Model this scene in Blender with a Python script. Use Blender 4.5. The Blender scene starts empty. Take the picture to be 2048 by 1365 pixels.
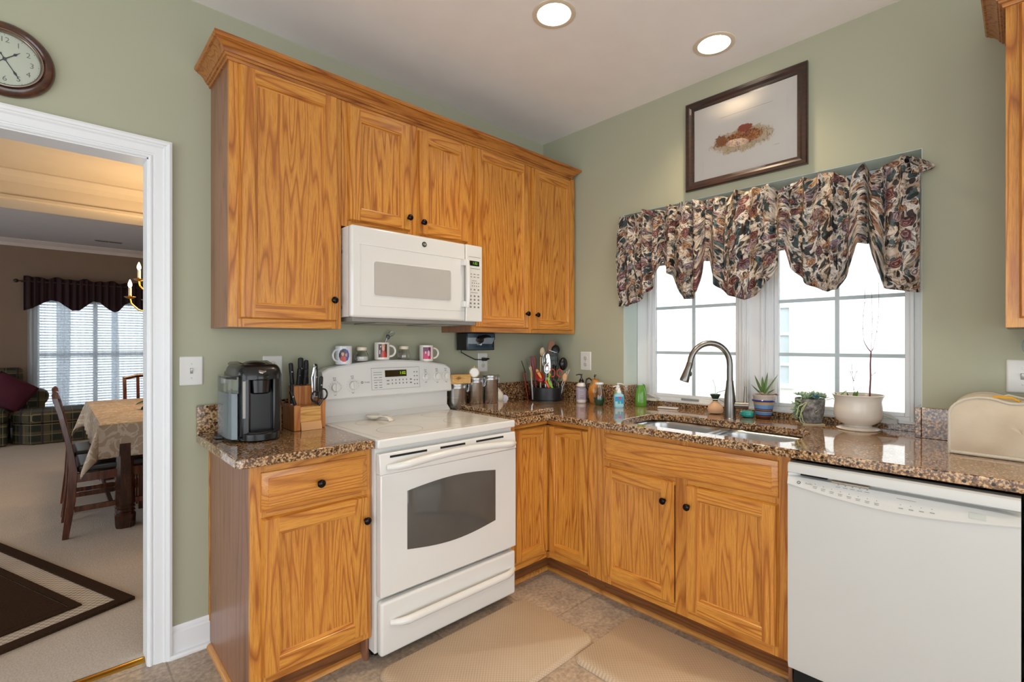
import bpy, bmesh, math, random
from mathutils import Vector, Matrix
random.seed(7)
SC = bpy.context.scene
COL = SC.collection
PI = math.pi

# ---------------------------------------------------------------- camera, world, lights, exposure
cam_d = bpy.data.cameras.new('camera')
cam = bpy.data.objects.new('camera', cam_d); COL.objects.link(cam)
YAW = 0.8075
cam.location = (-2.64, -2.483, 1.3208)
cam.rotation_euler = (PI/2, 0, YAW - PI/2)
cam_d.sensor_fit = 'HORIZONTAL'; cam_d.sensor_width = 36.0
cam_d.lens = 972.0/2048*36.0
cam_d.shift_x = -(1035.5-1024)/2048
cam_d.shift_y = (687.3-682.5)/2048
cam_d.clip_start = 0.02; cam_d.clip_end = 200
SC.camera = cam

W = bpy.data.worlds.new('world'); SC.world = W; W.use_nodes = True
bg = W.node_tree.nodes['Background']
bg.inputs[0].default_value = (0.88, 0.945, 1.0, 1); bg.inputs[1].default_value = 2.6

SC.view_settings.view_transform = 'Standard'
SC.view_settings.look = 'None'
SC.view_settings.exposure = 0.44
SC.view_settings.gamma = 1.0
SC.view_settings.use_curve_mapping = False
SC.cycles.use_denoising = True
SC.cycles.max_bounces = 8
SC.cycles.diffuse_bounces = 5
SC.cycles.sample_clamp_indirect = 6.0

def lamp(name, kind, loc, power, color, size=0.1, rot=None, spot=None, sy=None):
    d = bpy.data.lights.new(name, kind); d.energy = power; d.color = color
    if kind in ('POINT', 'SPOT'): d.shadow_soft_size = size
    if kind == 'SPOT': d.spot_size = spot; d.spot_blend = 1.0
    if kind == 'AREA':
        d.shape = 'RECTANGLE'; d.size = size; d.size_y = sy or size
    if kind == 'SUN': d.angle = size
    o = bpy.data.objects.new(name, d); COL.objects.link(o); o.location = loc
    if rot: o.rotation_euler = rot
    return o
WARM = (1.0, 0.77, 0.48)
# recessed ceiling cans of the kitchen: two in the photo, two unseen ones added behind the camera for light
CANS = [(-1.015, -1.02), (-0.281, -1.419), (-2.3, -2.9), (-1.2, -3.2)]
for i, (lx, ly) in enumerate(CANS):
    lamp('can_lamp', 'SPOT', (lx, ly, 2.845), 52, WARM, 0.06, (0, 0, 0), spot=2.05)

# ---------------------------------------------------------------- colour and material helpers
def hx(s):
    s = s.lstrip('#'); v = [int(s[i:i+2], 16)/255 for i in (0, 2, 4)]
    return tuple([(x/12.92 if x <= 0.04045 else ((x+0.055)/1.055)**2.4) for x in v] + [1.0])

class NT:
    def __init__(self, name):
        self.m = bpy.data.materials.new(name); self.m.use_nodes = True
        self.t = self.m.node_tree; self.n = self.t.nodes
        self.b = self.n['Principled BSDF']
    def add(self, kind, **kw):
        n = self.n.new(kind)
        for k, v in kw.items():
            if k.startswith('i_'):
                key = k[2:]
                key = int(key) if key.isdigit() else key.replace('_', ' ')
                n.inputs[key].default_value = v
            else: setattr(n, k, v)
        return n
    def link(self, a, b): self.t.links.new(a, b)
    def coords(self, scale=(1, 1, 1), rand=True, rot=(0, 0, 0), uv=False):
        tc = self.add('ShaderNodeTexCoord'); mp = self.add('ShaderNodeMapping')
        mp.inputs['Scale'].default_value = scale; mp.inputs['Rotation'].default_value = rot
        src = tc.outputs['UV'] if uv else tc.outputs['Object']
        if rand:
            oi = self.add('ShaderNodeObjectInfo')
            mul = self.add('ShaderNodeVectorMath', operation='MULTIPLY_ADD')
            comb = self.add('ShaderNodeCombineXYZ')
            for k in range(3): self.link(oi.outputs['Random'], comb.inputs[k])
            self.link(comb.outputs[0], mul.inputs[0]); mul.inputs[1].default_value = (7.3, 11.1, 5.7)
            self.link(src, mul.inputs[2]); src = mul.outputs[0]
        self.link(src, mp.inputs['Vector'])
        return mp.outputs['Vector']
    def noise(self, vec, scale, detail=3, rough=0.5, dist=0.0):
        n = self.add('ShaderNodeTexNoise'); n.inputs['Scale'].default_value = scale
        n.inputs['Detail'].default_value = detail; n.inputs['Roughness'].default_value = rough
        n.inputs['Distortion'].default_value = dist
        self.link(vec, n.inputs['Vector']); return n.outputs['Fac']
    def vor(self, vec, scale, feature='F1', out='Distance', rnd=1.0):
        n = self.add('ShaderNodeTexVoronoi', feature=feature); n.inputs['Scale'].default_value = scale
        n.inputs['Randomness'].default_value = rnd
        self.link(vec, n.inputs['Vector']); return n.outputs[out]
    def ramp(self, fac, stops, interp='LINEAR'):
        r = self.add('ShaderNodeValToRGB'); cr = r.color_ramp; cr.interpolation = interp
        while len(cr.elements) < len(stops): cr.elements.new(0.5)
        for e, (p, c) in zip(cr.elements, stops):
            e.position = p; e.color = hx(c) if isinstance(c, str) else (c, c, c, 1)
        self.link(fac, r.inputs[0]); return r.outputs[0]
    def mix(self, fac, a, b, mode='MIX'):
        m = self.add('ShaderNodeMix', data_type='RGBA', blend_type=mode)
        for k, v in ((0, fac), (6, a), (7, b)):
            if isinstance(v, (int, float)): m.inputs[k].default_value = v
            elif isinstance(v, str): m.inputs[k].default_value = hx(v)
            else: self.link(v, m.inputs[k])
        return m.outputs[2]
    def math(self, op, a, b=0.0):
        m = self.add('ShaderNodeMath', operation=op)
        for k, v in ((0, a), (1, b)):
            if isinstance(v, (int, float)): m.inputs[k].default_value = v
            else: self.link(v, m.inputs[k])
        return m.outputs[0]
    def bump(self, h, strength=0.2, dist=0.002):
        b = self.add('ShaderNodeBump'); b.inputs['Strength'].default_value = strength
        b.inputs['Distance'].default_value = dist
        self.link(h, b.inputs['Height']); self.link(b.outputs[0], self.b.inputs['Normal'])
    def color(self, c):
        if isinstance(c, str): self.b.inputs['Base Color'].default_value = hx(c)
        else: self.link(c, self.b.inputs['Base Color'])
    def set(self, **kw):
        for k, v in kw.items(): self.b.inputs[k.replace('_', ' ')].default_value = v
        return self

def plain(name, color, rough=0.5, metal=0.0, var=0.05, scale=6.0, bump=0.0, coat=0.0, spec=0.5):
    t = NT(name); v = t.coords()
    f = t.noise(v, scale, 3)
    c = hx(color)
    dark = tuple(x*(1-var) for x in c[:3]); lite = tuple(min(1, x*(1+var)) for x in c[:3])
    r = t.add('ShaderNodeValToRGB'); t.link(f, r.inputs[0])
    r.color_ramp.elements[0].position = 0.3; r.color_ramp.elements[1].position = 0.7
    r.color_ramp.elements[0].color = (*dark, 1); r.color_ramp.elements[1].color = (*lite, 1)
    t.color(r.outputs[0]); t.set(Roughness=rough, Metallic=metal, Coat_Weight=coat, Specular_IOR_Level=spec)
    if bump:
        t.bump(t.noise(v, 180, 2), bump, 0.001)
    return t.m

def glassy(name, color='ffffff', rough=0.02, ior=1.45):
    t = NT(name); t.color(color); t.set(Roughness=rough, IOR=ior, Transmission_Weight=1.0); return t.m
def emit(name, color, strength):
    t = NT(name); t.color('000000'); t.b.inputs['Emission Color'].default_value = hx(color); t.set(Emission_Strength=strength, Roughness=0.6); return t.m

def oak(name, axis, base=('94541c', 'ac6622', 'c58034', 'd6963e'), k=1.0, rough=0.34):
    """oak with the grain running along axis (0 x, 1 y, 2 z)"""
    t = NT(name)
    sc = [1.0, 1.0, 1.0]; sc[axis] = 0.075
    v = t.coords(tuple(sc))
    big = t.noise(v, 7.0*k, 2.2, 0.5, 0.15)
    ring = t.math('FRACT', t.math('MULTIPLY', big, 17.0))
    ringf = t.ramp(ring, [(0.0, 0.0), (0.10, 0.45), (0.35, 0.85), (0.70, 1.0), (0.88, 0.30), (1.0, 0.0)])
    sp = [60.0, 60.0, 60.0]; sp[axis] = 2.2
    v2 = t.coords(tuple(sp))
    pore = t.noise(v2, 7.0, 3, 0.65)
    poref = t.ramp(pore, [(0.36, 0.0), (0.55, 1.0)])
    tone = t.noise(v, 2.3, 2)
    col1 = t.ramp(ringf, [(0.0, base[0]), (0.22, base[1]), (0.55, base[2]), (1.0, base[3])])
    col2 = t.mix(t.ramp(tone, [(0.3, 0.0), (0.7, 0.4)]), col1, base[2])
    col3 = t.mix(t.math('MULTIPLY', t.math('SUBTRACT', 1.0, poref), 0.5), col2, base[0])
    t.color(col3); t.set(Roughness=rough, Coat_Weight=0.25, Coat_Roughness=0.22)
    t.bump(pore, 0.12, 0.0008)
    return t.m

M = {}
M['wall'] = plain('sage_wall_paint', 'aaaa93', 0.75, var=0.02, scale=1.2, bump=0.12)
M['ceiling'] = plain('ceiling_paint', 'efebe8', 0.9, var=0.02, bump=0.1)
M['trim'] = plain('white_trim_paint', 'e6e8ea', 0.35, var=0.01)
M['oak_x'] = oak('oak_grain_x', 0); M['oak_y'] = oak('oak_grain_y', 1); M['oak_z'] = oak('oak_grain_z', 2)
M['oak_panel'] = oak('oak_panel_veneer', 2, k=1.35)
SIDE = ('6c4630', '845740', '8d6048', '94684e')
M['oak_side'] = oak('oak_laminate_side', 2, base=SIDE, k=0.6, rough=0.4)
M['shoe_x'] = oak('shoe_molding_x', 0, base=('9a5d22', 'b87a35', 'c88a42', 'd2964c'))
M['shoe_y'] = oak('shoe_molding_y', 1, base=('9a5d22', 'b87a35', 'c88a42', 'd2964c'))
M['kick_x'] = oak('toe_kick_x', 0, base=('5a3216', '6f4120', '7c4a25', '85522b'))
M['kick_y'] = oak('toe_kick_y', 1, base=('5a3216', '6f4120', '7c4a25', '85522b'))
M['white'] = plain('white_enamel', 'dbdad7', 0.18, var=0.008, coat=0.4)
M['white_mat'] = plain('white_plastic', 'dad8d3', 0.38, var=0.01)
M['dw_white'] = plain('dishwasher_white', 'c6c6c3', 0.3, var=0.01)
M['black'] = plain('black_plastic', '0e0e10', 0.25, var=0.1)
M['blackmat'] = plain('black_matte', '141416', 0.55, var=0.1)
M['dark'] = plain('dark_gap', '0a0a0a', 0.8)
M['print'] = plain('grey_print', '77746f', 0.6)
M['steel'] = plain('brushed_steel', 'c2c3c4', 0.28, 1.0, var=0.04)
M['chrome'] = plain('chrome', 'd8d9da', 0.08, 1.0)
M['nickel'] = plain('brushed_nickel', '84807b', 0.3, 1.0, var=0.05)
M['knob'] = plain('pewter_knob', '2b2726', 0.22, 1.0, var=0.2)
M['brass'] = plain('polished_brass', 'b98b3c', 0.2, 1.0)
M['glass'] = glassy('clear_glass')
def pane_mat():
    t = NT('window_pane'); out = t.n['Material Output']
    tr = t.add('ShaderNodeBsdfTransparent'); gl = t.add('ShaderNodeBsdfGlossy', i_Roughness=0.02); fr = t.add('ShaderNodeFresnel', i_IOR=1.45)
    mx = t.add('ShaderNodeMixShader')
    t.link(fr.outputs[0], mx.inputs[0]); t.link(tr.outputs[0], mx.inputs[1]); t.link(gl.outputs[0], mx.inputs[2]); t.link(mx.outputs[0], out.inputs['Surface'])
    return t.m
M['pane'] = pane_mat()
def granite():
    t = NT('brown_granite'); v = t.coords((1, 1, 1), rand=False)
    d = t.noise(v, 26, 4, 0.6, 0.6)
    base = t.ramp(d, [(0.32, '4a3122'), (0.46, '7c5638'), (0.58, 'a67c53'), (0.74, 'c4a37a')])
    sp = t.noise(v, 120, 3, 0.6, 0.2)
    spec = t.ramp(sp, [(0.41, '120e0d'), (0.465, '3a281d'), (0.51, '9c7048'), (0.60, 'd9bd95')])
    c = t.mix(0.6, base, spec)
    dk = t.vor(v, 58)
    dkf = t.ramp(dk, [(0.26, 1.0), (0.36, 0.0)])
    sel = t.ramp(t.noise(v, 26, 2), [(0.44, 0.0), (0.54, 1.0)])
    c = t.mix(t.math('MULTIPLY', dkf, sel), c, '17120f')
    gsel = t.ramp(t.noise(v, 60, 2, 0.5, 0.5), [(0.70, 0.0), (0.76, 1.0)])
    c = t.mix(t.math('MULTIPLY', gsel, 0.8), c, 'c8bfb0')
    t.color(c); t.set(Roughness=0.07, Coat_Weight=0.5, Coat_Roughness=0.03)
    return t.m
M['granite'] = granite()
def vinyl():
    t = NT('mottled_vinyl_tile'); v = t.coords((1, 1, 1), rand=False)
    a = t.noise(v, 9, 5, 0.62, 0.8); b = t.noise(v, 55, 4, 0.6)
    base = t.ramp(a, [(0.30, '8f8276'), (0.48, 'ab9c8d'), (0.62, 'bbaa96'), (0.8, 'c9b7a1')])
    c = t.mix(0.45, base, t.ramp(b, [(0.35, '74675b'), (0.55, 'b3a291'), (0.7, 'd6c5b1')]))
    br = t.add('ShaderNodeTexBrick'); t.link(v, br.inputs['Vector'])
    br.offset = 0.0; br.inputs['Scale'].default_value = 1.0; br.inputs['Mortar Size'].default_value = 0.004
    br.inputs['Brick Width'].default_value = 0.46; br.inputs['Row Height'].default_value = 0.46
    br.inputs['Color1'].default_value = (0.9, 0.9, 0.9, 1); br.inputs['Color2'].default_value = (1.06, 1.02, 0.98, 1); br.inputs['Mortar'].default_value = (0.72, 0.7, 0.66, 1)
    c = t.mix(1.0, c, br.outputs['Color'], 'MULTIPLY')
    t.color(c); t.set(Roughness=0.42); t.bump(b, 0.08, 0.001); return t.m
M['vinyl'] = vinyl()
def carpet(name, c0, c1):
    t = NT(name); v = t.coords(rand=False)
    f = t.noise(v, 130, 3, 0.7); g = t.noise(v, 2.2, 3)
    c = t.mix(t.ramp(g, [(0.3, 0.0), (0.7, 0.35)]), t.ramp(f, [(0.3, c0), (0.7, c1)]), c0)
    t.color(c); t.set(Roughness=0.95, Specular_IOR_Level=0.1); t.bump(f, 0.6, 0.004); return t.m
M['carpet'] = carpet('beige_carpet', 'b5aa9e', 'd3c9be')
M['rug_dark'] = carpet('dark_brown_pile', '2b1d14', '44301f')
def weave(name, c0, c1, scale=110.0):
    t = NT(name); v = t.coords(rand=False)
    ch = t.add('ShaderNodeTexChecker'); t.link(v, ch.inputs['Vector']); ch.inputs['Scale'].default_value = scale
    n = t.noise(v, 5, 3)
    ch.inputs['Color1'].default_value = hx(c0); ch.inputs['Color2'].default_value = hx(c1)
    c = t.mix(t.ramp(n, [(0.35, 0.0), (0.7, 0.5)]), ch.outputs['Color'], c1)
    t.color(c); t.set(Roughness=0.7); t.bump(ch.outputs['Fac'], 0.5, 0.003); return t.m
M['mat'] = weave('woven_tan_vinyl', 'aa957e', 'bda992', 130.0)
M['rug_light'] = weave('rug_light_band', '948778', 'c8beb1', 60)
def floral():
    t = NT('floral_chintz')
    v = t.coords((1, 1, 1), rand=False, uv=True)
    nz = t.add('ShaderNodeTexNoise'); nz.inputs['Scale'].default_value = 9.0; nz.inputs['Detail'].default_value = 2; t.link(v, nz.inputs['Vector'])
    va = t.add('ShaderNodeVectorMath', operation='SCALE'); t.link(nz.outputs['Color'], va.inputs[0]); va.inputs[3].default_value = 0.11
    vv = t.add('ShaderNodeVectorMath', operation='ADD'); t.link(v, vv.inputs[0]); t.link(va.outputs[0], vv.inputs[1]); w = vv.outputs[0]
    base = t.ramp(t.noise(w, 14, 3), [(0.35, 'a99684'), (0.5, 'd8cabb'), (0.7, 'dddcd8')])
    # leaves: stretched cells, teal and charcoal
    def leaf(scale, th, colA, colB, rot, c, seed):
        mp = t.add('ShaderNodeMapping'); t.link(w, mp.inputs['Vector']); mp.inputs['Scale'].default_value = (1, 0.42, 1); mp.inputs['Rotation'].default_value = (0, 0, rot); mp.inputs['Location'].default_value = (seed, seed*0.7, 0)
        vo = t.add('ShaderNodeTexVoronoi'); vo.inputs['Scale'].default_value = scale; t.link(mp.outputs[0], vo.inputs['Vector'])
        msk = t.ramp(vo.outputs['Distance'], [(th, 1.0), (th+0.035, 0.0)])
        pick = t.add('ShaderNodeSeparateColor'); t.link(vo.outputs['Color'], pick.inputs[0])
        col = t.mix(pick.outputs[0], colA, colB)
        return t.mix(t.math('MULTIPLY', msk, t.ramp(pick.outputs[1], [(0.25, 0.0), (0.3, 1.0)])), c, col)
    c = leaf(30, 0.35, '28363a', '566d70', 0.7, base, 1.3)
    c = leaf(27, 0.35, '131317', '37484c', -0.8, c, 4.1)
    c = leaf(40, 0.32, '4c362e', '141216', 2.0, c, 7.7)
    c = leaf(52, 0.30, 'd9cbbb', '2a2f33', 1.2, c, 12.7)
    # roses: larger round blooms with concentric petals
    def rose(scale, th, cols, c, seed):
        mp = t.add('ShaderNodeMapping'); t.link(w, mp.inputs['Vector']); mp.inputs['Location'].default_value = (seed, seed, 0)
        vo = t.add('ShaderNodeTexVoronoi'); vo.inputs['Scale'].default_value = scale; vo.inputs['Randomness'].default_value = 0.8; t.link(mp.outputs[0], vo.inputs['Vector'])
        ring = t.math('FRACT', t.math('ADD', t.math('MULTIPLY', vo.outputs['Distance'], 9.0), t.noise(w, 30, 2)))
        petal = t.ramp(ring, [(0.0, cols[0]), (0.5, cols[1]), (0.95, cols[2])])
        pick = t.add('ShaderNodeSeparateColor'); t.link(vo.outputs['Color'], pick.inputs[0])
        msk = t.math('MULTIPLY', t.ramp(vo.outputs['Distance'], [(th, 1.0), (th+0.04, 0.0)]), t.ramp(pick.outputs[1], [(0.35, 0.0), (0.4, 1.0)]))
        return t.mix(msk, c, petal)
    c = rose(11, 0.34, ('451f27', '71393c', 'b08a80'), c, 2.2)
    c = rose(13.5, 0.31, ('5f4c5a', '8c7580', 'c4b4b2'), c, 9.4)
    c = rose(16, 0.30, ('6e4630', '9c6c48', 'cba98a'), c, 5.9)
    ink = t.ramp(t.noise(w, 46, 4, 0.7, 1.2), [(0.40, '4c4848'), (0.48, 'c9c4c0'), (0.60, 'f6f4f1')])
    c = t.mix(1.0, c, ink, 'MULTIPLY')
    t.color(c); t.set(Roughness=0.5, Specular_IOR_Level=0.35)
    return t.m
M['floral'] = floral()

# ---------------------------------------------------------------- mesh builder
class B:
    """collects shapes in world coordinates, then links them as one mesh object"""
    def __init__(self): self.bm = bmesh.new(); self.uv = None
    def quad(self, pts, m=0, s=False):
        vs = [self.bm.verts.new(p) for p in pts]
        f = self.bm.faces.new(vs); f.material_index = m; f.smooth = s; return f
    def box(self, x0, x1, y0, y1, z0, z1, m=0):
        v = [self.bm.verts.new((x, y, z)) for x in (x0, x1) for y in (y0, y1) for z in (z0, z1)]
        for q in ((0, 1, 3, 2), (4, 6, 7, 5), (0, 4, 5, 1), (2, 3, 7, 6), (0, 2, 6, 4), (1, 5, 7, 3)):
            f = self.bm.faces.new([v[i] for i in q]); f.material_index = m
        return self
    def hexa(self, p, m=0):
        """8 points, bottom ring then top ring"""
        v = [self.bm.verts.new(q) for q in p]
        for q in ((3, 2, 1, 0), (4, 5, 6, 7), (0, 1, 5, 4), (1, 2, 6, 5), (2, 3, 7, 6), (3, 0, 4, 7)):
            f = self.bm.faces.new([v[i] for i in q]); f.material_index = m
        return self
    def prism(self, poly, axis, lo, hi, m=0, s=False):
        """poly: 2D points in the two other axes (cyclic order x,y,z minus axis)"""
        def P(a, b, c):
            return {0: (c, a, b), 1: (a, c, b), 2: (a, b, c)}[axis]
        A = [self.bm.verts.new(P(a, b, lo)) for a, b in poly]; D = [self.bm.verts.new(P(a, b, hi)) for a, b in poly]
        n = len(poly)
        for q in (A[::-1], D):
            f = self.bm.faces.new(q); f.material_index = m
        for i in range(n):
            f = self.bm.faces.new((A[i], A[(i+1) % n], D[(i+1) % n], D[i])); f.material_index = m; f.smooth = s
        return self
    def ring(self, c, u, v, ru, rv, n):
        return [self.bm.verts.new(c + u*(ru*math.cos(2*PI*i/n)) + v*(rv*math.sin(2*PI*i/n))) for i in range(n)]
    def skin(self, rings, m=0, cap=True, s=True, capm=None):
        n = len(rings[0])
        for a, b in zip(rings[:-1], rings[1:]):
            for i in range(n):
                f = self.bm.faces.new((a[i], a[(i+1) % n], b[(i+1) % n], b[i])); f.material_index = m; f.smooth = s
        if cap:
            for r in (rings[0][::-1], rings[-1]):
                try:
                    f = self.bm.faces.new(r); f.material_index = m if capm is None else capm
                except ValueError: pass
    def lathe(self, prof, c=(0, 0, 0), axis=(0, 0, 1), n=28, m=0, cap=True, sx=1.0, sy=1.0):
        """prof: (radius, height) list"""
        c = Vector(c); a = Vector(axis).normalized()
        u = a.orthogonal().normalized() if abs(a.z) < 0.99 else Vector((1, 0, 0)); v = a.cross(u)
        self.skin([self.ring(c + a*h, u, v, max(r, 1e-4)*sx, max(r, 1e-4)*sy, n) for r, h in prof], m, cap); return self
    def cyl(self, p0, p1, r0, r1=None, n=20, m=0):
        p0 = Vector(p0); p1 = Vector(p1); d = (p1-p0)
        return self.lathe([(r0, 0), (r0 if r1 is None else r1, d.length)], p0, d, n, m)
    def tube(self, pts, r, n=10, m=0, closed=False, flat=None):
        pts = [Vector(p) for p in pts]; rs = r if isinstance(r, (list, tuple)) else [r]*len(pts)
        rings = []; u = None; N = len(pts)
        for i, p in enumerate(pts):
            d = (pts[(i+1) % N] - pts[i-1]) if closed else (pts[min(i+1, N-1)] - pts[max(i-1, 0)])
            d.normalize()
            if u is None: u = d.orthogonal().normalized()
            u = (u - d*u.dot(d));  u = u.normalized() if u.length > 1e-6 else d.orthogonal().normalized()
            v = d.cross(u)
            rings.append(self.ring(p, u, v, rs[i], rs[i]*(flat or 1.0), n))
        if closed: rings.append(rings[0])
        self.skin(rings, m, cap=not closed); return self
    def ball(self, c, rx, ry=None, rz=None, n=16, k=10, m=0):
        ry = rx if ry is None else ry; rz = rx if rz is None else rz; c = Vector(c)
        rings = []
        for j in range(1, k):
            a = PI*j/k
            rings.append([self.bm.verts.new(c + Vector((rx*math.sin(a)*math.cos(2*PI*i/n), ry*math.sin(a)*math.sin(2*PI*i/n), -rz*math.cos(a)))) for i in range(n)])
        self.skin(rings, m, cap=False)
        for r, z in ((rings[0], -rz), (rings[-1], rz)):
            t = self.bm.verts.new(c + Vector((0, 0, z)))
            for i in range(n):
                f = self.bm.faces.new((r[(i+1) % n], r[i], t) if z < 0 else (r[i], r[(i+1) % n], t)); f.smooth = True; f.material_index = m
        return self
    def grid(self, fn, nu, nv, m=0, s=True, uvfn=None, closed_u=False):
        if uvfn and self.uv is None: self.uv = self.bm.loops.layers.uv.new('UVMap')
        V = [[self.bm.verts.new(fn(i/nu, j/nv)) for j in range(nv+1)] for i in range(nu + (0 if closed_u else 1))]
        L = len(V)
        for i in range(nu):
            for j in range(nv):
                f = self.bm.faces.new((V[i][j], V[(i+1) % L][j], V[(i+1) % L][j+1], V[i][j+1])); f.material_index = m; f.smooth = s
                if uvfn:
                    for lp, (a, b) in zip(f.loops, ((i, j), (i+1, j), (i+1, j+1), (i, j+1))): lp[self.uv].uv = uvfn(a/nu, b/nv)
        return self
    def text(self, body, size, origin, u, v, m=0, depth=0.0006, align='LEFT'):
        cu = bpy.data.curves.new('lettering', 'FONT'); cu.body = body; cu.size = size; cu.align_x = align; cu.align_y = 'CENTER'; cu.resolution_u = 2
        o = bpy.data.objects.new('lettering', cu); COL.objects.link(o)
        me = o.to_mesh(); u = Vector(u); v = Vector(v); w = u.cross(v); O = Vector(origin)
        vs = [self.bm.verts.new(O + u*p.co.x + v*p.co.y + w*depth) for p in me.vertices]
        for p in me.polygons:
            try:
                f = self.bm.faces.new([vs[i] for i in p.vertices]); f.material_index = m
            except ValueError: pass
        o.to_mesh_clear(); bpy.data.objects.remove(o); bpy.data.curves.remove(cu); return self
    def obj(self, name, mats, parent=None, label=None, bevel=0.0, seg=2, sharp=35, loc=None, solid=0.0, sub=0, bang=40):
        if not isinstance(mats, (list, tuple)): mats = [mats]
        me = bpy.data.meshes.new(name)
        org = Vector((0, 0, 0)); p = parent
        while p is not None: org += Vector(p.location); p = p.parent
        if parent is None:
            if loc is None:
                cs = [v.co for v in self.bm.verts]
                org = Vector(((min(c.x for c in cs)+max(c.x for c in cs))/2, (min(c.y for c in cs)+max(c.y for c in cs))/2, min(c.z for c in cs)))
            else: org = Vector(loc)
        for v in self.bm.verts: v.co -= org
        bmesh.ops.recalc_face_normals(self.bm, faces=self.bm.faces[:])
        self.bm.to_mesh(me); self.bm.free()
        for mt in mats: me.materials.append(M[mt] if isinstance(mt, str) else mt)
        me.set_sharp_from_angle(angle=math.radians(sharp))
        o = bpy.data.objects.new(name, me); COL.objects.link(o)
        if parent is None: o.location = org
        else: o.parent = parent
        if label: o['label'] = label
        if solid:
            md = o.modifiers.new('thickness', 'SOLIDIFY'); md.thickness = solid; md.offset = 0
        if bevel:
            md = o.modifiers.new('bevel', 'BEVEL'); md.width = bevel; md.segments = seg; md.limit_method = 'ANGLE'; md.angle_limit = math.radians(bang)
        if sub:
            md = o.modifiers.new('subdivision', 'SUBSURF'); md.levels = sub; md.render_levels = sub
        return o

def thing(name, label, cat, loc, group=None):
    o = bpy.data.objects.new(name, None); COL.objects.link(o); o.location = loc; o.empty_display_size = 0.05
    o['label'] = label; o['category'] = cat
    if group: o['group'] = group
    return o
def tag(o, label, cat, group=None):
    o['label'] = label; o['category'] = cat
    if group: o['group'] = group
    return o
def struct(o): o['kind'] = 'structure'; return o
def dup(root, loc, label=None, rotz=0.0, scale=None):
    r = root.copy(); COL.objects.link(r); r.location = loc; r.rotation_euler = (0, 0, rotz)
    if scale: r.scale = scale
    if label: r['label'] = label
    def rec(src, dst):
        for ch in [c for c in bpy.data.objects if c.parent == src]:
            d = ch.copy(); COL.objects.link(d); d.parent = dst; rec(ch, d)
    rec(root, r)
    return r
# frames on the two kitchen walls: u along the wall, v up, w outward into the room
def PA(u, v, w): return (u, -w, v)
def PB(u, v, w): return (-w, u, v)
def fbox(b, P, u0, u1, v0, v1, w0, w1, m=0):
    b.hexa([P(u0, v0, w0), P(u1, v0, w0), P(u1, v0, w1), P(u0, v0, w1), P(u0, v1, w0), P(u1, v1, w0), P(u1, v1, w1), P(u0, v1, w1)], m)

# ================================================================ SETTING
CEIL = 2.80
def wall_b(name, boxes, mat='wall'):
    b = B()
    for bx in boxes: b.box(*bx)
    return struct(b.obj(name, mat))
# kitchen floor and dining carpet
struct(B().box(-5.2, 0.6, -5.2, 0.055, -0.08, 0.0).obj('floor', 'vinyl', loc=(0, 0, 0)))
struct(B().box(-6.0, 0.2, 0.055, 7.6, -0.08, 0.006).obj('floor_dining', 'carpet', loc=(0, 0, 0)))
struct(B().prism([(0.035, 0.0), (0.045, 0.008), (0.06, 0.012), (0.075, 0.008), (0.085, 0.0)], 0, -3.35, -2.3585, s=True).obj('trim_threshold', 'brass'))
# ceiling with round cut-outs for the cans: built as a grid of sectors round each can
def ceiling_with_cans():
    from mathutils.geometry import tessellate_polygon
    b = B(); R = 0.079; n = 40
    loops = [[(-5.2, -5.2), (0.3, -5.2), (0.3, 0.12), (-5.2, 0.12)]] + [[(c[0]+R*math.cos(2*PI*k/n), c[1]+R*math.sin(2*PI*k/n)) for k in range(n)] for c in CANS]
    pts = [p for l in loops for p in l]; vs = [b.bm.verts.new((x, y, CEIL)) for x, y in pts]
    for tr in tessellate_polygon([[Vector((x, y, 0)) for x, y in l] for l in loops]): b.bm.faces.new([vs[i] for i in tr])
    b.box(-5.2, 0.3, -5.2, 0.12, CEIL+0.13, CEIL+0.2)
    return struct(b.obj('ceiling', 'ceiling', loc=(0, 0, CEIL)))
ceiling_with_cans()
# wall A (range wall) with the cased opening to the dining room
wall_b('wall_back', [(-2.358, 0.2, 0.0, 0.108, 0, CEIL), (-5.2, -3.36, 0.0, 0.108, 0, CEIL), (-3.36, -2.358, 0.0, 0.108, 2.08, CEIL)])
# wall B (window wall) with the recessed window opening
WY0, WY1, WZ0, WZ1 = -2.183, -0.703, 0.892, 2.143
wall_b('wall_right', [(0.0, 0.2, WY1, 0.0, 0, CEIL), (0.0, 0.2, -5.2, WY0, 0, CEIL), (0.0, 0.2, WY0, WY1, WZ1, CEIL), (0.0, 0.2, WY0, WY1, 0, WZ0)])
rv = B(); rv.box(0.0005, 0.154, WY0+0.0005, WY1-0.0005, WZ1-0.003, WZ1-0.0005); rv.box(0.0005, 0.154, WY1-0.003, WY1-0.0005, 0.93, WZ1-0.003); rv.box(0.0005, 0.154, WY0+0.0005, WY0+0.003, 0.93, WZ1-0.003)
struct(rv.obj('trim_reveal_tint', plain('reveal_daylight_tint', 'cbd7ce', 0.6, var=0.02)))  # thin lining added; pale daylight tint of the reveal put into its colour
# the walls behind the camera, each with a wide opening added to let the daylight in
wall_b('wall_left', [(-5.3, -5.2, -5.2, -4.6, 0, CEIL), (-5.3, -5.2, -0.9, 0.12, 0, CEIL), (-5.3, -5.2, -4.6, -0.9, 2.3, CEIL)])
wall_b('wall_front', [(-5.2, -4.6, -5.3, -5.2, 0, CEIL), (-0.8, 0.2, -5.3, -5.2, 0, CEIL), (-4.6, -0.8, -5.3, -5.2, 2.3, CEIL)])

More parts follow.
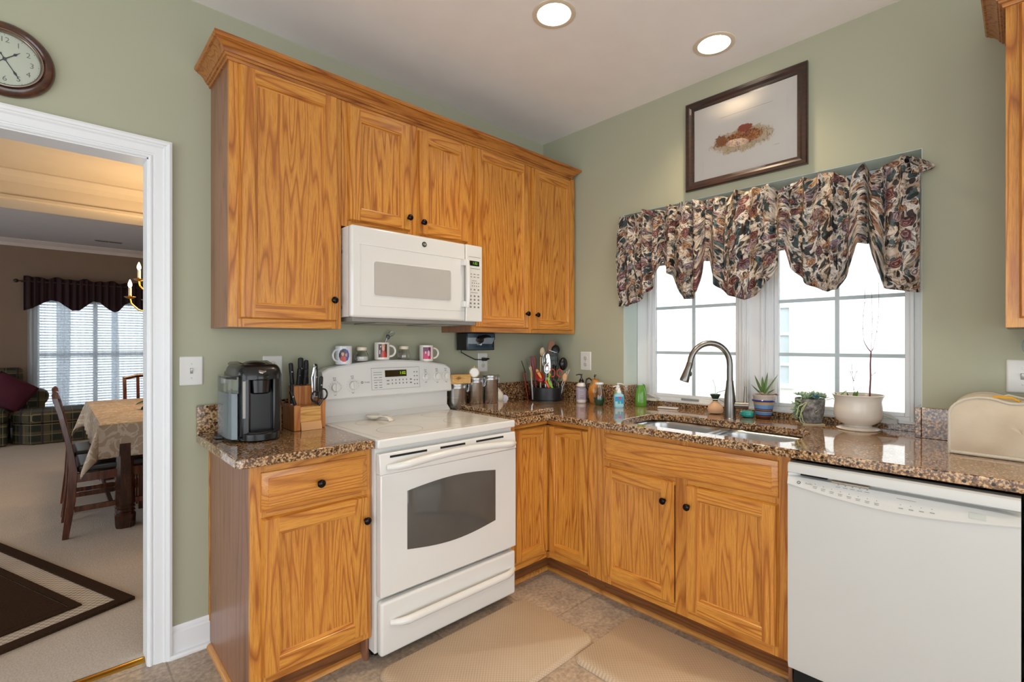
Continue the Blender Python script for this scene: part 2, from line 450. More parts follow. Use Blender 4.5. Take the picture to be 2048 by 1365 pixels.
# door casing: profile mitred at the corner
def casing():
    b = B()
    # profile across the casing (t from inner edge outward, w off the wall)
    prof = [(0.0, 0.0), (0.0, 0.009), (0.004, 0.013), (0.010, 0.013), (0.014, 0.008), (0.019, 0.008), (0.021, 0.012), (0.046, 0.014), (0.052, 0.020), (0.058, 0.020), (0.061, 0.024), (0.069, 0.027), (0.078, 0.024), (0.078, 0.0)]
    def rail(t, w): return [(-2.358+t, -w, 0.0), (-2.358+t, -w, 2.08+t), (-3.36-t, -w, 2.08+t), (-3.36-t, -w, 0.0)]
    R = [[b.bm.verts.new(p) for p in rail(t, w)] for t, w in prof]
    for i in range(len(R)-1):
        for k in range(3): b.bm.faces.new((R[i][k], R[i+1][k], R[i+1][k+1], R[i][k+1]))
    for z0 in (0, 3): b.bm.faces.new([R[i][z0] for i in range(len(R))])
    return b.obj('trim_door_casing', 'trim', sharp=25)
struct(casing())
jb = B(); jb.box(-2.3625, -2.3581, -0.004, 0.112, 0, 2.08); jb.box(-3.36, -3.353, -0.004, 0.112, 0, 2.08); jb.box(-3.36, -2.358, -0.004, 0.112, 2.0745, 2.0799)
struct(jb.obj('trim_door_jamb', 'trim'))
def base_prof(h=0.13): return [(0.0, 0.0), (0.0, h), (-0.006, h), (-0.010, h-0.012), (-0.010, h-0.022), (-0.014, h-0.028), (-0.014, 0.02), (-0.026, 0.017), (-0.030, 0.008), (-0.030, 0.0)]
struct(B().prism([(y, z) for y, z in base_prof()], 0, -2.287, -2.1425).obj('baseboard_back', 'trim', sharp=20))
struct(B().prism([(y, z) for y, z in base_prof()], 0, -5.2, -3.44).obj('baseboard_back_left', 'trim', sharp=20))

# ---------------------------------------------------------------- kitchen window (two casements in the recess)
def window_kitchen():
    X0, X1 = 0.155, 0.205
    fr = B()
    # outer frame, mullion
    fr.box(X0, X1, WY0+0.002, WY0+0.06, 0.955, 2.14); fr.box(X0, X1, WY1-0.105, WY1-0.002, 0.955, 2.14)
    fr.box(X0, X1, -1.545, -1.362, 0.955, 2.14)
    fr.box(X0, X1, WY0+0.06, -1.545, 2.085, 2.14); fr.box(X0, X1, -1.362, WY1-0.105, 2.085, 2.14)
    fr.box(X0, X1, WY0+0.06, -1.545, 0.955, 0.985); fr.box(X0, X1, -1.362, WY1-0.105, 0.955, 0.985)
    o = struct(fr.obj('window_1', 'trim', bevel=0.004))
    # small stepped bead of the mullion and the frames
    bd = B()
    for y in (-1.515, -1.49, -1.415, -1.39): bd.box(X0-0.008, X0+0.002, y-0.006, y+0.006, 0.957, 2.138)
    bd.box(X0-0.012, X0+0.002, WY1-0.105, WY1-0.09, 0.957, 2.138); bd.box(X0-0.012, X0+0.002, WY0+0.045, WY0+0.06, 0.957, 2.138)
    bd.box(X0-0.016, X0+0.002, WY0+0.003, WY1-0.003, 0.956, 0.968)
    bd.obj('bead', 'trim', o, bevel=0.002)
    for (y0, y1) in ((WY0+0.06, -1.545), (-1.362, WY1-0.105)):
        s = B(); w = 0.022
        s.box(0.17, 0.2, y0, y0+w, 0.985, 2.085); s.box(0.17, 0.2, y1-w, y1, 0.985, 2.085)
        s.box(0.17, 0.2, y0+w, y1-w, 2.063, 2.085); s.box(0.17, 0.2, y0+w, y1-w, 0.985, 1.002)
        sash = s.obj('sash', 'trim', o, bevel=0.003)
        g = B(); g.box(0.186, 0.190, y0+w, y1-w, 1.002, 2.063); g.obj('pane', 'pane', sash)
        ym = (y0+y1)/2; mu = B()
        mu.box(0.178, 0.1855, ym-0.009, ym+0.009, 1.002, 2.063)
        for z in (1.262, 1.545, 1.828): mu.box(0.1788, 0.1850, y0+w, y1-w, z-0.009, z+0.009)
        mu.obj('muntin', plainM('muntin_blue_grey', 'b9c6cc'), sash)
    for (y0, s) in ((-0.775, -1), (-1.985, -1)):
        c = B(); c.hexa([(0.10, y0, 0.957), (0.10, y0-0.10, 0.957), (0.155, y0-0.10, 0.957), (0.155, y0, 0.957), (0.118, y0-0.01, 0.972), (0.118, y0-0.095, 0.972), (0.155, y0-0.095, 0.975), (0.155, y0-0.01, 0.975)])
        c.tube([(0.135, y0-0.085, 0.975), (0.13, y0-0.07, 0.985), (0.125, y0-0.02, 1.0), (0.125, y0+0.01, 1.003)], [0.009, 0.010, 0.010, 0.007], 8, flat=0.6)
        c.obj('crank_handle', plainM('crank_grey', 'b9b9b6'), o, bevel=0.002)
    k = B(); k.box(0.148, 0.156, -1.13, -1.02, 0.972, 0.984); k.obj('tilt_latch', plainM('latch_grey', '8f9090'), o)
    k = B(); k.box(0.140, 0.156, -1.563, -1.545, 1.00, 1.13); k.tube([(0.145, -1.42, 1.02), (0.137, -1.42, 1.05), (0.137, -1.42, 1.12)], 0.007, 8); k.obj('sash_lock', 'white_mat', o, bevel=0.002)
_pm = {}
def plainM(name, col, rough=0.45, metal=0.0, **kw):
    if name not in _pm: _pm[name] = plain(name, col, rough, metal, **kw)
    return _pm[name]
window_kitchen()

# neighbour's siding outside the kitchen window, lit by the open sky
def siding_mat():
    t = NT('white_lap_siding'); v = t.coords(rand=False); n = t.noise(v, 3, 2); t.color(t.ramp(n, [(0.3, 'f1efec'), (0.7, 'f7f6f4')])); t.set(Roughness=0.6); return t.m
sb = B()
for k in range(46):
    z = -0.6 + k*0.115
    sb.quad([(4.5, -8.0, z), (4.5, 6.0, z), (4.506, 6.0, z+0.115), (4.506, -8.0, z+0.115)]); sb.quad([(4.5, -8.0, z), (4.5, 6.0, z), (4.506, 6.0, z), (4.506, -8.0, z)])
sb.box(4.515, 4.9, -8, 6, -0.6, 4.7)
nb = thing('neighbour_house', 'pale lap-sided house wall with a tall window, seen beyond the kitchen panes', 'house', (4.5, -1.0, -0.6))
sb.obj('siding', siding_mat(), nb)
nw = B(); nw.box(4.46, 4.50, -0.36, -0.30, 0.72, 1.86); nw.box(4.46, 4.50, 0.30, 0.36, 0.72, 1.86); nw.box(4.46, 4.50, -0.30, 0.30, 1.80, 1.86); nw.box(4.46, 4.50, -0.30, 0.30, 0.72, 0.78); nw.box(4.465, 4.50, -0.30, 0.30, 1.43, 1.47); nw.box(4.465, 4.50, -0.30, 0.30, 1.02, 1.06)
nwo = nw.obj('window', 'trim', nb)
B().box(4.49, 4.498, -0.30, 0.30, 0.78, 1.80).obj('pane', plainM('neighbour_pane', 'c3ccd2', 0.15), nwo)
struct(B().box(0.6, 12, -12, 12, -0.7, -0.6).obj('ground_outside', plainM('grass_ground', '9aa08a', 0.9), loc=(6, 0, -0.7)))

# ================================================================ CABINETS
G = {0: 'oak_z', 1: 'oak_x', 2: 'oak_panel'}
def knob(P, u, v, w, parent):
    b = B(); c = Vector(P(u, v, w)); ax = Vector(P(0, 0, 1)) - Vector(P(0, 0, 0))
    b.lathe([(0.008, 0), (0.006, 0.004), (0.0055, 0.010), (0.010, 0.013), (0.0142, 0.017), (0.0150, 0.021), (0.0132, 0.026), (0.009, 0.029), (0.001, 0.030)], c, ax, 24)
    b.lathe([(0.0152, 0.0195), (0.0156, 0.021), (0.0152, 0.0225)], c, ax, 24, cap=False)
    return b.obj('knob', 'knob', parent, sharp=60)
def panel_door(P, hmat, u0, u1, v0, v1, w0, parent, kn=None, name='door', sw=0.056, t=0.019):
    """stile and rail door with a bevelled edge, recessed flat veneer panel and a bead round it"""
    b = B(); e = 0.006; d = 0.010; w1 = w0+t
    def bev(a0, a1, c0, c1, el, er, eb, et, m):      # member whose outer edges slope
        b.hexa([P(a0, c0, w0), P(a1, c0, w0), P(a1-er, c0+eb, w1), P(a0+el, c0+eb, w1), P(a0, c1, w0), P(a1, c1, w0), P(a1-er, c1-et, w1), P(a0+el, c1-et, w1)], m)
    bev(u0, u0+sw, v0, v1, e, 0, e, e, 0); bev(u1-sw, u1, v0, v1, 0, e, e, e, 0)
    bev(u0+sw, u1-sw, v0, v0+sw, 0, 0, e, 0, 1); bev(u0+sw, u1-sw, v1-sw, v1, 0, 0, 0, e, 1)
    # bead: two steps down to the panel
    A0, A1, C0, C1 = u0+sw, u1-sw, v0+sw, v1-sw
    steps = [(0.0, w1-0.0005), (0.002, w1-0.0035), (0.006, w1-0.0035), (0.009, w0+0.0065), (0.013, w0+0.0055)]
    for (i0, a), (i1, c) in zip(steps[:-1], steps[1:]):
        q0 = [(A0+i0, C0+i0), (A1-i0, C0+i0), (A1-i0, C1-i0), (A0+i0, C1-i0)]; q1 = [(A0+i1, C0+i1), (A1-i1, C0+i1), (A1-i1, C1-i1), (A0+i1, C1-i1)]
        for k in range(4):
            k2 = (k+1) % 4
            b.quad([P(*q0[k], a), P(*q0[k2], a), P(*q1[k2], c), P(*q1[k], c)], 1 if k % 2 == 0 else 0)
    b.quad([P(A0+0.011, C0+0.011, w0+0.0053), P(A1-0.011, C0+0.011, w0+0.0053), P(A1-0.011, C1-0.011, w0+0.0053), P(A0+0.011, C1-0.011, w0+0.0053)], 2)
    b.quad([P(u0+.004, v0+.004, w0), P(u1-.004, v0+.004, w0), P(u1-.004, v1-.004, w0), P(u0+.004, v1-.004, w0)], 0)
    o = b.obj(name, ['oak_z', hmat, 'oak_panel'], parent)
    if kn: knob(P, kn[0], kn[1], w1, o)
    return o
def slab_front(P, hmat, u0, u1, v0, v1, w0, parent, kn=None, name='drawer', t=0.019):
    b = B(); w1 = w0+t; m = 0.020
    b.hexa([P(u0, v0, w0), P(u1, v0, w0), P(u1, v0, w0+0.010), P(u0, v0, w0+0.010), P(u0, v1, w0), P(u1, v1, w0), P(u1, v1, w0+0.010), P(u0, v1, w0+0.010)], 0)
    b.hexa([P(u0+.002, v0+.002, w0+.0101), P(u1-.002, v0+.002, w0+.0101), P(u1-m, v0+m, w1-.002), P(u0+m, v0+m, w1-.002), P(u0+.002, v1-.002, w0+.0101), P(u1-.002, v1-.002, w0+.0101), P(u1-m, v1-m, w1-.002), P(u0+m, v1-m, w1-.002)], 0)
    b.hexa([P(u0+m+.001, v0+m+.001, w1-.003), P(u1-m-.001, v0+m+.001, w1-.003), P(u1-m-.002, v0+m+.002, w1), P(u0+m+.002, v0+m+.002, w1), P(u0+m+.001, v1-m-.001, w1-.003), P(u1-m-.001, v1-m-.001, w1-.003), P(u1-m-.002, v1-m-.002, w1), P(u0+m+.002, v1-m-.002, w1)], 0)
    o = b.obj(name, hmat, parent)
    if kn: knob(P, kn[0], kn[1], w1, o)
    return o
def frame_front(P, hmat, u0, u1, v0, v1, w1, holes, parent, t=0.019):
    """face frame: stiles full height, rails between, leaving the holes open"""
    b = B(); us = sorted(set([u0, u1] + [h[0] for h in holes] + [h[1] for h in holes])); vs = sorted(set([v0, v1] + [h[2] for h in holes] + [h[3] for h in holes]))
    for i in range(len(us)-1):
        col = []
        for j in range(len(vs)-1):
            cu, cv = (us[i]+us[i+1])/2, (vs[j]+vs[j+1])/2
            col.append(not any(h[0] < cu < h[1] and h[2] < cv < h[3] for h in holes))
        if all(col): fbox(b, P, us[i], us[i+1], v0, v1, w1-t, w1, 0); continue
        for j, c in enumerate(col):
            if c: fbox(b, P, us[i], us[i+1], vs[j], vs[j+1], w1-t, w1, 1)
    return b.obj('face_frame', ['oak_z', hmat], parent)
def carcass(P, u0, u1, v0, v1, w0, w1, parent, open_top=False):
    b = B(); t = 0.014
    fbox(b, P, u0, u0+t, v0, v1, w0, w1); fbox(b, P, u1-t, u1, v0, v1, w0, w1)
    fbox(b, P, u0+t, u1-t, v0, v0+t, w0, w1); fbox(b, P, u0+t, u1-t, v0+t, v1, w0, w0+0.008)
    if not open_top: fbox(b, P, u0+t, u1-t, v1-t, v1, w0+0.008, w1)
    return b.obj('carcass', 'oak_side', parent)

# ---- wall A uppers
GU = 'upper wall cabinets over the range counter'
UZ0, UZ1 = 1.387, 2.462
UF = 0.305
def upperA(name, label, u0, u1, v0, v1, doors):
    t = thing(name, label, 'cabinet', ((u0+u1)/2, -0.15, v0), GU)
    carcass(PA, u0, u1, v0, v1, 0.002, UF-0.02, t)
    frame_front(PA, 'oak_x', u0, u1, v0, v1, UF, [(d[0]+0.02, d[1]-0.02, d[2]+0.02, d[3]-0.02) for d in doors], t)
    for d in doors: panel_door(PA, 'oak_x', d[0], d[1], d[2], d[3], UF+0.001, t, d[4])
    return t
upperA('upper_cabinet', 'tall single-door oak wall cabinet left of the microwave', -2.137, -1.682, UZ0, UZ1, [(-2.103, -1.705, 1.421, 2.440, (-1.726, 1.515))])
upperA('upper_cabinet', 'short two-door oak wall cabinet above the microwave', -1.680, -0.916, 1.864, UZ1, [(-1.652, -1.322, 1.892, 2.425, (-1.340, 1.955)), (-1.279, -0.953, 1.885, 2.425, (-1.258, 1.945))])
upperA('upper_cabinet', 'tall two-door oak wall cabinet in the corner right of the microwave', -0.914, -0.010, UZ0, UZ1, [(-0.908, -0.469, 1.413, 2.440, (-0.500, 1.506)), (-0.440, -0.040, 1.408, 2.440, (-0.412, 1.502))])
# crown moulding, returned on the left side
def crown(P, u0, u1, d, z0, ret_left=True, ret_right=True):
    prof = [(0.0, -0.004), (0.007, -0.004), (0.009, 0.004), (0.009, 0.008), (0.015, 0.009), (0.018, 0.014), (0.018, 0.018), (0.022, 0.019), (0.027, 0.030), (0.038, 0.042), (0.050, 0.048), (0.050, 0.052), (0.057, 0.053), (0.062, 0.059), (0.062, 0.068), (0.0, 0.068)]
    b = B(); R = []
    for t, z in prof:
        pts = []
        if ret_left: pts.append((u0-t, 0.001))
        pts.append((u0-(t if ret_left else 0), d+t))
        pts.append((u1+(t if ret_right else 0), d+t))
        if ret_right: pts.append((u1+t, 0.001))
        R.append([b.bm.verts.new(P(u, z0+z, w)) for u, w in pts])
    n = len(R[0])
    for i in range(len(R)-1):
        for k in range(n-1): b.bm.faces.new((R[i][k], R[i+1][k], R[i+1][k+1], R[i][k+1]))
    for k in (0, n-1): b.bm.faces.new([r[k] for r in R])
    return b
cr = crown(PA, -2.137, -0.066, UF, 2.446)
CR = ('7a4014', '9a5a20', 'ab6a2a', 'bb7a34')
M['crown_x'] = oak('crown_oak_x', 0, base=CR); M['crown_y'] = oak('crown_oak_y', 1, base=CR)
tag(cr.obj('crown_moulding', 'crown_x', sharp=25), 'stepped oak crown moulding capping the wall cabinets above the range', 'moulding')

# ---- upper cabinet on wall B at the right edge
t = thing('upper_cabinet', 'oak wall cabinet at the right edge of the photo, beyond the window', 'cabinet', (-0.15, -2.8, 1.375), 'upper wall cabinets right of the window')
carcass(PB, -3.2, -2.436, 1.375, 2.48, 0.002, UF-0.02, t)
frame_front(PB, 'oak_y', -3.2, -2.436, 1.375, 2.48, UF, [(-2.80, -2.50, 1.43, 2.42), (-3.16, -2.84, 1.43, 2.42)], t)
panel_door(PB, 'oak_y', -2.815, -2.468, 1.405, 2.455, UF+0.001, t, (-2.79, 1.50)); panel_door(PB, 'oak_y', -3.18, -2.825, 1.405, 2.455, UF+0.001, t, (-2.85, 1.50))
cb = crown(lambda u, v, w: (-w, -u, v), 2.436, 3.2, UF, 2.464, True, True)
tag(cb.obj('crown_moulding', 'crown_y', sharp=25), 'oak crown moulding on the cabinet at the right edge', 'moulding')

# ---- base cabinet left of the range
BF = 0.61
t = thing('base_cabinet', 'oak base cabinet with one drawer and one door, left of the range', 'cabinet', (-1.915, -0.3, 0), 'oak base cabinets')
b = B(); b.box(-2.142, -2.128, -0.59, -0.002, 0.0, 0.891); b.obj('side_panel', 'oak_side', t)
b = B(); b.box(-2.1445, -2.1355, -0.0035, -0.0005, 0.02, 0.89); b.box(-2.1455, -2.142, -0.012, -0.002, 0.02, 0.89); b.obj('scribe_strip', 'oak_z', t)
b = B(); b.box(-1.702, -1.689, -0.59, -0.002, 0.0, 0.891); b.box(-2.128, -1.702, -0.59, -0.002, 0.105, 0.119); b.obj('carcass', 'oak_side', t)
frame_front(PA, 'oak_x', -2.142, -1.689, 0.105, 0.891, BF, [(-2.09, -1.73, 0.15, 0.69), (-2.09, -1.73, 0.735, 0.84)], t)
b = B(); b.box(-2.142, -1.689, -0.538, -0.53, 0.0, 0.105); b.obj('toe_kick', 'kick_x', t)
slab_front(PA, 'oak_x', -2.109, -1.712, 0.722, 0.862, BF+0.001, t, (-1.908, 0.792))
panel_door(PA, 'oak_x', -2.109, -1.708, 0.135, 0.700, BF+0.001, t, (-1.722, 0.604), sw=0.058)
def qr(n=4, r=0.017): return [(r*math.cos(a), r*math.sin(a)) for a in [PI/2*i/n for i in range(n+1)]]
def shoe(name, P3, mat):
    pass
sm = B(); sm.prism([(-0.538-0.0005, 0)] + [(-0.5385-x, z) for x, z in qr()], 0, -2.142, -1.690, s=True)
tag(sm.obj('shoe_moulding', 'shoe_x'), 'light oak quarter-round along the toe kick left of the range', 'moulding', 'shoe mouldings')
sm = B(); sm.prism([(-2.1425, 0)] + [(-2.1425-x, z) for x, z in qr()], 1, -0.60, -0.031, s=True)
tag(sm.obj('shoe_moulding', 'shoe_y'), 'light oak quarter-round on the floor along the base cabinet side panel', 'moulding', 'shoe mouldings')

# ---- corner base with the folding pair of doors
t = thing('corner_base_cabinet', 'oak corner base cabinet with a folding pair of narrow doors, right of the range', 'cabinet', (-0.45, -0.45, 0), 'oak base cabinets')
b = B(); b.box(-0.905, -0.891, -0.59, -0.002, 0.105, 0.891); b.box(-0.59, -0.002, -0.951, -0.937, 0.105, 0.891); b.box(-0.891, -0.002, -0.59, -0.002, 0.105, 0.119); b.box(-0.59, -0.002, -0.937, -0.59, 0.105, 0.119); b.obj('carcass', 'oak_side', t)
fr = B()
fr.box(-0.905, -0.872, -0.61, -0.591, 0.105, 0.891, 0); fr.box(-0.872, -0.61, -0.60, -0.591, 0.105, 0.145, 1); fr.box(-0.872, -0.61, -0.60, -0.591, 0.862, 0.891, 1)
fr.box(-0.61, -0.591, -0.951, -0.896, 0.105, 0.891, 0); fr.box(-0.60, -0.591, -0.896, -0.591, 0.105, 0.145, 2); fr.box(-0.60, -0.591, -0.896, -0.591, 0.862, 0.891, 2)
fr.box(-0.615, -0.5915, -0.615, -0.5915, 0.105, 0.142, 0)
fr.obj('face_frame', ['oak_z', 'oak_x', 'oak_y'], t)
b = B(); b.box(-0.6185, -0.6005, -0.6185, -0.6005, 0.150, 0.858); b.obj('door_hinge_post', 'oak_z', t)
panel_door(PA, 'oak_x', -0.870, -0.6205, 0.148, 0.860, 0.600, t, sw=0.045)
panel_door(PB, 'oak_y', -0.893, -0.6205, 0.148, 0.860, 0.600, t, sw=0.045)
b = B(); b.box(-0.905, -0.538, -0.538, -0.53, 0, 0.105); b.obj('toe_kick', 'kick_x', t)
b = B(); b.box(-0.538, -0.53, -0.951, -0.53, 0, 0.105); b.obj('toe_kick', 'kick_y', t)

# ---- sink base
t = thing('sink_base_cabinet', 'oak sink base cabinet with two doors under a wide false drawer front', 'cabinet', (-0.3, -1.41, 0), 'oak base cabinets')
b = B(); b.box(-0.59, -0.002, -0.967, -0.953, 0.105, 0.891); b.box(-0.59, -0.002, -1.864, -1.850, 0.0, 0.891); b.box(-0.59, -0.002, -1.85, -0.967, 0.105, 0.119); b.obj('carcass', 'oak_side', t)
frame_front(PB, 'oak_y', -1.864, -0.952, 0.105, 0.891, BF, [(-1.80, -1.45, 0.15, 0.68), (-1.39, -1.04, 0.15, 0.68)], t)
b = B(); b.box(-0.538, -0.53, -1.864, -0.952, 0, 0.105); b.obj('toe_kick', 'kick_y', t)
slab_front(PB, 'oak_y', -1.823, -1.004, 0.722, 0.866, BF+0.001, t, name='false_drawer')
panel_door(PB, 'oak_y', -1.386, -1.004, 0.146, 0.698, BF+0.001, t, (-1.347, 0.607)); panel_door(PB, 'oak_y', -1.823, -1.446, 0.146, 0.698, BF+0.001, t, (-1.462, 0.607))
sm = B(); R = []
for x, z in [(0, 0)] + qr():
    R.append([sm.bm.verts.new(p) for p in ((-0.905, -0.5385-x, z), (-0.5385-x, -0.5385-x, z), (-0.5385-x, -1.868, z))])
for i in range(len(R)-1):
    for k in range(2): f = sm.bm.faces.new((R[i][k], R[i][k+1], R[i+1][k+1], R[i+1][k])); f.smooth = True
for k in (0, 2): sm.bm.faces.new([r[k] for r in R])
tag(sm.obj('shoe_moulding', 'shoe_y'), 'light oak quarter-round along the toe kick of the corner and sink cabinets', 'moulding', 'shoe mouldings')

# ---- base cabinet right of the dishwasher
t = thing('base_cabinet', 'oak base cabinet with a drawer and a door, right of the dishwasher', 'cabinet', (-0.3, -2.8, 0), 'oak base cabinets')
b = B(); b.box(-0.59, -0.002, -2.494, -2.480, 0.0, 0.891); b.box(-0.59, -0.002, -3.09, -3.076, 0.0, 0.891); b.box(-0.59, -0.002, -3.076, -2.494, 0.105, 0.119); b.obj('carcass', 'oak_side', t)
frame_front(PB, 'oak_y', -3.09, -2.480, 0.105, 0.891, BF, [(-3.04, -2.53, 0.15, 0.69), (-3.04, -2.53, 0.735, 0.84)], t)
slab_front(PB, 'oak_y', -3.06, -2.512, 0.722, 0.862, BF+0.001, t, (-2.786, 0.792)); panel_door(PB, 'oak_y', -3.06, -2.512, 0.135, 0.700, BF+0.001, t, (-2.54, 0.604))
b = B(); b.box(-0.538, -0.53, -3.09, -2.480, 0, 0.105); b.obj('toe_kick', 'kick_y', t)

# ================================================================ COUNTERTOPS
CZ0, CZ1 = 0.892, 0.926
def edge_profile(): return [(0.0, CZ0), (0.0, CZ0+0.004), (0.0, CZ1-0.006), (-0.002, CZ1-0.002), (-0.006, CZ1)]
# left piece
c = thing('countertop', 'brown granite countertop left of the range', 'countertop', (-1.93, -0.3, CZ0), 'brown granite countertops')
c1 = B().prism([(-2.192, -0.002), (-2.192, -0.628), (-2.172, -0.648), (-1.692, -0.648), (-1.692, -0.002)], 2, CZ0, CZ1).obj('slab', 'granite', c, bevel=0.004, seg=3)
B().box(-2.192, -1.70, -0.022, -0.002, CZ1+0.0005, 1.052).obj('backsplash', 'granite', c, bevel=0.002)
# L-shaped piece with sink cut-out and the ledge into the window recess
SX0, SX1, SY0, SY1 = -0.565, -0.165, -1.835, -1.035
def rrect(x0, x1, y0, y1, r, n=6, skew=0.0):
    pts = []
    for (cx, cy, a0) in ((x1-r, y1-r, 0), (x0+r, y1-r, PI/2), (x0+r, y0+r, PI), (x1-r, y0+r, 1.5*PI)):
        for k in range(n+1):
            a = a0 + PI/2*k/n; pts.append((cx+r*math.cos(a), cy+r*math.sin(a)))
    return pts
def counter_L():
    b = B()
    outer = [(-0.905, -0.002), (-0.905, -0.648), (-0.660, -0.648), (-0.648, -0.660), (-0.648, -3.1), (-0.002, -3.1), (-0.002, WY0+0.002), (0.154, WY0+0.002), (0.154, WY1-0.002), (-0.002, WY1-0.002), (-0.002, -0.002)]
    hole = rrect(SX0, SX1, SY0, SY1, 0.10)
    from mathutils.geometry import tessellate_polygon
    pts = outer + hole
    tris = tessellate_polygon([[Vector((x, y, 0)) for x, y in outer], [Vector((x, y, 0)) for x, y in hole]])
    for z, rev in ((CZ0, True), (CZ1, False)):
        vs = [b.bm.verts.new((x, y, z)) for x, y in pts]
        for tr in tris:
            q = [vs[i] for i in tr]
            b.bm.faces.new(q[::-1] if rev else q)
        if rev: lo = vs
        else: hi = vs
    for lst in (list(range(len(outer))), list(range(len(outer), len(pts)))):
        for k in range(len(lst)):
            a, d = lst[k], lst[(k+1) % len(lst)]
            b.bm.faces.new((lo[a], lo[d], hi[d], hi[a]))
    return b
c = thing('countertop', 'L-shaped brown granite countertop with the sink cut-out under the window', 'countertop', (-0.3, -1.2, CZ0), 'brown granite countertops')
counter_L().obj('slab', 'granite', c, bevel=0.004, seg=3)
bs = B(); bs.box(-0.905, -0.022, -0.022, -0.002, CZ1+0.0005, 1.052); bs.box(-0.022, -0.002, WY1-0.0, -0.022, CZ1+0.0005, 1.052); bs.box(-0.022, -0.002, -3.1, WY0+0.0, CZ1+0.0005, 1.052)
bs.box(-0.022, 0.13, WY1-0.022, WY1-0.002, CZ1+0.0005, 1.052); bs.box(-0.022, 0.13, WY0+0.002, WY0+0.022, CZ1+0.0005, 1.052); bs.box(0.134, 0.154, WY0+0.003, WY1-0.003, CZ1+0.0005, 0.956)
bs.obj('backsplash', 'granite', c, bevel=0.0015)
tag(B().prism([(-0.868, -0.09), (-0.868, -0.604), (-0.556, -0.604), (-0.556, -0.09)], 2, CZ1+0.001, 0.951).obj('granite_board', 'granite', bevel=0.003), 'loose granite slab lying on the counter right of the range', 'cutting board')

# ---------------------------------------------------------------- sink
t = thing('sink', 'double-bowl stainless steel undermount sink below the window', 'sink', (-0.36, -1.43, 0.75))
def bowl(y0, y1, depth=0.19):
    b = B(); n = 6; rings = []
    for (ins, z, r) in ((-0.0, CZ0-0.002, 0.085), (0.004, CZ0-0.02, 0.085), (0.012, CZ0-depth+0.03, 0.075), (0.03, CZ0-depth+0.006, 0.06), (0.055, CZ0-depth, 0.04)):
        rings.append([b.bm.verts.new((x, y, z)) for x, y in rrect(SX0-0.004+ins, SX1+0.004-ins, y0+ins, y1-ins, r)])
    b.skin(rings, 0, cap=False); b.bm.faces.new(rings[-1])
    b.lathe([(0.043, 0.001), (0.040, 0.003), (0.03, 0.0005)], ((SX0+SX1)/2, (y0+y1)/2, CZ0-depth), (0, 0, 1), 24, cap=True)
    return b
ys = -1.438
bowl(ys+0.011, SY1+0.004).obj('bowl', 'steel', t, solid=0.0015)
bowl(SY0-0.004, ys-0.011).obj('bowl', 'steel', t, solid=0.0015)
# flange around and between the bowls
fb = B()
fl = [(SX0-0.02, SY0-0.02), (SX1+0.02, SY0-0.02), (SX1+0.02, SY1+0.02), (SX0-0.02, SY1+0.02)]
from mathutils.geometry import tessellate_polygon as _tp
h1 = rrect(SX0-0.004, SX1+0.004, ys+0.011, SY1+0.004, 0.085); h2 = rrect(SX0-0.004, SX1+0.004, SY0-0.004, ys-0.011, 0.085)
pp = fl+h1+h2; vs = [fb.bm.verts.new((x, y, CZ0-0.0015)) for x, y in pp]
for tr in _tp([[Vector((*p, 0)) for p in q] for q in (fl, h1, h2)]): fb.bm.faces.new([vs[i] for i in tr])
fb.obj('rim', 'steel', t)
# ---------------------------------------------------------------- faucet
fx, fy = -0.078, -1.412
t = thing('faucet', 'brushed nickel gooseneck pull-down kitchen faucet behind the sink', 'faucet', (fx, fy, CZ1))
B().lathe([(0.031, 0), (0.031, 0.004), (0.0285, 0.006), (0.0275, 0.09), (0.0265, 0.12), (0.020, 0.165), (0.0175, 0.195), (0.0175, 0.20)], (fx, fy, CZ1), n=28).obj('body', 'nickel', t)
dv = Vector((-0.74, 0.67, 0)).normalized()
arc = [Vector((fx, fy, CZ1+0.20)), Vector((fx, fy, CZ1+0.27))]
Rr = 0.105; cc = Vector((fx, fy, CZ1+0.285)) + dv*Rr
for k in range(0, 17):
    a = PI - (PI+0.18)*k/16*0.92
    arc.append(cc + dv*(Rr*math.cos(a)) + Vector((0, 0, Rr*math.sin(a)*1.06)))
B().tube(arc, 0.0150, 18).obj('spout', 'nickel', t)
e0 = arc[-1]; dd = (arc[-1]-arc[-2]).normalized(); dd = (dd + dv*0.16).normalized()
b = B(); b.lathe([(0.0155, 0), (0.0165, 0.002), (0.0165, 0.03), (0.021, 0.075), (0.0235, 0.098), (0.022, 0.104), (0.018, 0.1045)], e0, dd, 24); sh = b.obj('spray_head', 'nickel', t)
sd = dd.cross(Vector((0, 0, 1))).normalized(); up = sd.cross(dd)
B().ball(e0 + dd*0.055 - up*0.0205, 0.006, 0.007, 0.014).obj('spray_button', 'black', sh)
hd = Vector((0.40, -0.92, 0)).normalized()
b = B(); b.cyl(Vector((fx, fy, CZ1+0.073)), Vector((fx, fy, CZ1+0.073)) + hd*0.088, 0.018); b.obj('handle_hub', 'nickel', t)
hp = Vector((fx, fy, CZ1+0.085)) + hd*0.072
B().tube([hp, hp+Vector((0, 0, 0.03)), hp+Vector((0.004, 0, 0.085))], [0.008, 0.0065, 0.0055], 12).obj('lever', 'nickel', t)

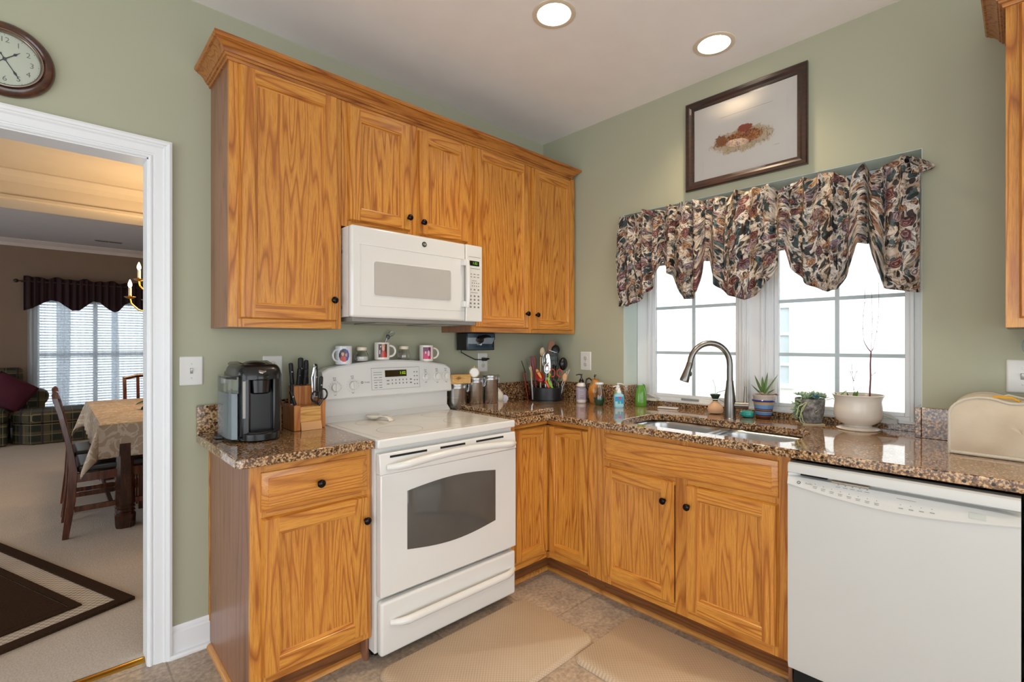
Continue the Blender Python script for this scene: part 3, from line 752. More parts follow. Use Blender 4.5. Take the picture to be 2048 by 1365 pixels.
# ================================================================ RANGE
def rounded_bar(b, pts, r, n=12, flat=None, m=0): b.tube(pts, r, n, m, flat=flat)
def range_stove():
    x0, x1 = -1.686, -0.922
    t = thing('electric_range', 'white freestanding electric range with smooth cooktop and oven door', 'stove', (-1.304, -0.33, 0))
    b = B(); b.box(x0, x1, -0.635, -0.03, 0.045, 0.888); b.obj('body', 'white_mat', t)
    b = B(); b.box(x0+0.02, x1-0.02, -0.60, -0.05, 0.012, 0.045)
    for x in (x0+0.04, x1-0.04): b.cyl((x, -0.56, 0.0), (x, -0.56, 0.014), 0.018); b.cyl((x, -0.1, 0.0), (x, -0.1, 0.014), 0.018)
    b.obj('base', 'dark', t)
    # cooktop
    b = B(); b.box(x0-0.001, x1+0.001, -0.668, -0.03, 0.8895, 0.927); ct = b.obj('cooktop', 'white', t, bevel=0.007, seg=3)
    g = B(); g.box(x0+0.025, x1-0.025, -0.635, -0.115, 0.9272, 0.9282); g.obj('ceramic_glass', plainM('ceramic_top', 'dedad3', 0.06), ct)
    for cx, cy, rr in ((-1.49, -0.50, 0.105), (-1.11, -0.50, 0.115), (-1.49, -0.24, 0.085), (-1.11, -0.24, 0.085)):
        r = B(); r.lathe([(rr, 0.0), (rr, 0.0003), (rr-0.003, 0.0003), (rr-0.003, 0.0)], (cx, cy, 0.9283), n=48, cap=False); r.obj('burner_ring', plainM('burner_ring_grey', 'bdb6ac', 0.2), ct)
    # oven door: face with an arched window opening
    yf = -0.680; z0, z1 = 0.283, 0.868
    b = B(); b.box(x0+0.006, x1-0.002, yf+0.003, -0.640, z0, z1-0.085); door = b.obj('oven_door', 'white', t, bevel=0.005, seg=3)
    b = B(); b.hexa([(x0+0.004, -0.640, z1-0.085), (x1, -0.640, z1-0.085), (x1, yf+0.002, z1-0.085), (x0+0.004, yf+0.002, z1-0.085), (x0+0.004, -0.640, z1), (x1, -0.640, z1), (x1, yf+0.012, z1), (x0+0.004, yf+0.012, z1)])
    b.obj('door_top_rail', 'white', door, bevel=0.004)
    wx0, wx1 = -1.558, -1.064
    def win(ins, y):
        n = 14; pts = []
        for k in range(n+1):
            s = k/n; pts.append((wx0+ins + (wx1-wx0-2*ins)*s, y, 0.698-ins + 0.020*math.sin(PI*s)))
        for k in range(n+1):
            s = 1-k/n; pts.append((wx0+ins + (wx1-wx0-2*ins)*s, y, 0.450+ins - 0.027*math.sin(PI*s)))
        return pts
    b = B(); A = [b.bm.verts.new(p) for p in win(0, yf+0.0025)]; C = [b.bm.verts.new(p) for p in win(0.002, yf+0.0015)]
    for i in range(len(A)): b.bm.faces.new((A[i], A[(i+1) % len(A)], C[(i+1) % len(A)], C[i]))
    b.bm.faces.new(C); b.obj('oven_window', plainM('oven_glass', '55534f', 0.06, var=0.15, scale=3), door)
    b = B()
    for (a, c) in ((-1.635, -1.455), (-1.385, -1.245), (-1.180, -1.005)): b.hexa([(a, yf+0.0087, z1-0.020), (c, yf+0.0087, z1-0.020), (c, yf+0.012, z1-0.020), (a, yf+0.012, z1-0.020), (a, yf+0.0105, z1-0.011), (c, yf+0.0105, z1-0.011), (c, yf+0.014, z1-0.011), (a, yf+0.014, z1-0.011)])
    b.obj('vent_slot', 'dark', door)
    def handle(zc, sag, xa, xb, yb, out, parent):
        pts = []; rs = []; n = 20
        for k in range(n+1):
            s = k/n; e = min(1, min(s, 1-s)/0.10); e = math.sin(e*PI/2)
            pts.append((xa+(xb-xa)*s, yb - out*e + 0.004, zc + sag*math.sin(PI*s))); rs.append(0.011+0.006*e)
        B().tube(pts, rs, 14, flat=1.0).obj('handle', 'white', parent)
    handle(0.812, 0.022, x0+0.035, x1-0.012, yf, 0.034, door)
    # storage drawer
    b = B(); b.box(x0+0.008, x1-0.004, yf+0.004, -0.640, 0.040, 0.262); dr = b.obj('storage_drawer', 'white', t, bevel=0.012, seg=4)
    handle(0.170, 0.0, x0+0.05, x1-0.02, yf, 0.030, dr)
    # backguard
    def topz(x): s = (x-x0)/(x1-x0); return 1.192 + 0.040*math.sin(PI*min(1, max(0, s)))**0.9
    b = B(); b.box(x0+0.006, x1-0.006, -0.080, -0.03, 0.9275, 1.045); b.hexa([(x0+0.006, -0.115, 0.9275), (x1-0.006, -0.115, 0.9275), (x1-0.006, -0.08, 0.9275), (x0+0.006, -0.08, 0.9275), (x0+0.006, -0.083, 0.955), (x1-0.006, -0.083, 0.955), (x1-0.006, -0.08, 0.955), (x0+0.006, -0.08, 0.955)]); b.obj('splash_back', 'white', t, bevel=0.003)
    b = B(); n = 24; secs = []
    for k in range(n+1):
        x = x0 + (x1-x0)*k/n; tz = topz(x) - (0.012 if k in (0, n) else 0)
        secs.append([b.bm.verts.new(p) for p in ((x, -0.03, 1.038), (x, -0.108, 1.038), (x, -0.116, 1.046), (x, -0.100, tz-0.010), (x, -0.094, tz-0.002), (x, -0.088, tz), (x, -0.03, tz))])
    b.skin(secs, 0, s=True); bg_ = b.obj('backguard', 'white', t, sharp=30)
    def F(x, z, o=0.0):  # a point on the sloping front of the backguard
        s = (z-1.046)/(topz(x)-0.010-1.046); return (x, -0.116 + 0.016*s - o, z)
    U = Vector((1, 0, 0)); V = Vector((0, 0.118, 0.993)).normalized(); Nn = U.cross(V)
    p = B()
    def rect(xa, xb, za, zb, o=0.0012, m=0): p.quad([F(xa, za, o), F(xb, za, o), F(xb, zb, o), F(xa, zb, o)], m)
    cx0, cx1 = -1.432, -1.140
    rect(cx0, cx1, 1.188, 1.190)
    for (a, c) in ((cx0, 1.075), (cx1, 1.075)): rect(a, a+0.0015, c, 1.188)
    rect(cx0, cx1, 1.075, 1.0762)
    for r_, z in enumerate((1.165, 1.153, 1.138, 1.125, 1.112, 1.097, 1.085)):
        if r_ in (0, 1, 3): rect(cx0+0.012, cx0+0.062, z, z+0.0022)
        else:
            for k in range(2): rect(cx0+0.016+k*0.027, cx0+0.034+k*0.027, z, z+0.003)
    for r_ in range(2):
        for k in range(5): q = cx0+0.118+k*0.022; rect(q, q+0.006, 1.100+r_*0.018, 1.108+r_*0.018)
        rect(cx0+0.088, cx0+0.104, 1.100+r_*0.018, 1.105+r_*0.018); rect(cx1-0.062, cx1-0.050, 1.100+r_*0.018, 1.107+r_*0.018)
    for r_ in range(4):
        for k in range(2): rect(cx1-0.036+k*0.017, cx1-0.028+k*0.017, 1.092+r_*0.022, 1.098+r_*0.022)
    # burner marks round the knobs
    knobs = [(-1.627, 1.100, 0.022), (-1.535, 1.105, 0.022), (-1.097, 1.128, 0.015), (-1.020, 1.127, 0.019), (-0.957, 1.127, 0.019)]
    for x, z, r_ in knobs:
        for k in range(-4, 9):
            if k in (0,): continue
            a = PI/2 + k*0.42; rect(x+math.cos(a)*(r_+0.010)-0.0011, x+math.cos(a)*(r_+0.010)+0.0011, z+math.sin(a)*(r_+0.010)-0.0011, z+math.sin(a)*(r_+0.010)+0.0011)
        rect(x-0.006, x+0.006, z-r_-0.016, z-r_-0.013); rect(x-0.008, x-0.003, z+r_+0.024, z+r_+0.029); rect(x+0.001, x+0.006, z+r_+0.024, z+r_+0.029)
        rect(x-0.007, x+0.007, z+r_+0.012, z+r_+0.0145); rect(x-0.007, x+0.007, z+r_+0.018, z+r_+0.020)
    p.text('Profile', 0.011, F(-1.456-0.0, 1.118, 0.002), U, V, align='CENTER'); p.obj('panel_print', 'print', bg_)
    lg = B(); lg.lathe([(0.0065, 0), (0.0065, 0.0008), (0.0045, 0.0008), (0.0045, 0)], F(-1.4835, 1.118, 0.0), tuple(Nn), 20, cap=False); lg.text('GE', 0.0062, F(-1.4835, 1.1178, 0.002), U, V, align='CENTER'); lg.obj('round_emblem', plainM('emblem_grey', '4f4d4a', 0.4), bg_)
    d = B(); d.hexa([F(-1.352, 1.140, 0.0), F(-1.222, 1.140, 0.0), F(-1.222, 1.140, 0.0025), F(-1.352, 1.140, 0.0025), F(-1.352, 1.176, 0.0), F(-1.222, 1.176, 0.0), F(-1.222, 1.176, 0.0025), F(-1.352, 1.176, 0.0025)]); dd_ = d.obj('display', plainM('display_brown', '2e2206', 0.15), bg_)
    B().text('1:02', 0.022, F(-1.266, 1.159, 0.0036), U, V, align='LEFT').obj('digits', emit('green_digits', '9ad020', 1.1), dd_)
    for x, z, r_ in knobs:
        k = B(); c = Vector(F(x, z, 0.0)); k.lathe([(r_+0.004, 0), (r_+0.004, 0.003), (r_, 0.005), (r_*0.94, 0.016), (r_*0.86, 0.020), (0.001, 0.0205)], c, tuple(Nn), 28)
        a = c + Nn*0.019; q = U*0.0045; h = V*(r_*0.92); w_ = Nn*0.007
        k.hexa([a-q-h, a+q-h, a+q+h, a-q+h, a-q*0.6-h*0.95+w_, a+q*0.6-h*0.95+w_, a+q*0.6+h*0.95+w_, a-q*0.6+h*0.95+w_])
        k.obj('control_knob', 'white_mat', t, sharp=40)
    return topz
RTOP = range_stove()
# brush-steel / side trim of the range next to the base cabinet is part of its body

# ================================================================ MICROWAVE
def microwave():
    x0, x1 = -1.674, -0.917; z0, z1 = 1.440, 1.858; yf = -0.395
    t = thing('microwave', 'white over-the-range microwave hung below the short cabinet', 'microwave', (-1.30, -0.2, z0))
    b = B(); b.box(x0, x1, -0.355, -0.003, z0+0.003, z1-0.003); b.obj('body', 'white_mat', t, bevel=0.002)
    b = B(); b.box(x0+0.02, x1-0.02, -0.365, -0.03, z0-0.018, z0+0.002); b.box(x0+0.15, x0+0.30, -0.33, -0.1, z0-0.024, z0-0.018); b.box(x1-0.3, x1-0.15, -0.33, -0.1, z0-0.024, z0-0.018); b.obj('vent_base', plainM('vent_grey', '8d8a85', 0.4), t, bevel=0.003)
    xd = -1.030   # door / panel split
    d = B(); d.box(x0-0.002, xd-0.001, yf, -0.357, z0, z1); door = d.obj('door', 'white', t, bevel=0.012, seg=4)
    f = B()
    fx0, fx1, fz0, fz1 = -1.634, xd-0.012, 1.497, 1.772
    # sunk frame plate drawn by a thin raised lip
    for q in ((fx0, fx1, fz1, fz1+0.003), (fx0, fx0+0.003, fz0, fz1), (fx0, fx1, fz0-0.003, fz0)): f.box(q[0], q[1], yf-0.0018, yf+0.001, q[2], q[3])
    f.obj('door_lip', 'white_mat', door, bevel=0.0008)
    wx0, wx1, wz0, wz1 = -1.563, -1.133, 1.545, 1.700
    rim = B()
    outp = rrect(wx0-0.008, wx1+0.008, wz0-0.008, wz1+0.008, 0.018); inp = rrect(wx0, wx1, wz0, wz1, 0.012)
    A = [rim.bm.verts.new((x, yf-0.0008, z)) for x, z in outp]; C = [rim.bm.verts.new((x, yf+0.008, z)) for x, z in inp]; D_ = [rim.bm.verts.new((x, yf-0.0022, z)) for x, z in rrect(wx0-0.002, wx1+0.002, wz0-0.002, wz1+0.002, 0.013)]
    rim.skin([A, D_], cap=False); rim.obj('window_rim', 'white_mat', door)
    w = B(); w.bm.faces.new([w.bm.verts.new((x, yf-0.0012, z)) for x, z in inp]); w.obj('window', plainM('microwave_glass', 'b4b0aa', 0.12, var=0.02), door)
    h = B(); hx_ = xd-0.012
    h.tube([(hx_, yf-0.028, 1.512), (hx_, yf-0.036, 1.56), (hx_, yf-0.038, 1.64), (hx_, yf-0.036, 1.72), (hx_, yf-0.028, 1.768)], [0.010, 0.012, 0.0125, 0.012, 0.010], 12)
    for z in (1.530, 1.752): h.box(hx_-0.022, hx_+0.008, yf-0.030, yf+0.001, z-0.016, z+0.016)
    h.obj('handle', 'white', door, bevel=0.003)
    p = B(); p.box(xd+0.001, x1+0.002, yf, -0.357, z0, z1); pan = p.obj('control_panel', 'white', t, bevel=0.006, seg=3)
    m = B(); y = yf-0.0006
    def rc(xa, xb, za, zb): m.quad([(xa, y, za), (xb, y, za), (xb, y, zb), (xa, y, zb)])
    rc(-1.012, -0.928, 1.792, 1.794); rc(-1.005, -0.932, 1.7295, 1.7315)
    for z in (1.715, 1.700): 
        for k in range(3): rc(-1.003+k*0.025, -0.988+k*0.025, z-0.018, z-0.014)
    rc(-0.990, -0.955, 1.662, 1.6645)
    for z in (1.648, 1.632):
        for k in range(5): rc(-1.003+k*0.0145, -0.997+k*0.0145, z, z+0.006)
    for k in range(3): rc(-1.003+k*0.027, -0.992+k*0.027, 1.611, 1.619)
    rc(-0.997, -0.948, 1.597, 1.5995)
    for r_ in range(4):
        for k in range(3): rc(-1.003+k*0.027, -0.991+k*0.027, 1.575-r_*0.020, 1.584-r_*0.020)
    m.obj('panel_print', 'print', pan)
    d = B(); d.box(-1.004, -0.938, yf-0.001, yf+0.001, 1.745, 1.772); ds = d.obj('display', plainM('display_black', '12110c', 0.15), pan)
    B().text('1:02', 0.020, (-0.985, yf-0.0018, 1.7585), (1, 0, 0), (0, 0, 1), align='LEFT').obj('digits', emit('green_digits_small', '7ac03a', 1.0), ds)
    e = B(); c = (-1.292, yf, 1.818); e.lathe([(0.0135, 0.0), (0.0135, 0.002), (0.0115, 0.0028), (0.010, 0.002), (0.0, 0.002)], c, (0, -1, 0), 28, cap=False); em = e.obj('round_emblem', plainM('emblem_dark', '2c2a28', 0.3), door)
    B().text('GE', 0.015, (c[0], yf-0.0030, c[2]), (1, 0, 0), (0, 0, 1), align='CENTER').obj('emblem_letters', 'white_mat', em)
    for z in (1.745, 1.488): B().box(x0-0.0026, x0+0.001, -0.303, -0.297, z-0.008, z+0.008).obj('side_slot', 'print', t)
microwave()

# ================================================================ DISHWASHER
def dishwasher():
    y1, y0 = -1.868, -2.474; xf = -0.655
    t = thing('dishwasher', 'white built-in dishwasher right of the sink cabinet, under the counter', 'dishwasher', (-0.33, -2.17, 0))
    b = B(); b.box(-0.60, -0.02, y0+0.004, y1-0.004, 0.02, 0.872); b.obj('tub', 'dark', t)
    b = B(); b.box(-0.565, -0.55, y0+0.006, y1-0.006, 0.004, 0.105); b.obj('kick_plate', plainM('kick_white', 'c9c6c0', 0.4), t)
    # door: outline sweeps in section (crowned top lip, pocket under it, then the flat front)
    d = B()
    def ctrl(y):      # lower edge of the control band sags in the middle
        s = (y1-y)/(y1-y0); return 0.800 - 0.030*math.sin(PI*s)
    n = 24; rows = []
    for k in range(n+1):
        y = y1 + (y0-y1)*k/n
        s = k/n; e = 1.0 if 0 < k < n else 0.0
        pk = 0.012*min(1, min(s, 1-s)/0.07)   # the handle pocket fades out at both ends
        zc = ctrl(y)
        pr_ = [(-0.602, 0.876), (xf+0.012, 0.877), (xf+0.003, 0.872), (xf, 0.862), (xf, 0.842), (xf+0.002+pk*0.8, 0.840), (xf+0.004+pk*3.4, 0.8385), (xf+0.004+pk*3.0, 0.829), (xf+0.001+pk*1.6, 0.824), (xf-0.002+pk*0.3, zc+0.012), (xf-0.0045, zc), (xf-0.003, zc-0.005), (xf, zc-0.006), (xf, 0.130), (xf+0.006, 0.110), (-0.602, 0.108)]
        rows.append([d.bm.verts.new((x, y, z)) for x, z in pr_])
    d.skin(rows, 0, s=True); door = d.obj('door', 'dw_white', t, sharp=28)
    # raised side ribs of the door
    p = B(); xx = xf-0.0012
    def on_band(y, z):
        zc = ctrl(y); s = (0.824-z)/(0.824-(zc+0.012)); pk = 0.012*min(1, min((y1-y)/(y1-y0), 1-(y1-y)/(y1-y0))/0.07); xa, xb = xf+0.001+pk*1.6, xf-0.002+pk*0.3
        if z < zc+0.012:
            s2 = (zc+0.012-z)/0.012; return (xb + (xf-0.0045-xb)*s2 - 0.0012, y, z)
        return (xa+(xb-xa)*s-0.0014, y, z)
    def rc(ya, yb, za, zb): p.quad([on_band(ya, za), on_band(yb, za), on_band(yb, zb), on_band(ya, zb)])
    for k in range(5): ya = -2.024-k*0.021; rc(ya, ya-0.004, 0.820, 0.823); rc(ya+0.005, ya-0.009, 0.8135, 0.8150)
    for k in range(8):
        ya = -1.955-k*0.026; zc = ctrl(ya); rc(ya, ya-0.003, zc+0.0225, zc+0.0245); rc(ya+0.005, ya-0.009, zc+0.015, zc+0.0165); rc(ya+0.004, ya-0.008, zc+0.0105, zc+0.0120)
    for k in range(4): ya = -2.20-k*0.026; zc = ctrl(ya); rc(ya, ya-0.003, zc+0.0245, zc+0.0262); rc(ya+0.003, ya-0.009, zc+0.014, zc+0.0165)
    rc(-2.19, -2.24, 0.812, 0.8132)
    P0 = Vector(on_band(-1.937, 0.808)); P1 = Vector(on_band(-1.937, 0.816)); V = (P1-P0).normalized(); U = Vector((0, -1, 0))
    p.text('Profile', 0.009, P0+Vector((-0.0006, 0, 0)), U, V, align='CENTER'); p.obj('panel_print', plainM('print_light', '8b8984', 0.6), door)
    N2 = U.cross(V); e = B(); c = Vector(on_band(-1.905, 0.808)); e.lathe([(0.006, 0), (0.006, 0.0008), (0.0042, 0.0008), (0.0042, 0)], c, tuple(N2), 20, cap=False); e.text('GE', 0.0058, c+N2*0.001, U, V, align='CENTER'); e.obj('round_emblem', plainM('emblem_grey2', '5a5855', 0.4), door)
    q = B(); q.quad([on_band(-2.365, 0.797), on_band(-2.402, 0.797), on_band(-2.402, 0.812), on_band(-2.365, 0.812)]); q.obj('display', plainM('dw_display', 'b8bdb9', 0.2), door)
    v = B(); v.box(xf+0.020, xf+0.040, -1.990, -1.905, 0.8315, 0.8345); v.obj('vent_slot', 'dark', door)
    v = B(); v.box(xf+0.012, xf+0.036, -2.115, -2.005, 0.8275, 0.8320); v.obj('latch_pull', plainM('latch_tan', 'b9ab97', 0.4), door, bevel=0.0015)
dishwasher()

# ================================================================ CEILING CANS (two in view, two added behind the camera)
for i, (lx, ly) in enumerate(CANS):
    lab = ['recessed ceiling light with white trim nearer the range cabinets', 'recessed ceiling light with white trim above the framed picture', 'added recessed ceiling light, unseen behind the camera, left one', 'added recessed ceiling light, unseen behind the camera, right one'][i]
    t = thing('recessed_light', lab, 'ceiling light', (lx, ly, CEIL), 'recessed kitchen ceiling lights')
    b = B(); b.lathe([(0.076, 0.002), (0.076, -0.004), (0.090, -0.005), (0.097, -0.003), (0.098, 0.0), (0.080, 0.0)], (lx, ly, CEIL-0.0005), n=40, cap=False); b.obj('trim_ring', plainM('can_trim', 'dccdb8', 0.4), t)
    b = B(); b.lathe([(0.076, 0.0), (0.070, 0.05), (0.062, 0.10), (0.001, 0.101)], (lx, ly, CEIL), n=40, cap=False); b.obj('baffle', plainM('can_baffle', 'f6f3ee', 0.35), t)
    b = B(); b.ball((lx, ly, CEIL+0.072), 0.056, 0.056, 0.030, 24, 10); b.obj('bulb', emit('can_bulb_glow', 'fff1dc', 24.0), t)

# ================================================================ WALL PLATES
def plate(P, u, v, w2=0.035, h2=0.0575):
    b = B(); b.hexa([P(u-w2, v-h2, 0.0005), P(u+w2, v-h2, 0.0005), P(u+w2-0.004, v-h2+0.004, 0.006), P(u-w2+0.004, v-h2+0.004, 0.006), P(u-w2, v+h2, 0.0005), P(u+w2, v+h2, 0.0005), P(u+w2-0.004, v+h2-0.004, 0.006), P(u-w2+0.004, v+h2-0.004, 0.006)]); return b
def screw(P, u, v, parent):
    ax = Vector(P(0, 0, 1)); B().lathe([(0.0032, 0.0), (0.0028, 0.0012), (0.0004, 0.0014)], P(u, v, 0.006), ax, 10).obj('screw', plainM('screw_grey', 'a9a7a2', 0.3, 0.6), parent)
def toggle_plate(P, u, v, label, w2, gang=(0,), h2=0.064):
    t = thing('light_switch', label, 'light switch', P(u, v, 0), None)
    plate(P, u, v, w2, h2).obj('cover_plate', 'white_mat', t, bevel=0.003)
    for g in gang:
        b = B(); fbox(b, P, u+g-0.0055, u+g+0.0055, v-0.012, v+0.012, 0.0058, 0.0066); b.obj('toggle_slot', plainM('slot_grey', '8b8985', 0.5), t)
        b = B(); b.hexa([P(u+g-0.004, v-0.004, 0.006), P(u+g+0.004, v-0.004, 0.006), P(u+g+0.003, v+0.004, 0.017), P(u+g-0.003, v+0.004, 0.017), P(u+g-0.004, v+0.006, 0.006), P(u+g+0.004, v+0.006, 0.006), P(u+g+0.003, v+0.011, 0.016), P(u+g-0.003, v+0.011, 0.016)]); b.obj('toggle', 'white_mat', t, bevel=0.001)
        for s in (-1, 1): screw(P, u+g, v+s*0.030, t)
def outlet_plate(P, u, v, label, w2=0.044, h2=0.064, blank=False):
    t = thing('wall_outlet', label, 'outlet', P(u, v, 0), None)
    plate(P, u, v, w2, h2).obj('cover_plate', 'white_mat', t, bevel=0.003)
    for s in (-1, 1):
        b = B(); ax = Vector(P(0, 0, 1)); b.lathe([(0.0165, 0), (0.0165, 0.0012), (0.0150, 0.0018), (0.0005, 0.0018)], P(u, v+s*0.021, 0.006), ax, 24); rc = b.obj('receptacle', plainM('receptacle_ivory', 'c9c4bb', 0.4), t)
        b = B()
        for q in (-1, 1): fbox(b, P, u+q*0.006-0.001, u+q*0.006+0.001, v+s*0.021-0.001, v+s*0.021+0.007, 0.0077, 0.0083)
        fbox(b, P, u-0.002, u+0.002, v+s*0.021-0.010, v+s*0.021-0.006, 0.0077, 0.0083); b.obj('slots', 'dark', rc)
    screw(P, u, v, t); return t
toggle_plate(PA, -2.2095, 1.2025, 'white oversized light switch plate beside the doorway', 0.0445)
outlet_plate(PA, -1.883, 1.199, 'white outlet plate half hidden behind the coffee maker', 0.045)
outlet_plate(PA, -0.587, 1.196, 'white outlet with a black plug, below the can opener', 0.042, 0.063)
outlet_plate(PB, -0.400, 1.200, 'white duplex outlet on the window wall near the corner', 0.047, 0.065)
toggle_plate(PB, -2.475, 1.196, 'white light switch plate at the right edge above the fabric cover', 0.045)

# ---------------------------------------------------------------- small things are placed by where the photo sees them
FWD = Vector((math.cos(YAW), math.sin(YAW), 0)); RGT = Vector((math.sin(YAW), -math.cos(YAW), 0)); CAM = Vector(cam.location)
def AT(px, py, D):
    return CAM + FWD*D + RGT*((px-1035.5)/972.0*D) + Vector((0, 0, (687.3-py)/972.0*D))
def flat(name, color, rough=0.5, metal=0.0): return plainM(name, color, rough, metal)

# ================================================================ FRAMED PICTURE
def picture():
    y0, y1, z0, z1 = -1.758, -1.135, 2.187, 2.684
    t = thing('framed_picture', 'dark wood framed watercolour with a wide cream mat, above the window', 'picture', (0, (y0+y1)/2, z0))
    b = B(); prof = [(0, 0.002), (0, 0.020), (0.006, 0.026), (0.022, 0.024), (0.034, 0.017), (0.046, 0.015), (0.048, 0.010), (0.048, 0.002)]
    R = [[b.bm.verts.new(PB(*p)) for p in ((y0+q, z0+q, w), (y1-q, z0+q, w), (y1-q, z1-q, w), (y0+q, z1-q, w))] for q, w in prof]
    b.skin(R, 0, cap=False, s=False)
    fm = NT('walnut_frame'); v = fm.coords((8, 1, 8)); n = fm.noise(v, 9, 4); fm.color(fm.ramp(n, [(0.3, '160b07'), (0.55, '2f170c'), (0.8, '46230f')])); fm.set(Roughness=0.3, Coat_Weight=0.4)
    b.obj('frame', fm.m, t, sharp=20)
    b = B(); fbox(b, PB, y0+0.04, y1-0.04, z0+0.04, z1-0.04, 0.003, 0.008); b.obj('mat_board', flat('cream_mat', 'ebe2d8', 0.8), t)
    # the sheet: a fine border line above, a signature line, and the loose watercolour patch in the middle
    a = B(); fbox(a, PB, -1.66, -1.24, 2.25, 2.62, 0.0081, 0.0085)
    t2 = NT('watercolour_sheet'); tc = t2.add('ShaderNodeTexCoord'); mp = t2.add('ShaderNodeMapping'); t2.link(tc.outputs['Object'], mp.inputs['Vector'])
    mp.inputs['Location'].default_value = (0, 0.0, -0.225); sp = t2.add('ShaderNodeSeparateXYZ'); t2.link(mp.outputs[0], sp.inputs[0])
    yy, zz = sp.outputs[1], sp.outputs[2]
    def blob(cy, cz, ry, rz, amp, sc, lo, hi):
        n = t2.noise(mp.outputs[0], sc, 4, 0.7, 0.6)
        q = t2.math('ADD', t2.math('POWER', t2.math('DIVIDE', t2.math('ABSOLUTE', t2.math('SUBTRACT', yy, cy)), ry), 2.0), t2.math('POWER', t2.math('DIVIDE', t2.math('ABSOLUTE', t2.math('SUBTRACT', zz, cz)), rz), 2.0))
        return t2.ramp(t2.math('ADD', q, t2.math('MULTIPLY', t2.math('SUBTRACT', n, 0.5), amp)), [(lo, 1.0), (hi, 0.0)])
    paper = 'ece3d9'; n1 = t2.noise(mp.outputs[0], 42, 4, 0.7, 1.5); n2 = t2.noise(mp.outputs[0], 90, 3, 0.6, 0.8)
    wash = t2.ramp(n1, [(0.35, '8b8a52'), (0.45, 'c9b088'), (0.52, 'dccab0'), (0.60, 'b98a5a'), (0.70, '8a7a70')])
    ink = t2.ramp(n2, [(0.32, '3e2418'), (0.44, '8a4320'), (0.52, 'b9682c'), (0.60, 'd29a58'), (0.70, '7a6a3a')])
    c2 = t2.mix(blob(0.0, -0.012, 0.165, 0.066, 1.8, 30, 0.75, 1.25), paper, wash)
    c2 = t2.mix(blob(0.0, -0.002, 0.115, 0.042, 1.8, 46, 0.70, 0.95), c2, ink)
    c2 = t2.mix(blob(0.115, 0.012, 0.040, 0.040, 2.4, 70, 0.45, 0.7), c2, '9a5c2c')
    c2 = t2.mix(blob(-0.012, 0.046, 0.045, 0.022, 1.8, 60, 0.6, 0.85), c2, '9c3f22')
    t2.color(c2); t2.set(Roughness=0.85)
    a.obj('watercolour', t2.m, t)
    a = B(); fbox(a, PB, -1.60, -1.33, 2.5485, 2.5495, 0.0086, 0.0089); a.obj('border_line', flat('ink_line', '9a9088', 0.8), t)
    a = B(); fbox(a, PB, -1.63, -1.605, 2.325, 2.3262, 0.0086, 0.0089); a.obj('signature_line', flat('ink_line', '9a9088', 0.8), t)
    b = B(); fbox(b, PB, y0+0.044, y1-0.044, z0+0.044, z1-0.044, 0.0125, 0.0140); b.obj('glazing', 'pane', t)
picture()

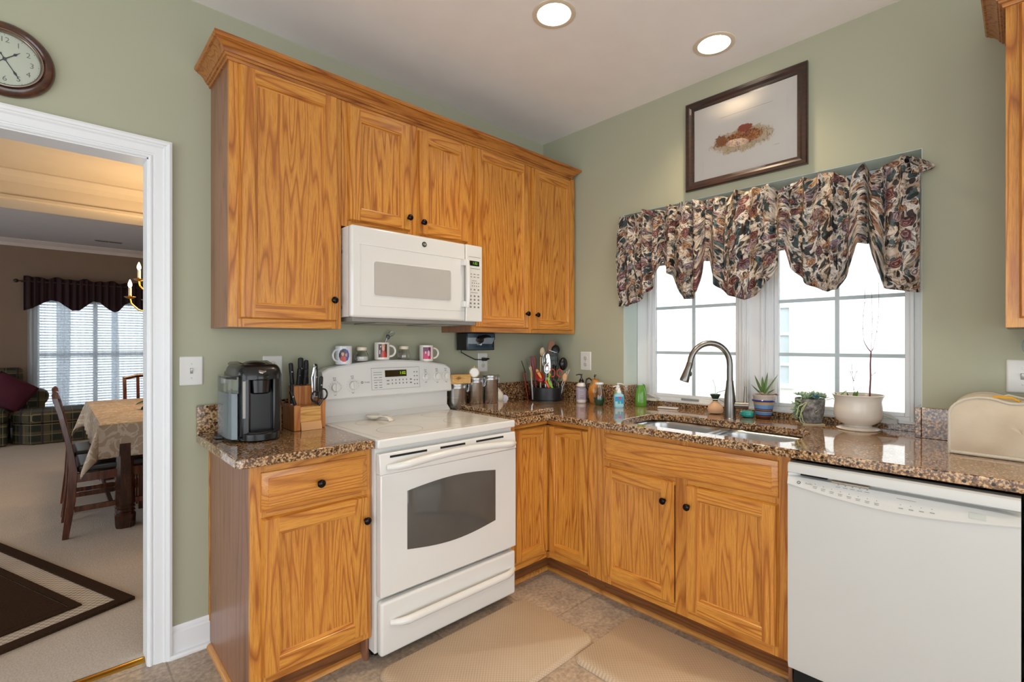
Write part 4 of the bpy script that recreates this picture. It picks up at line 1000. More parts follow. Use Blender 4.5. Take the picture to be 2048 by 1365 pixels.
# ================================================================ WALL CLOCK
def clock():
    c = Vector((-2.762, 0, 2.318)); ax = (0, -1, 0)
    t = thing('wall_clock', 'round dark wood wall clock with a cream dial above the doorway', 'clock', tuple(c))
    w = NT('clock_walnut'); n = w.noise(w.coords((3, 3, 3)), 9, 4); w.color(w.ramp(n, [(0.3, '2e1710'), (0.6, '54301f'), (0.8, '6b3f28')])); w.set(Roughness=0.25, Coat_Weight=0.5)
    B().lathe([(0.085, 0.001), (0.128, 0.001), (0.130, 0.008), (0.127, 0.018), (0.118, 0.026), (0.108, 0.028), (0.100, 0.022)], c, ax, 64, cap=False).obj('frame', w.m, t)
    B().lathe([(0.1005, 0.020), (0.099, 0.0265), (0.096, 0.027), (0.0935, 0.022), (0.0905, 0.020), (0.0895, 0.010)], c, ax, 64, cap=False).obj('rim', plainM('clock_rim_pewter', '9c8f84', 0.2, 1.0), t)
    B().lathe([(0.0905, 0.008), (0.0905, 0.0095), (0.0001, 0.0095)], c, ax, 64).obj('dial', flat('dial_cream', 'd8dccb', 0.7), t)
    b = B(); sf = flat('clock_ink', '3b4348', 0.6)
    for k in range(1, 13):
        a = PI/2 - k*PI/6; b.text(str(k), 0.026, (c.x+0.068*math.cos(a), -0.0100, c.z+0.068*math.sin(a)), (1, 0, 0), (0, 0, 1), align='CENTER', depth=0.0002)
    for k in range(60):
        a = 2*PI*k/60; r = 0.0855; q = 0.0012 if k % 5 == 0 else 0.0006; u = Vector((math.cos(a), 0, math.sin(a))); v = Vector((-math.sin(a), 0, math.cos(a))); o = Vector((c.x, -0.0101, c.z)) + u*r
        b.quad([o-u*q-v*q, o+u*q-v*q, o+u*q+v*q, o-u*q+v*q])
    b.obj('numerals', flat('numeral_ink', '7b8480', 0.6), t)
    def hand(ang, L, wd, name, off):
        u = Vector((math.sin(ang), 0, math.cos(ang))); v = Vector((math.cos(ang), 0, -math.sin(ang))); o = Vector((c.x, -off, c.z)); h = B()
        pts = [(-0.022, 0.0), (-0.020, 0.004), (-0.014, 0.0014), (0.0, 0.0016), (L*0.55, 0.0012), (L*0.68, wd), (L*0.80, 0.0012), (L, 0.0003)]
        A = [o+u*p+v*q for p, q in pts] + [o+u*p-v*q for p, q in reversed(pts)]
        lo = [h.bm.verts.new(p) for p in A]; hi = [h.bm.verts.new(p+Vector((0, -0.0008, 0))) for p in A]
        h.bm.faces.new(hi); h.bm.faces.new(lo[::-1])
        for i in range(len(A)): h.bm.faces.new((lo[i], lo[(i+1) % len(A)], hi[(i+1) % len(A)], hi[i]))
        return h.obj(name, sf, t)
    hand(math.radians(48), 0.052, 0.0045, 'hour_hand', 0.0118); hand(math.radians(149), 0.074, 0.0040, 'minute_hand', 0.0132)
    B().lathe([(0.005, 0.0098), (0.005, 0.0150), (0.001, 0.0155)], c, ax, 20).obj('hub', sf, t)
    B().lathe([(0.093, 0.0205), (0.06, 0.0235), (0.0001, 0.0245)], c, ax, 48, cap=False).obj('glass', 'pane', t)
clock()

# ================================================================ VALANCE
def valance():
    BOT = [(-0.690, 1.556), (-0.743, 1.555), (-0.829, 1.579), (-0.902, 1.639), (-0.956, 1.73), (-0.982, 1.800), (-0.995, 1.804), (-1.029, 1.734), (-1.059, 1.715), (-1.084, 1.64), (-1.133, 1.574), (-1.188, 1.575), (-1.218, 1.606), (-1.229, 1.68), (-1.240, 1.779), (-1.277, 1.777), (-1.290, 1.711), (-1.315, 1.643), (-1.375, 1.581), (-1.464, 1.55), (-1.53, 1.57), (-1.594, 1.652), (-1.628, 1.727), (-1.640, 1.78), (-1.662, 1.78), (-1.69, 1.687), (-1.762, 1.601), (-1.841, 1.563), (-1.883, 1.57), (-1.923, 1.641), (-1.952, 1.73), (-1.964, 1.769), (-2.003, 1.766), (-2.027, 1.682), (-2.053, 1.563), (-2.099, 1.55), (-2.176, 1.534)]
    TOP = [(-0.690, 2.130), (-0.730, 2.118), (-0.788, 2.115), (-0.850, 2.130), (-0.891, 2.135), (-0.924, 2.12), (-0.999, 2.109), (-1.051, 2.127), (-1.131, 2.129), (-1.209, 2.122), (-1.255, 2.108), (-1.328, 2.118), (-1.376, 2.104), (-1.40, 2.128), (-1.481, 2.120), (-1.590, 2.122), (-1.629, 2.066), (-1.673, 2.090), (-1.724, 2.125), (-1.779, 2.105), (-1.799, 2.130), (-1.852, 2.115), (-1.885, 2.11), (-1.929, 2.062), (-1.981, 2.122), (-2.019, 2.065), (-2.065, 2.098), (-2.11, 2.120), (-2.176, 2.100)]
    def interp(T, y):
        for (a, za), (b_, zb) in zip(T[:-1], T[1:]):
            if b_ <= y <= a:
                s = (a-y)/(a-b_); return za + (zb-za)*s
        return T[-1][1] if y < T[-1][0] else T[0][1]
    gath = [-0.985, -1.258, -1.651, -1.984]      # where the shirring tapes pull the hem up
    t = thing('window_valance', 'gathered floral balloon valance with scalloped hem over the kitchen window', 'valance', (0, -1.44, 1.55))
    random.seed(5); ph = [random.uniform(0, 6) for _ in range(8)]
    Y0, Y1 = -0.690, -2.176; arcl = {}
    def off(s, v):
        y = Y0 + (Y1-Y0)*s
        g = min(abs(y-q) for q in gath); k = math.exp(-(g/0.10)**2)
        f = 0.015*math.sin(95*s*1.0+ph[0]+2.0*math.sin(9*s+ph[1])) + 0.008*math.sin(171*s+ph[2]) + 0.004*math.sin(262*s+ph[3]+4*v)
        body = f*(0.55 + 0.9*k*(v**0.5)) 
        if v < 0.09: body = f*1.0 + 0.018*math.sin(120*s+ph[4])*(1-v/0.09)     # free ruffle above the rod pocket
        elif v < 0.16: body = f*0.55
        swag = 0.030*math.sin(PI*min(1, v))**1.2 * (1-k) + 0.012*(1-k)*math.sin(22*v + 14*abs(y-q0(y)) + ph[5])*v
        return body - 0*v, swag
    def q0(y): return min(gath, key=lambda q: abs(y-q))
    def P(s, v):
        y = Y0 + (Y1-Y0)*s; zt = interp(TOP, y); zb = interp(BOT, y)
        z = zt + (zb-zt)*v
        b1, sw = off(s, v)
        ysh = 0.006*math.sin(150*s+ph[6])*(1-0.5*v)
        return (-0.030 - b1 - sw*0.8, y + ysh, z)
    b = B()
    b.grid(lambda s, v: P(s, v), 520, 34, uvfn=lambda s, v: (s*1.9, v*0.62 + 0.05*math.sin(s*25)), s=True)
    b.obj('cloth', 'floral', t, solid=0.0022, sharp=180)
    # gathered end tail sticking out past the opening
    b = B()
    def tail(s, v):
        a = s*2*PI; L = v; r = 0.030*(1-L)**0.7 + 0.004
        return (-0.030 - 0.02*L + r*0.6*math.cos(a), -2.150 - 0.080*L, 2.078 - 0.035*L + r*math.sin(a)*(1+0.3*math.sin(3*a)))
    b.grid(tail, 24, 8, uvfn=lambda s, v: (s*0.3, v*0.2), closed_u=False); b.obj('end_tail', 'floral', t, sharp=180)
    b = B(); b.cyl((0.006, -0.706, 2.062), (0.006, -2.180, 2.062), 0.0045, n=10)
    for y in (-0.718, -2.162): b.box(0.001, 0.012, y-0.006, y+0.006, 2.050, 2.074)
    b.obj('curtain_rod', 'white_mat', t)
valance()

# ================================================================ LEFT COUNTER: COFFEE MAKER
Z0 = CZ1 + 0.0008
def coffee_maker():
    t = thing('coffee_maker', 'black single-cup coffee maker with clear side water tank on the left counter', 'coffee maker', (-2.035, -0.22, Z0))
    x0, x1 = -2.106, -1.944; yb, yf = -0.085, -0.335
    zt = 1.205
    b = B()
    pl = lambda x, fr: [(x, yb), (x, fr)]
    b.prism([(x0, yb), (x1, yb), (x1, -0.20), (x0, -0.20)], 2, Z0+0.012, zt); b.obj('body', 'black', t, bevel=0.010, seg=3)
    b = B()   # side pillars that frame the cup bay
    b.prism([(x1-0.040, -0.19), (x1, -0.19), (x1, -0.318), (x1-0.012, -0.334), (x1-0.034, -0.338), (x1-0.040, -0.334)], 2, Z0+0.02, zt-0.01); b.prism([(x0, -0.19), (x0+0.040, -0.19), (x0+0.040, -0.334), (x0+0.034, -0.338), (x0+0.010, -0.334), (x0, -0.320)], 2, Z0+0.02, zt-0.01)
    b.box(x0+0.035, x1-0.035, -0.312, -0.199, Z0+0.03, zt-0.02); b.obj('pillars', 'black', t, bevel=0.003)
    cx = (x0+x1)/2
    def dome(u, v):
        a = u*2*PI; k = v
        sx = (x1-x0+0.012)/2; sy = (yb-yf+0.02)/2
        e = 0.42
        ca = math.copysign(abs(math.cos(a))**e, math.cos(a)); sa = math.copysign(abs(math.sin(a))**e, math.sin(a))
        r = 1 - 0.30*k**2.2; return (cx + sx*r*ca, (yb+yf)/2 - 0.002 + sy*r*sa, zt-0.03 + 0.060*math.sin(k*PI/2))
    b = B(); b.grid(dome, 48, 8, closed_u=True); b.bm.faces.new([b.bm.verts.new(dome(i/48, 1.0)) for i in range(48)]); bmesh.ops.remove_doubles(b.bm, verts=b.bm.verts[:], dist=1e-5); b.obj('top_housing', 'black', t, sharp=60)
    # silver lid band and lid
    ly = -0.270
    B().tube([(cx-0.062, -0.10, zt+0.030), (cx-0.060, -0.20, zt+0.034), (cx-0.055, -0.27, zt+0.026), (cx-0.036, -0.325, zt+0.008), (cx, -0.345, zt-0.002), (cx+0.036, -0.325, zt+0.008), (cx+0.055, -0.27, zt+0.026), (cx+0.060, -0.20, zt+0.034), (cx+0.062, -0.10, zt+0.030)], 0.009, 10, flat=0.6).obj('lid_handle', plainM('taupe_chrome', '8b7f78', 0.18, 1.0), t)
    B().ball((cx, -0.235, zt+0.022), 0.048, 0.088, 0.022, 24, 10).obj('lid', 'black', t)
    b = B()
    for k in range(5): b.ball((x1-0.018, -0.17-k*0.022, zt+0.023-k*0.001), 0.004, n=8, k=5)
    b.obj('buttons', plainM('button_silver', 'c9ccd0', 0.2, 0.8), t)
    b = B(); b.lathe([(0.046, 0), (0.050, -0.014), (0.048, -0.020), (0.044, -0.022), (0.040, -0.072), (0.030, -0.078), (0.001, -0.079)], (cx, -0.305, zt-0.012), (0, 0, 1), 32); b.obj('brew_head', 'black', t)
    # drip tray
    def half(r0, yc, n=12): return [(cx+r0*math.cos(PI+PI*k/n), yc+0.060*math.sin(PI+PI*k/n)) for k in range(n+1)]
    b = B(); b.prism(half(0.074, -0.312)+[(cx+0.074, -0.20), (cx-0.074, -0.20)], 2, Z0, Z0+0.034); b.obj('drip_tray', 'black', t, bevel=0.006, seg=3)
    b = B(); b.prism(half(0.060, -0.312)+[(cx+0.060, -0.215), (cx-0.060, -0.215)], 2, Z0+0.0342, Z0+0.037); b.obj('tray_grid', 'blackmat', t)
    # clear tank on the left with water
    tx0, tx1 = -2.138, -2.108
    b = B(); b.prism([(tx1, -0.090), (tx0+0.006, -0.100), (tx0, -0.13), (tx0, -0.275), (tx0+0.008, -0.315), (tx1, -0.330)], 2, Z0+0.006, zt-0.016); b.obj('water_tank', glassy('tank_plastic', 'dfe6ea', 0.08, 1.2), t, bevel=0.003)
    b = B(); b.prism([(tx1-0.003, -0.098), (tx0+0.009, -0.105), (tx0+0.004, -0.13), (tx0+0.004, -0.272), (tx0+0.010, -0.308), (tx1-0.003, -0.322)], 2, Z0+0.012, zt-0.085); b.obj('water', plainM('tank_water', '868c8e', 0.08), t)
    b = B(); b.box(x0+0.010, x0+0.020, -0.3405, -0.337, Z0+0.095, zt-0.035); b.obj('water_gauge', plainM('gauge_clear', '9b9a92', 0.15), t, bevel=0.001)
    b = B(); b.prism([(tx0-0.022, -0.14), (tx0+0.01, -0.12), (tx0+0.01, -0.20), (tx0-0.022, -0.19)], 2, Z0, Z0+0.014); b.obj('tank_foot', 'black', t, bevel=0.003)
coffee_maker()

# ================================================================ KNIFE BLOCK AND KNIVES
def knife_block():
    kx0, kx1 = -1.862, -1.712
    t = thing('knife_block', 'honey-coloured wooden knife block beside the range', 'knife block', (-1.787, -0.15, Z0))
    w = oak('block_maple', 2, base=('8a4a18', 'a9632a', 'b97332', 'c78644'), k=1.3); w2 = oak('block_maple_face', 0, base=('a0682c', 'bd8238', 'cf9a4e', 'dcae68'), k=1.2)
    b = B(); b.box(kx0+0.030, kx1-0.026, -0.135, -0.062, Z0, 1.122); b.obj('tower', w, t, bevel=0.002)
    b = B(); b.box(kx0, kx0+0.029, -0.225, -0.075, Z0, 1.040); b.obj('left_wing', w, t, bevel=0.002)
    b = B(); b.box(kx1-0.025, kx1, -0.205, -0.075, Z0, 1.062); b.obj('right_wing', w, t, bevel=0.002)
    b = B(); b.box(kx0+0.030, kx1-0.026, -0.215, -0.137, Z0, 1.032); b.obj('front_board', w2, t, bevel=0.0015)
    b = B(); b.hexa([(kx0+0.031, -0.232, Z0), (kx1-0.027, -0.232, Z0), (kx1-0.027, -0.2155, Z0), (kx0+0.031, -0.2155, Z0), (kx0+0.031, -0.222, Z0+0.036), (kx1-0.027, -0.222, Z0+0.036), (kx1-0.027, -0.2155, Z0+0.036), (kx0+0.031, -0.2155, Z0+0.036)]); b.obj('foot_rail', plainM('pale_maple', 'cf9c68', 0.5), t)
    kn = []
    def knife(base, tip, w_, d_, label, mat='blackmat', bol=True):
        base = Vector(base); tip = Vector(tip); u = (tip-base).normalized(); L = (tip-base).length
        k = thing('kitchen_knife', label, 'knife', tuple(base), 'knives in the wooden block')
        pts = [base+u*(L*s) for s in (0.02, 0.12, 0.35, 0.6, 0.85, 0.97, 1.0)]
        B().tube(pts, [w_*0.85, w_, w_*0.88, w_, w_*1.05, w_*0.95, w_*0.5], 12, flat=d_).obj('handle', mat, k)
        bl = B(); s = Vector((0.006, 0, 0)); a = base - u*0.03; bl.hexa([a-s-Vector((0, .0008, 0)), a+s-Vector((0, .0008, 0)), a+s+Vector((0, .0008, 0)), a-s+Vector((0, .0008, 0)), base+u*0.004-s-Vector((0, .0008, 0)), base+u*0.004+s-Vector((0, .0008, 0)), base+u*0.004+s+Vector((0, .0008, 0)), base+u*0.004-s+Vector((0, .0008, 0))]); bl.obj('blade', 'steel', k)
        if bol: B().lathe([(0.0035, -0.001), (0.0035, 0.001)], pts[3]+Vector((0, -w_*0.8, 0)), (0, -1, 0), 10).obj('rivet', 'steel', k)
        return k
    z = 1.123
    knife((-1.822, -0.085, z), (-1.826, -0.078, 1.228), 0.0115, 0.8, 'tall square-ended black knife handle at the back left of the block')
    knife((-1.782, -0.085, z), (-1.779, -0.074, 1.252), 0.0150, 0.8, 'largest black knife handle, tallest in the block')
    knife((-1.756, -0.085, z), (-1.752, -0.072, 1.240), 0.0120, 0.8, 'black knife handle directly right of the tallest one')
    knife((-1.808, -0.120, z), (-1.803, -0.128, 1.205), 0.0105, 0.9, 'short plain black knife handle at the front left of the tower')
    knife((-1.779, -0.120, z), (-1.776, -0.132, 1.200), 0.0120, 0.9, 'ribbed black knife handle at the front of the tower')
    knife((-1.845, -0.150, 1.040), (-1.842, -0.135, 1.130), 0.0085, 0.9, 'slim black knife handle, upright in the left wing of the block')
    knife((-1.848, -0.200, 1.040), (-1.868, -0.200, 1.108), 0.0085, 0.9, 'slim black knife handle leaning left in the left wing')
    knife((-1.724, -0.120, 1.063), (-1.722, -0.110, 1.222), 0.0115, 0.75, 'riveted black knife handle at the back of the right wing')
    knife((-1.726, -0.175, 1.063), (-1.722, -0.180, 1.165), 0.0105, 0.75, 'riveted black knife handle at the front of the right wing')
    s = thing('sharpening_steel', 'pair of polished steel handles standing in the knife block', 'sharpening steel', (-1.750, -0.15, 1.034))
    B().tube([(-1.748, -0.150, 1.034), (-1.750, -0.150, 1.10), (-1.752, -0.150, 1.16), (-1.744, -0.150, 1.205), (-1.735, -0.150, 1.212)], [0.004, 0.009, 0.012, 0.010, 0.003], 12, flat=0.6).obj('handle', 'chrome', s)
    B().tube([(-1.742, -0.140, 1.034), (-1.738, -0.140, 1.12), (-1.736, -0.140, 1.19), (-1.742, -0.140, 1.222)], [0.004, 0.006, 0.006, 0.003], 10).obj('handle', 'steel', s)
    s = thing('kitchen_scissors', 'black-handled kitchen scissors hanging on the front of the knife block', 'scissors', (-1.748, -0.222, 1.03))
    for c, sg in (((-1.766, -0.222, 1.075), -1), ((-1.730, -0.222, 1.085), 1)):
        pts = [Vector(c)+Vector((0.018*math.cos(a), 0, 0.024*math.sin(a))) for a in [2*PI*k/16 for k in range(16)]]
        B().tube(pts, 0.0040, 8, closed=True).obj('handle_loop', 'black', s)
        B().tube([Vector(c)+Vector((0.0, 0, -0.022)), (-1.748+sg*0.003, -0.222, 1.040), (-1.748-sg*0.003, -0.222, 1.0335)], [0.006, 0.006, 0.004], 8, flat=0.6).obj('blade_arm', 'black', s)
knife_block()

# ================================================================ SPOON REST, MUGS AND JARS ON THE RANGE
def spoon_rest():
    t = thing('spoon_rest', 'white ceramic spoon rest with painted leaves on the back of the cooktop', 'spoon rest', (-1.42, -0.2, 0.929))
    c0 = Vector((-1.445, -0.165, 0.9285))
    def bowlf(s, v):
        a = s*2*PI; r = v
        return (c0.x + 0.040*r*math.cos(a), c0.y + 0.048*r*math.sin(a), c0.z + 0.003 + 0.020*r**2.4)
    cr = plainM('glazed_white', 'e4ded2', 0.12)
    b = B(); b.grid(bowlf, 32, 8, closed_u=True); bmesh.ops.remove_doubles(b.bm, verts=b.bm.verts[:], dist=1e-5); b.obj('bowl', cr, t, solid=0.004)
    d = Vector((0.35, -0.94, 0)); sd = Vector((0.94, 0.35, 0)); b = B(); rows = []
    for s, w_, z in ((0.030, 0.020, 0.016), (0.055, 0.017, 0.022), (0.080, 0.016, 0.023), (0.100, 0.017, 0.018), (0.112, 0.019, 0.008), (0.116, 0.021, 0.001)):
        p = c0 + d*s + Vector((0, 0, z)); rows.append([b.bm.verts.new(p-sd*w_), b.bm.verts.new(p+Vector((0, 0, -0.002))), b.bm.verts.new(p+sd*w_)])
    for r0, r1 in zip(rows[:-1], rows[1:]):
        for k in range(2): f = b.bm.faces.new((r0[k], r0[k+1], r1[k+1], r1[k])); f.smooth = True
    b.obj('handle', cr, t, solid=0.006)
    b = B()
    for k in range(5):
        a = 0.8+k*0.5; p = c0+Vector((0.020*math.cos(a), 0.024*math.sin(a), 0.0135)); b.ball(p, 0.006, 0.003, 0.0015, 8, 5)
    b.obj('painted_leaf', flat('leaf_glaze', '6f7a58', 0.3), t)
spoon_rest()
def mug(name, label, c, hang, hpics, mat, r=0.0405, h=0.094):
    """hang: angle of the handle; hpics: angle toward which the print faces"""
    t = thing(name, label, 'mug', c, 'photo mugs on top of the range')
    m = plainM(mat[0], mat[1], 0.12)
    B().lathe([(0.0001, 0.004), (r-0.004, 0.005), (r-0.0035, h-0.002), (r-0.0015, h), (r, h-0.002), (r, 0.004), (r-0.003, 0.0), (0.0001, 0.0)], c, n=40, cap=False).obj('body', m, t)
    u = Vector((math.cos(hang), math.sin(hang), 0)); C = Vector(c)
    pts = [C+u*(r-0.002)+Vector((0, 0, h*0.82))] + [C+u*(r+0.004+0.026*math.sin(a))+Vector((0, 0, h*0.5+h*0.30*math.cos(a))) for a in [PI*(0.08+0.84*k/10) for k in range(11)]] + [C+u*(r-0.002)+Vector((0, 0, h*0.18))]
    B().tube(pts, 0.0052, 10, flat=1.1).obj('handle', m, t)
    return t
def curved_patch(b, c, r, a0, z0, w, h, fn, nu=20, nv=20):
    def P(s, v):
        a = a0 + (s-0.5)*w/r; return (c[0]+r*math.cos(a), c[1]+r*math.sin(a), z0+(v-0.5)*h)
    for i in range(nu):
        for j in range(nv):
            m = fn((i+0.5)/nu*2-1, (j+0.5)/nv*2-1)
            if m is None: continue
            b.quad([P(i/nu, j/nv), P((i+1)/nu, j/nv), P((i+1)/nu, (j+1)/nv), P(i/nu, (j+1)/nv)], m, True)
def el(x, y, cx, cy, rx, ry): return ((x-cx)/rx)**2 + ((y-cy)/ry)**2 < 1
PM = [flat('print_navy', '241a3c', 0.3), flat('print_red', 'b8341f', 0.3), flat('print_skin', 'd49a7c', 0.3), flat('print_hair', '231a1e', 0.3), flat('print_blue', '5a63a8', 0.3), flat('print_brown', '4b2a26', 0.3), flat('print_pink', 'c41f5e', 0.3), flat('print_pale', 'd9c2cc', 0.3), flat('print_plum', '6e2148', 0.3), flat('print_fair_hair', 'b8865a', 0.3)]
tc_ = math.atan2(-2.48+0.06, -2.64+1.55)   # the direction from the mugs to the viewer
zt1 = RTOP(-1.563)+0.0008; m1 = (-1.560, -0.060, zt1)
t = mug('photo_mug', 'white mug with an oval photo print of two people, left end of the range top', m1, PI+0.35, 0, ('mug_white', 'd9dbe0'))
b = B()
def f1(x, y):
    if not el(x, y, 0, 0, 1, 1): return None
    if el(x, y, -0.25, 0.18, 0.26, 0.28): return 2
    if el(x, y, 0.42, 0.05, 0.22, 0.28): return 2
    if el(x, y, -0.2, -0.75, 0.62, 0.62): return 1
    if el(x, y, -0.15, 0.4, 0.45, 0.38): return 3
    if el(x, y, 0.45, -0.55, 0.4, 0.5): return 4
    return 0 if x < 0.3 else 4
curved_patch(b, m1, 0.0408, math.atan2(-2.48, -1.08)+0.05, m1[2]+0.047, 0.052, 0.066, f1); b.obj('photo_print', PM, t)
zt2 = RTOP(-1.345)+0.0008; m2 = (-1.345, -0.060, zt2)
t = mug('photo_mug', 'white mug with a rectangular baby photo print, centre of the range top', m2, -0.55, 0, ('mug_cream', 'e2dcd2'))
b = B()
def f2(x, y):
    if el(x, y, 0.1, 0.35, 0.34, 0.36): return 2
    if el(x, y, 0.1, 0.75, 0.42, 0.3): return 9
    if el(x, y, 0.2, -0.7, 0.6, 0.75): return 1
    if el(x, y, -0.7, -0.2, 0.12, 0.3) or el(x, y, -0.5, 0.6, 0.1, 0.15): return 7
    return 5 if x > -0.75 or y > 0 else 3
curved_patch(b, m2, 0.0408, math.atan2(-2.48, -1.30)+0.12, m2[2]+0.049, 0.048, 0.072, f2); b.obj('photo_print', PM, t)
zt3 = RTOP(-1.068)+0.0008; m3 = (-1.062, -0.060, zt3)
t = mug('photo_mug', 'white mug with a bright pink photo print, right end of the range top', m3, -0.35, 0, ('mug_cream', 'e2dcd2'))
b = B()
def f3(x, y):
    if el(x, y, 0.45, -0.05, 0.28, 0.5): return 7
    if el(x, y, -0.35, 0.1, 0.2, 0.25): return 7
    return 6 if y < 0.25 else 8
curved_patch(b, m3, 0.0408, math.atan2(-2.48, -1.58)+0.1, m3[2]+0.048, 0.046, 0.068, f3); b.obj('photo_print', PM, t)
# measuring scoop standing in the middle mug
t = thing('clear_scoop', 'clear and grey plastic scoop sticking out of the middle mug', 'scoop', (m2[0]+0.01, m2[1], m2[2]+0.01))
B().tube([(m2[0]+0.005, m2[1], m2[2]+0.01), (m2[0]+0.020, m2[1], m2[2]+0.095), (m2[0]+0.030, m2[1], m2[2]+0.118)], [0.004, 0.004, 0.006], 8).obj('handle', plainM('scoop_grey', '8c8d90', 0.2, 0.5), t)
B().ball((m2[0]+0.036, m2[1], m2[2]+0.124), 0.012, 0.010, 0.014).obj('hub', plainM('scoop_dark', '54565c', 0.25), t)
B().lathe([(0.006, 0), (0.017, 0.012), (0.020, 0.028), (0.0185, 0.028), (0.015, 0.013), (0.004, 0.003)], (m2[0]+0.046, m2[1], m2[2]+0.128), (0.5, 0, 0.85), 20, cap=False).obj('cup', glassy('scoop_clear', 'f2f4f4', 0.05), t)
def jar(label, c, fill):
    t = thing('glass_jar', label, 'jar', c, 'lidded glass jars on top of the range')
    B().lathe([(0.0001, 0.003), (0.030, 0.003), (0.032, 0.010), (0.032, 0.030), (0.024, 0.048), (0.0215, 0.060), (0.0230, 0.060), (0.026, 0.048), (0.0345, 0.030), (0.0345, 0.008), (0.031, 0.0), (0.0001, 0.0)], c, n=32, cap=False).obj('glass_body', 'glass', t)
    B().lathe([(0.0255, 0.058), (0.0262, 0.060), (0.0262, 0.073), (0.024, 0.076), (0.0001, 0.076)], c, n=32).obj('lid', plainM('jar_lid_cream', 'e0d6bf', 0.4), t)
    C = Vector(c); u = Vector((-0.95, -0.3, 0))
    B().tube([C+u*0.033+Vector((0, 0, 0.008)), C+u*0.045+Vector((0, 0, 0.012)), C+u*0.050+Vector((0, 0, 0.028)), C+u*0.042+Vector((0, 0, 0.044)), C+u*0.025+Vector((0, 0, 0.048))], 0.0032, 8).obj('handle', 'glass', t)
    if fill: B().lathe([(0.0001, 0.004), (0.0295, 0.004), (0.0315, 0.010), (0.0315, 0.026), (0.0001, 0.027)], c, n=32, cap=False).obj('contents', flat('white_powder', 'e6e2da', 0.9), t)
jar('small glass jar with cream lid, holding white powder, right of the first mug', (-1.460, -0.058, RTOP(-1.46)+0.0008), True)
jar('small empty glass jar with cream lid, left of the pink mug', (-1.208, -0.058, RTOP(-1.208)+0.0008), False)

# ================================================================ CANISTERS ETC. RIGHT OF THE RANGE
def canister(label, c, r, h, latch):
    t = thing('steel_canister', label, 'canister', c, 'stainless steel canisters')
    sm = NT('brushed_canister'); v = sm.coords((1, 1, 60)); sm.color(sm.ramp(sm.noise(v, 8, 2), [(0.3, 'b4b4b4'), (0.7, 'cfd0d1')])); sm.set(Metallic=1.0, Roughness=0.27)
    B().lathe([(r-0.002, 0), (r, 0.003), (r, h-0.030), (r+0.001, h-0.028), (r+0.001, h-0.024), (r, h-0.022), (r, h-0.012), (r-0.001, h-0.010)], c, n=40).obj('body', sm.m, t)
    B().lathe([(r+0.001, h-0.010), (r+0.003, h-0.008), (r+0.003, h-0.003), (r, h-0.001), (r*0.85, h), (0.001, h+0.001)], c, n=40).obj('lid', sm.m, t)
    u = Vector((math.cos(latch), math.sin(latch), 0)); w = Vector((-math.sin(latch), math.cos(latch), 0)); C = Vector(c)
    b = B()
    for s in (-1, 1):
        b.tube([C+u*(r+0.001)+w*(s*0.010)+Vector((0, 0, h-0.045)), C+u*(r+0.010)+w*(s*0.010)+Vector((0, 0, h-0.030)), C+u*(r+0.012)+w*(s*0.009)+Vector((0, 0, h-0.008)), C+u*(r+0.004)+w*(s*0.006)+Vector((0, 0, h+0.002))], 0.0014, 6)
    b.obj('wire_bail', 'chrome', t)
    b = B(); b.tube([C+u*(r+0.001)+Vector((0, 0, h-0.052)), C+u*(r+0.009)+Vector((0, 0, h-0.046)), C+u*(r+0.011)+Vector((0, 0, h-0.028)), C+u*(r+0.016)+Vector((0, 0, h-0.020))], [0.005, 0.006, 0.005, 0.004], 8, flat=0.5); b.obj('clasp', 'steel', t)
    return t
can1 = (-0.852, -0.082, Z0)
canister('widest steel canister, next to the range with a wooden box on its lid', can1, 0.056, 0.150, -0.5)
can2 = (-0.752, -0.140, 0.952); can3 = (-0.663, -0.170, 0.952)
canister('steel canister in the middle of the row of three', can2, 0.045, 0.158, -0.9)
canister('tallest steel canister, right end of the row of three', can3, 0.048, 0.172, -0.25)
t = thing('wooden_box', 'small light wooden box with a leaf design resting on the first canister', 'box', (-0.87, -0.09, 1.078))
cz = Z0+0.150+0.0012
b = B(); A = AT(0, 0, 1)
def boxrot(b, c, ux, hx_, hy_, z0, z1, m=0):
    ux = Vector(ux).normalized(); uy = Vector((-ux.y, ux.x, 0)); c = Vector(c)
    q = [c-ux*hx_-uy*hy_, c+ux*hx_-uy*hy_, c+ux*hx_+uy*hy_, c-ux*hx_+uy*hy_]
    b.hexa([(p.x, p.y, z0) for p in q] + [(p.x, p.y, z1) for p in q], m)
pw = oak('box_pine', 0, base=('a8763c', 'c1904e', 'd0a160', 'dab274'), k=1.5)
boxrot(b, (-0.860, -0.100, 0), (1, -0.12, 0), 0.062, 0.045, cz, cz+0.056); b.obj('body', pw, t, bevel=0.002)
b = B(); u = Vector((1, -0.12, 0)).normalized(); nn = Vector((u.y, -u.x, 0)); o = Vector((-0.885, -0.100, cz+0.026)) + nn*0.0455
for a in range(5):
    ang = 0.5+a*0.55; d = u*math.cos(ang)+Vector((0, 0, math.sin(ang))); e = u*-math.sin(ang)+Vector((0, 0, math.cos(ang))); b.quad([o, o+d*0.012+e*0.003, o+d*0.024, o+d*0.012-e*0.003])
b.obj('leaf_design', flat('burnt_line', '8f6432', 0.7), t)
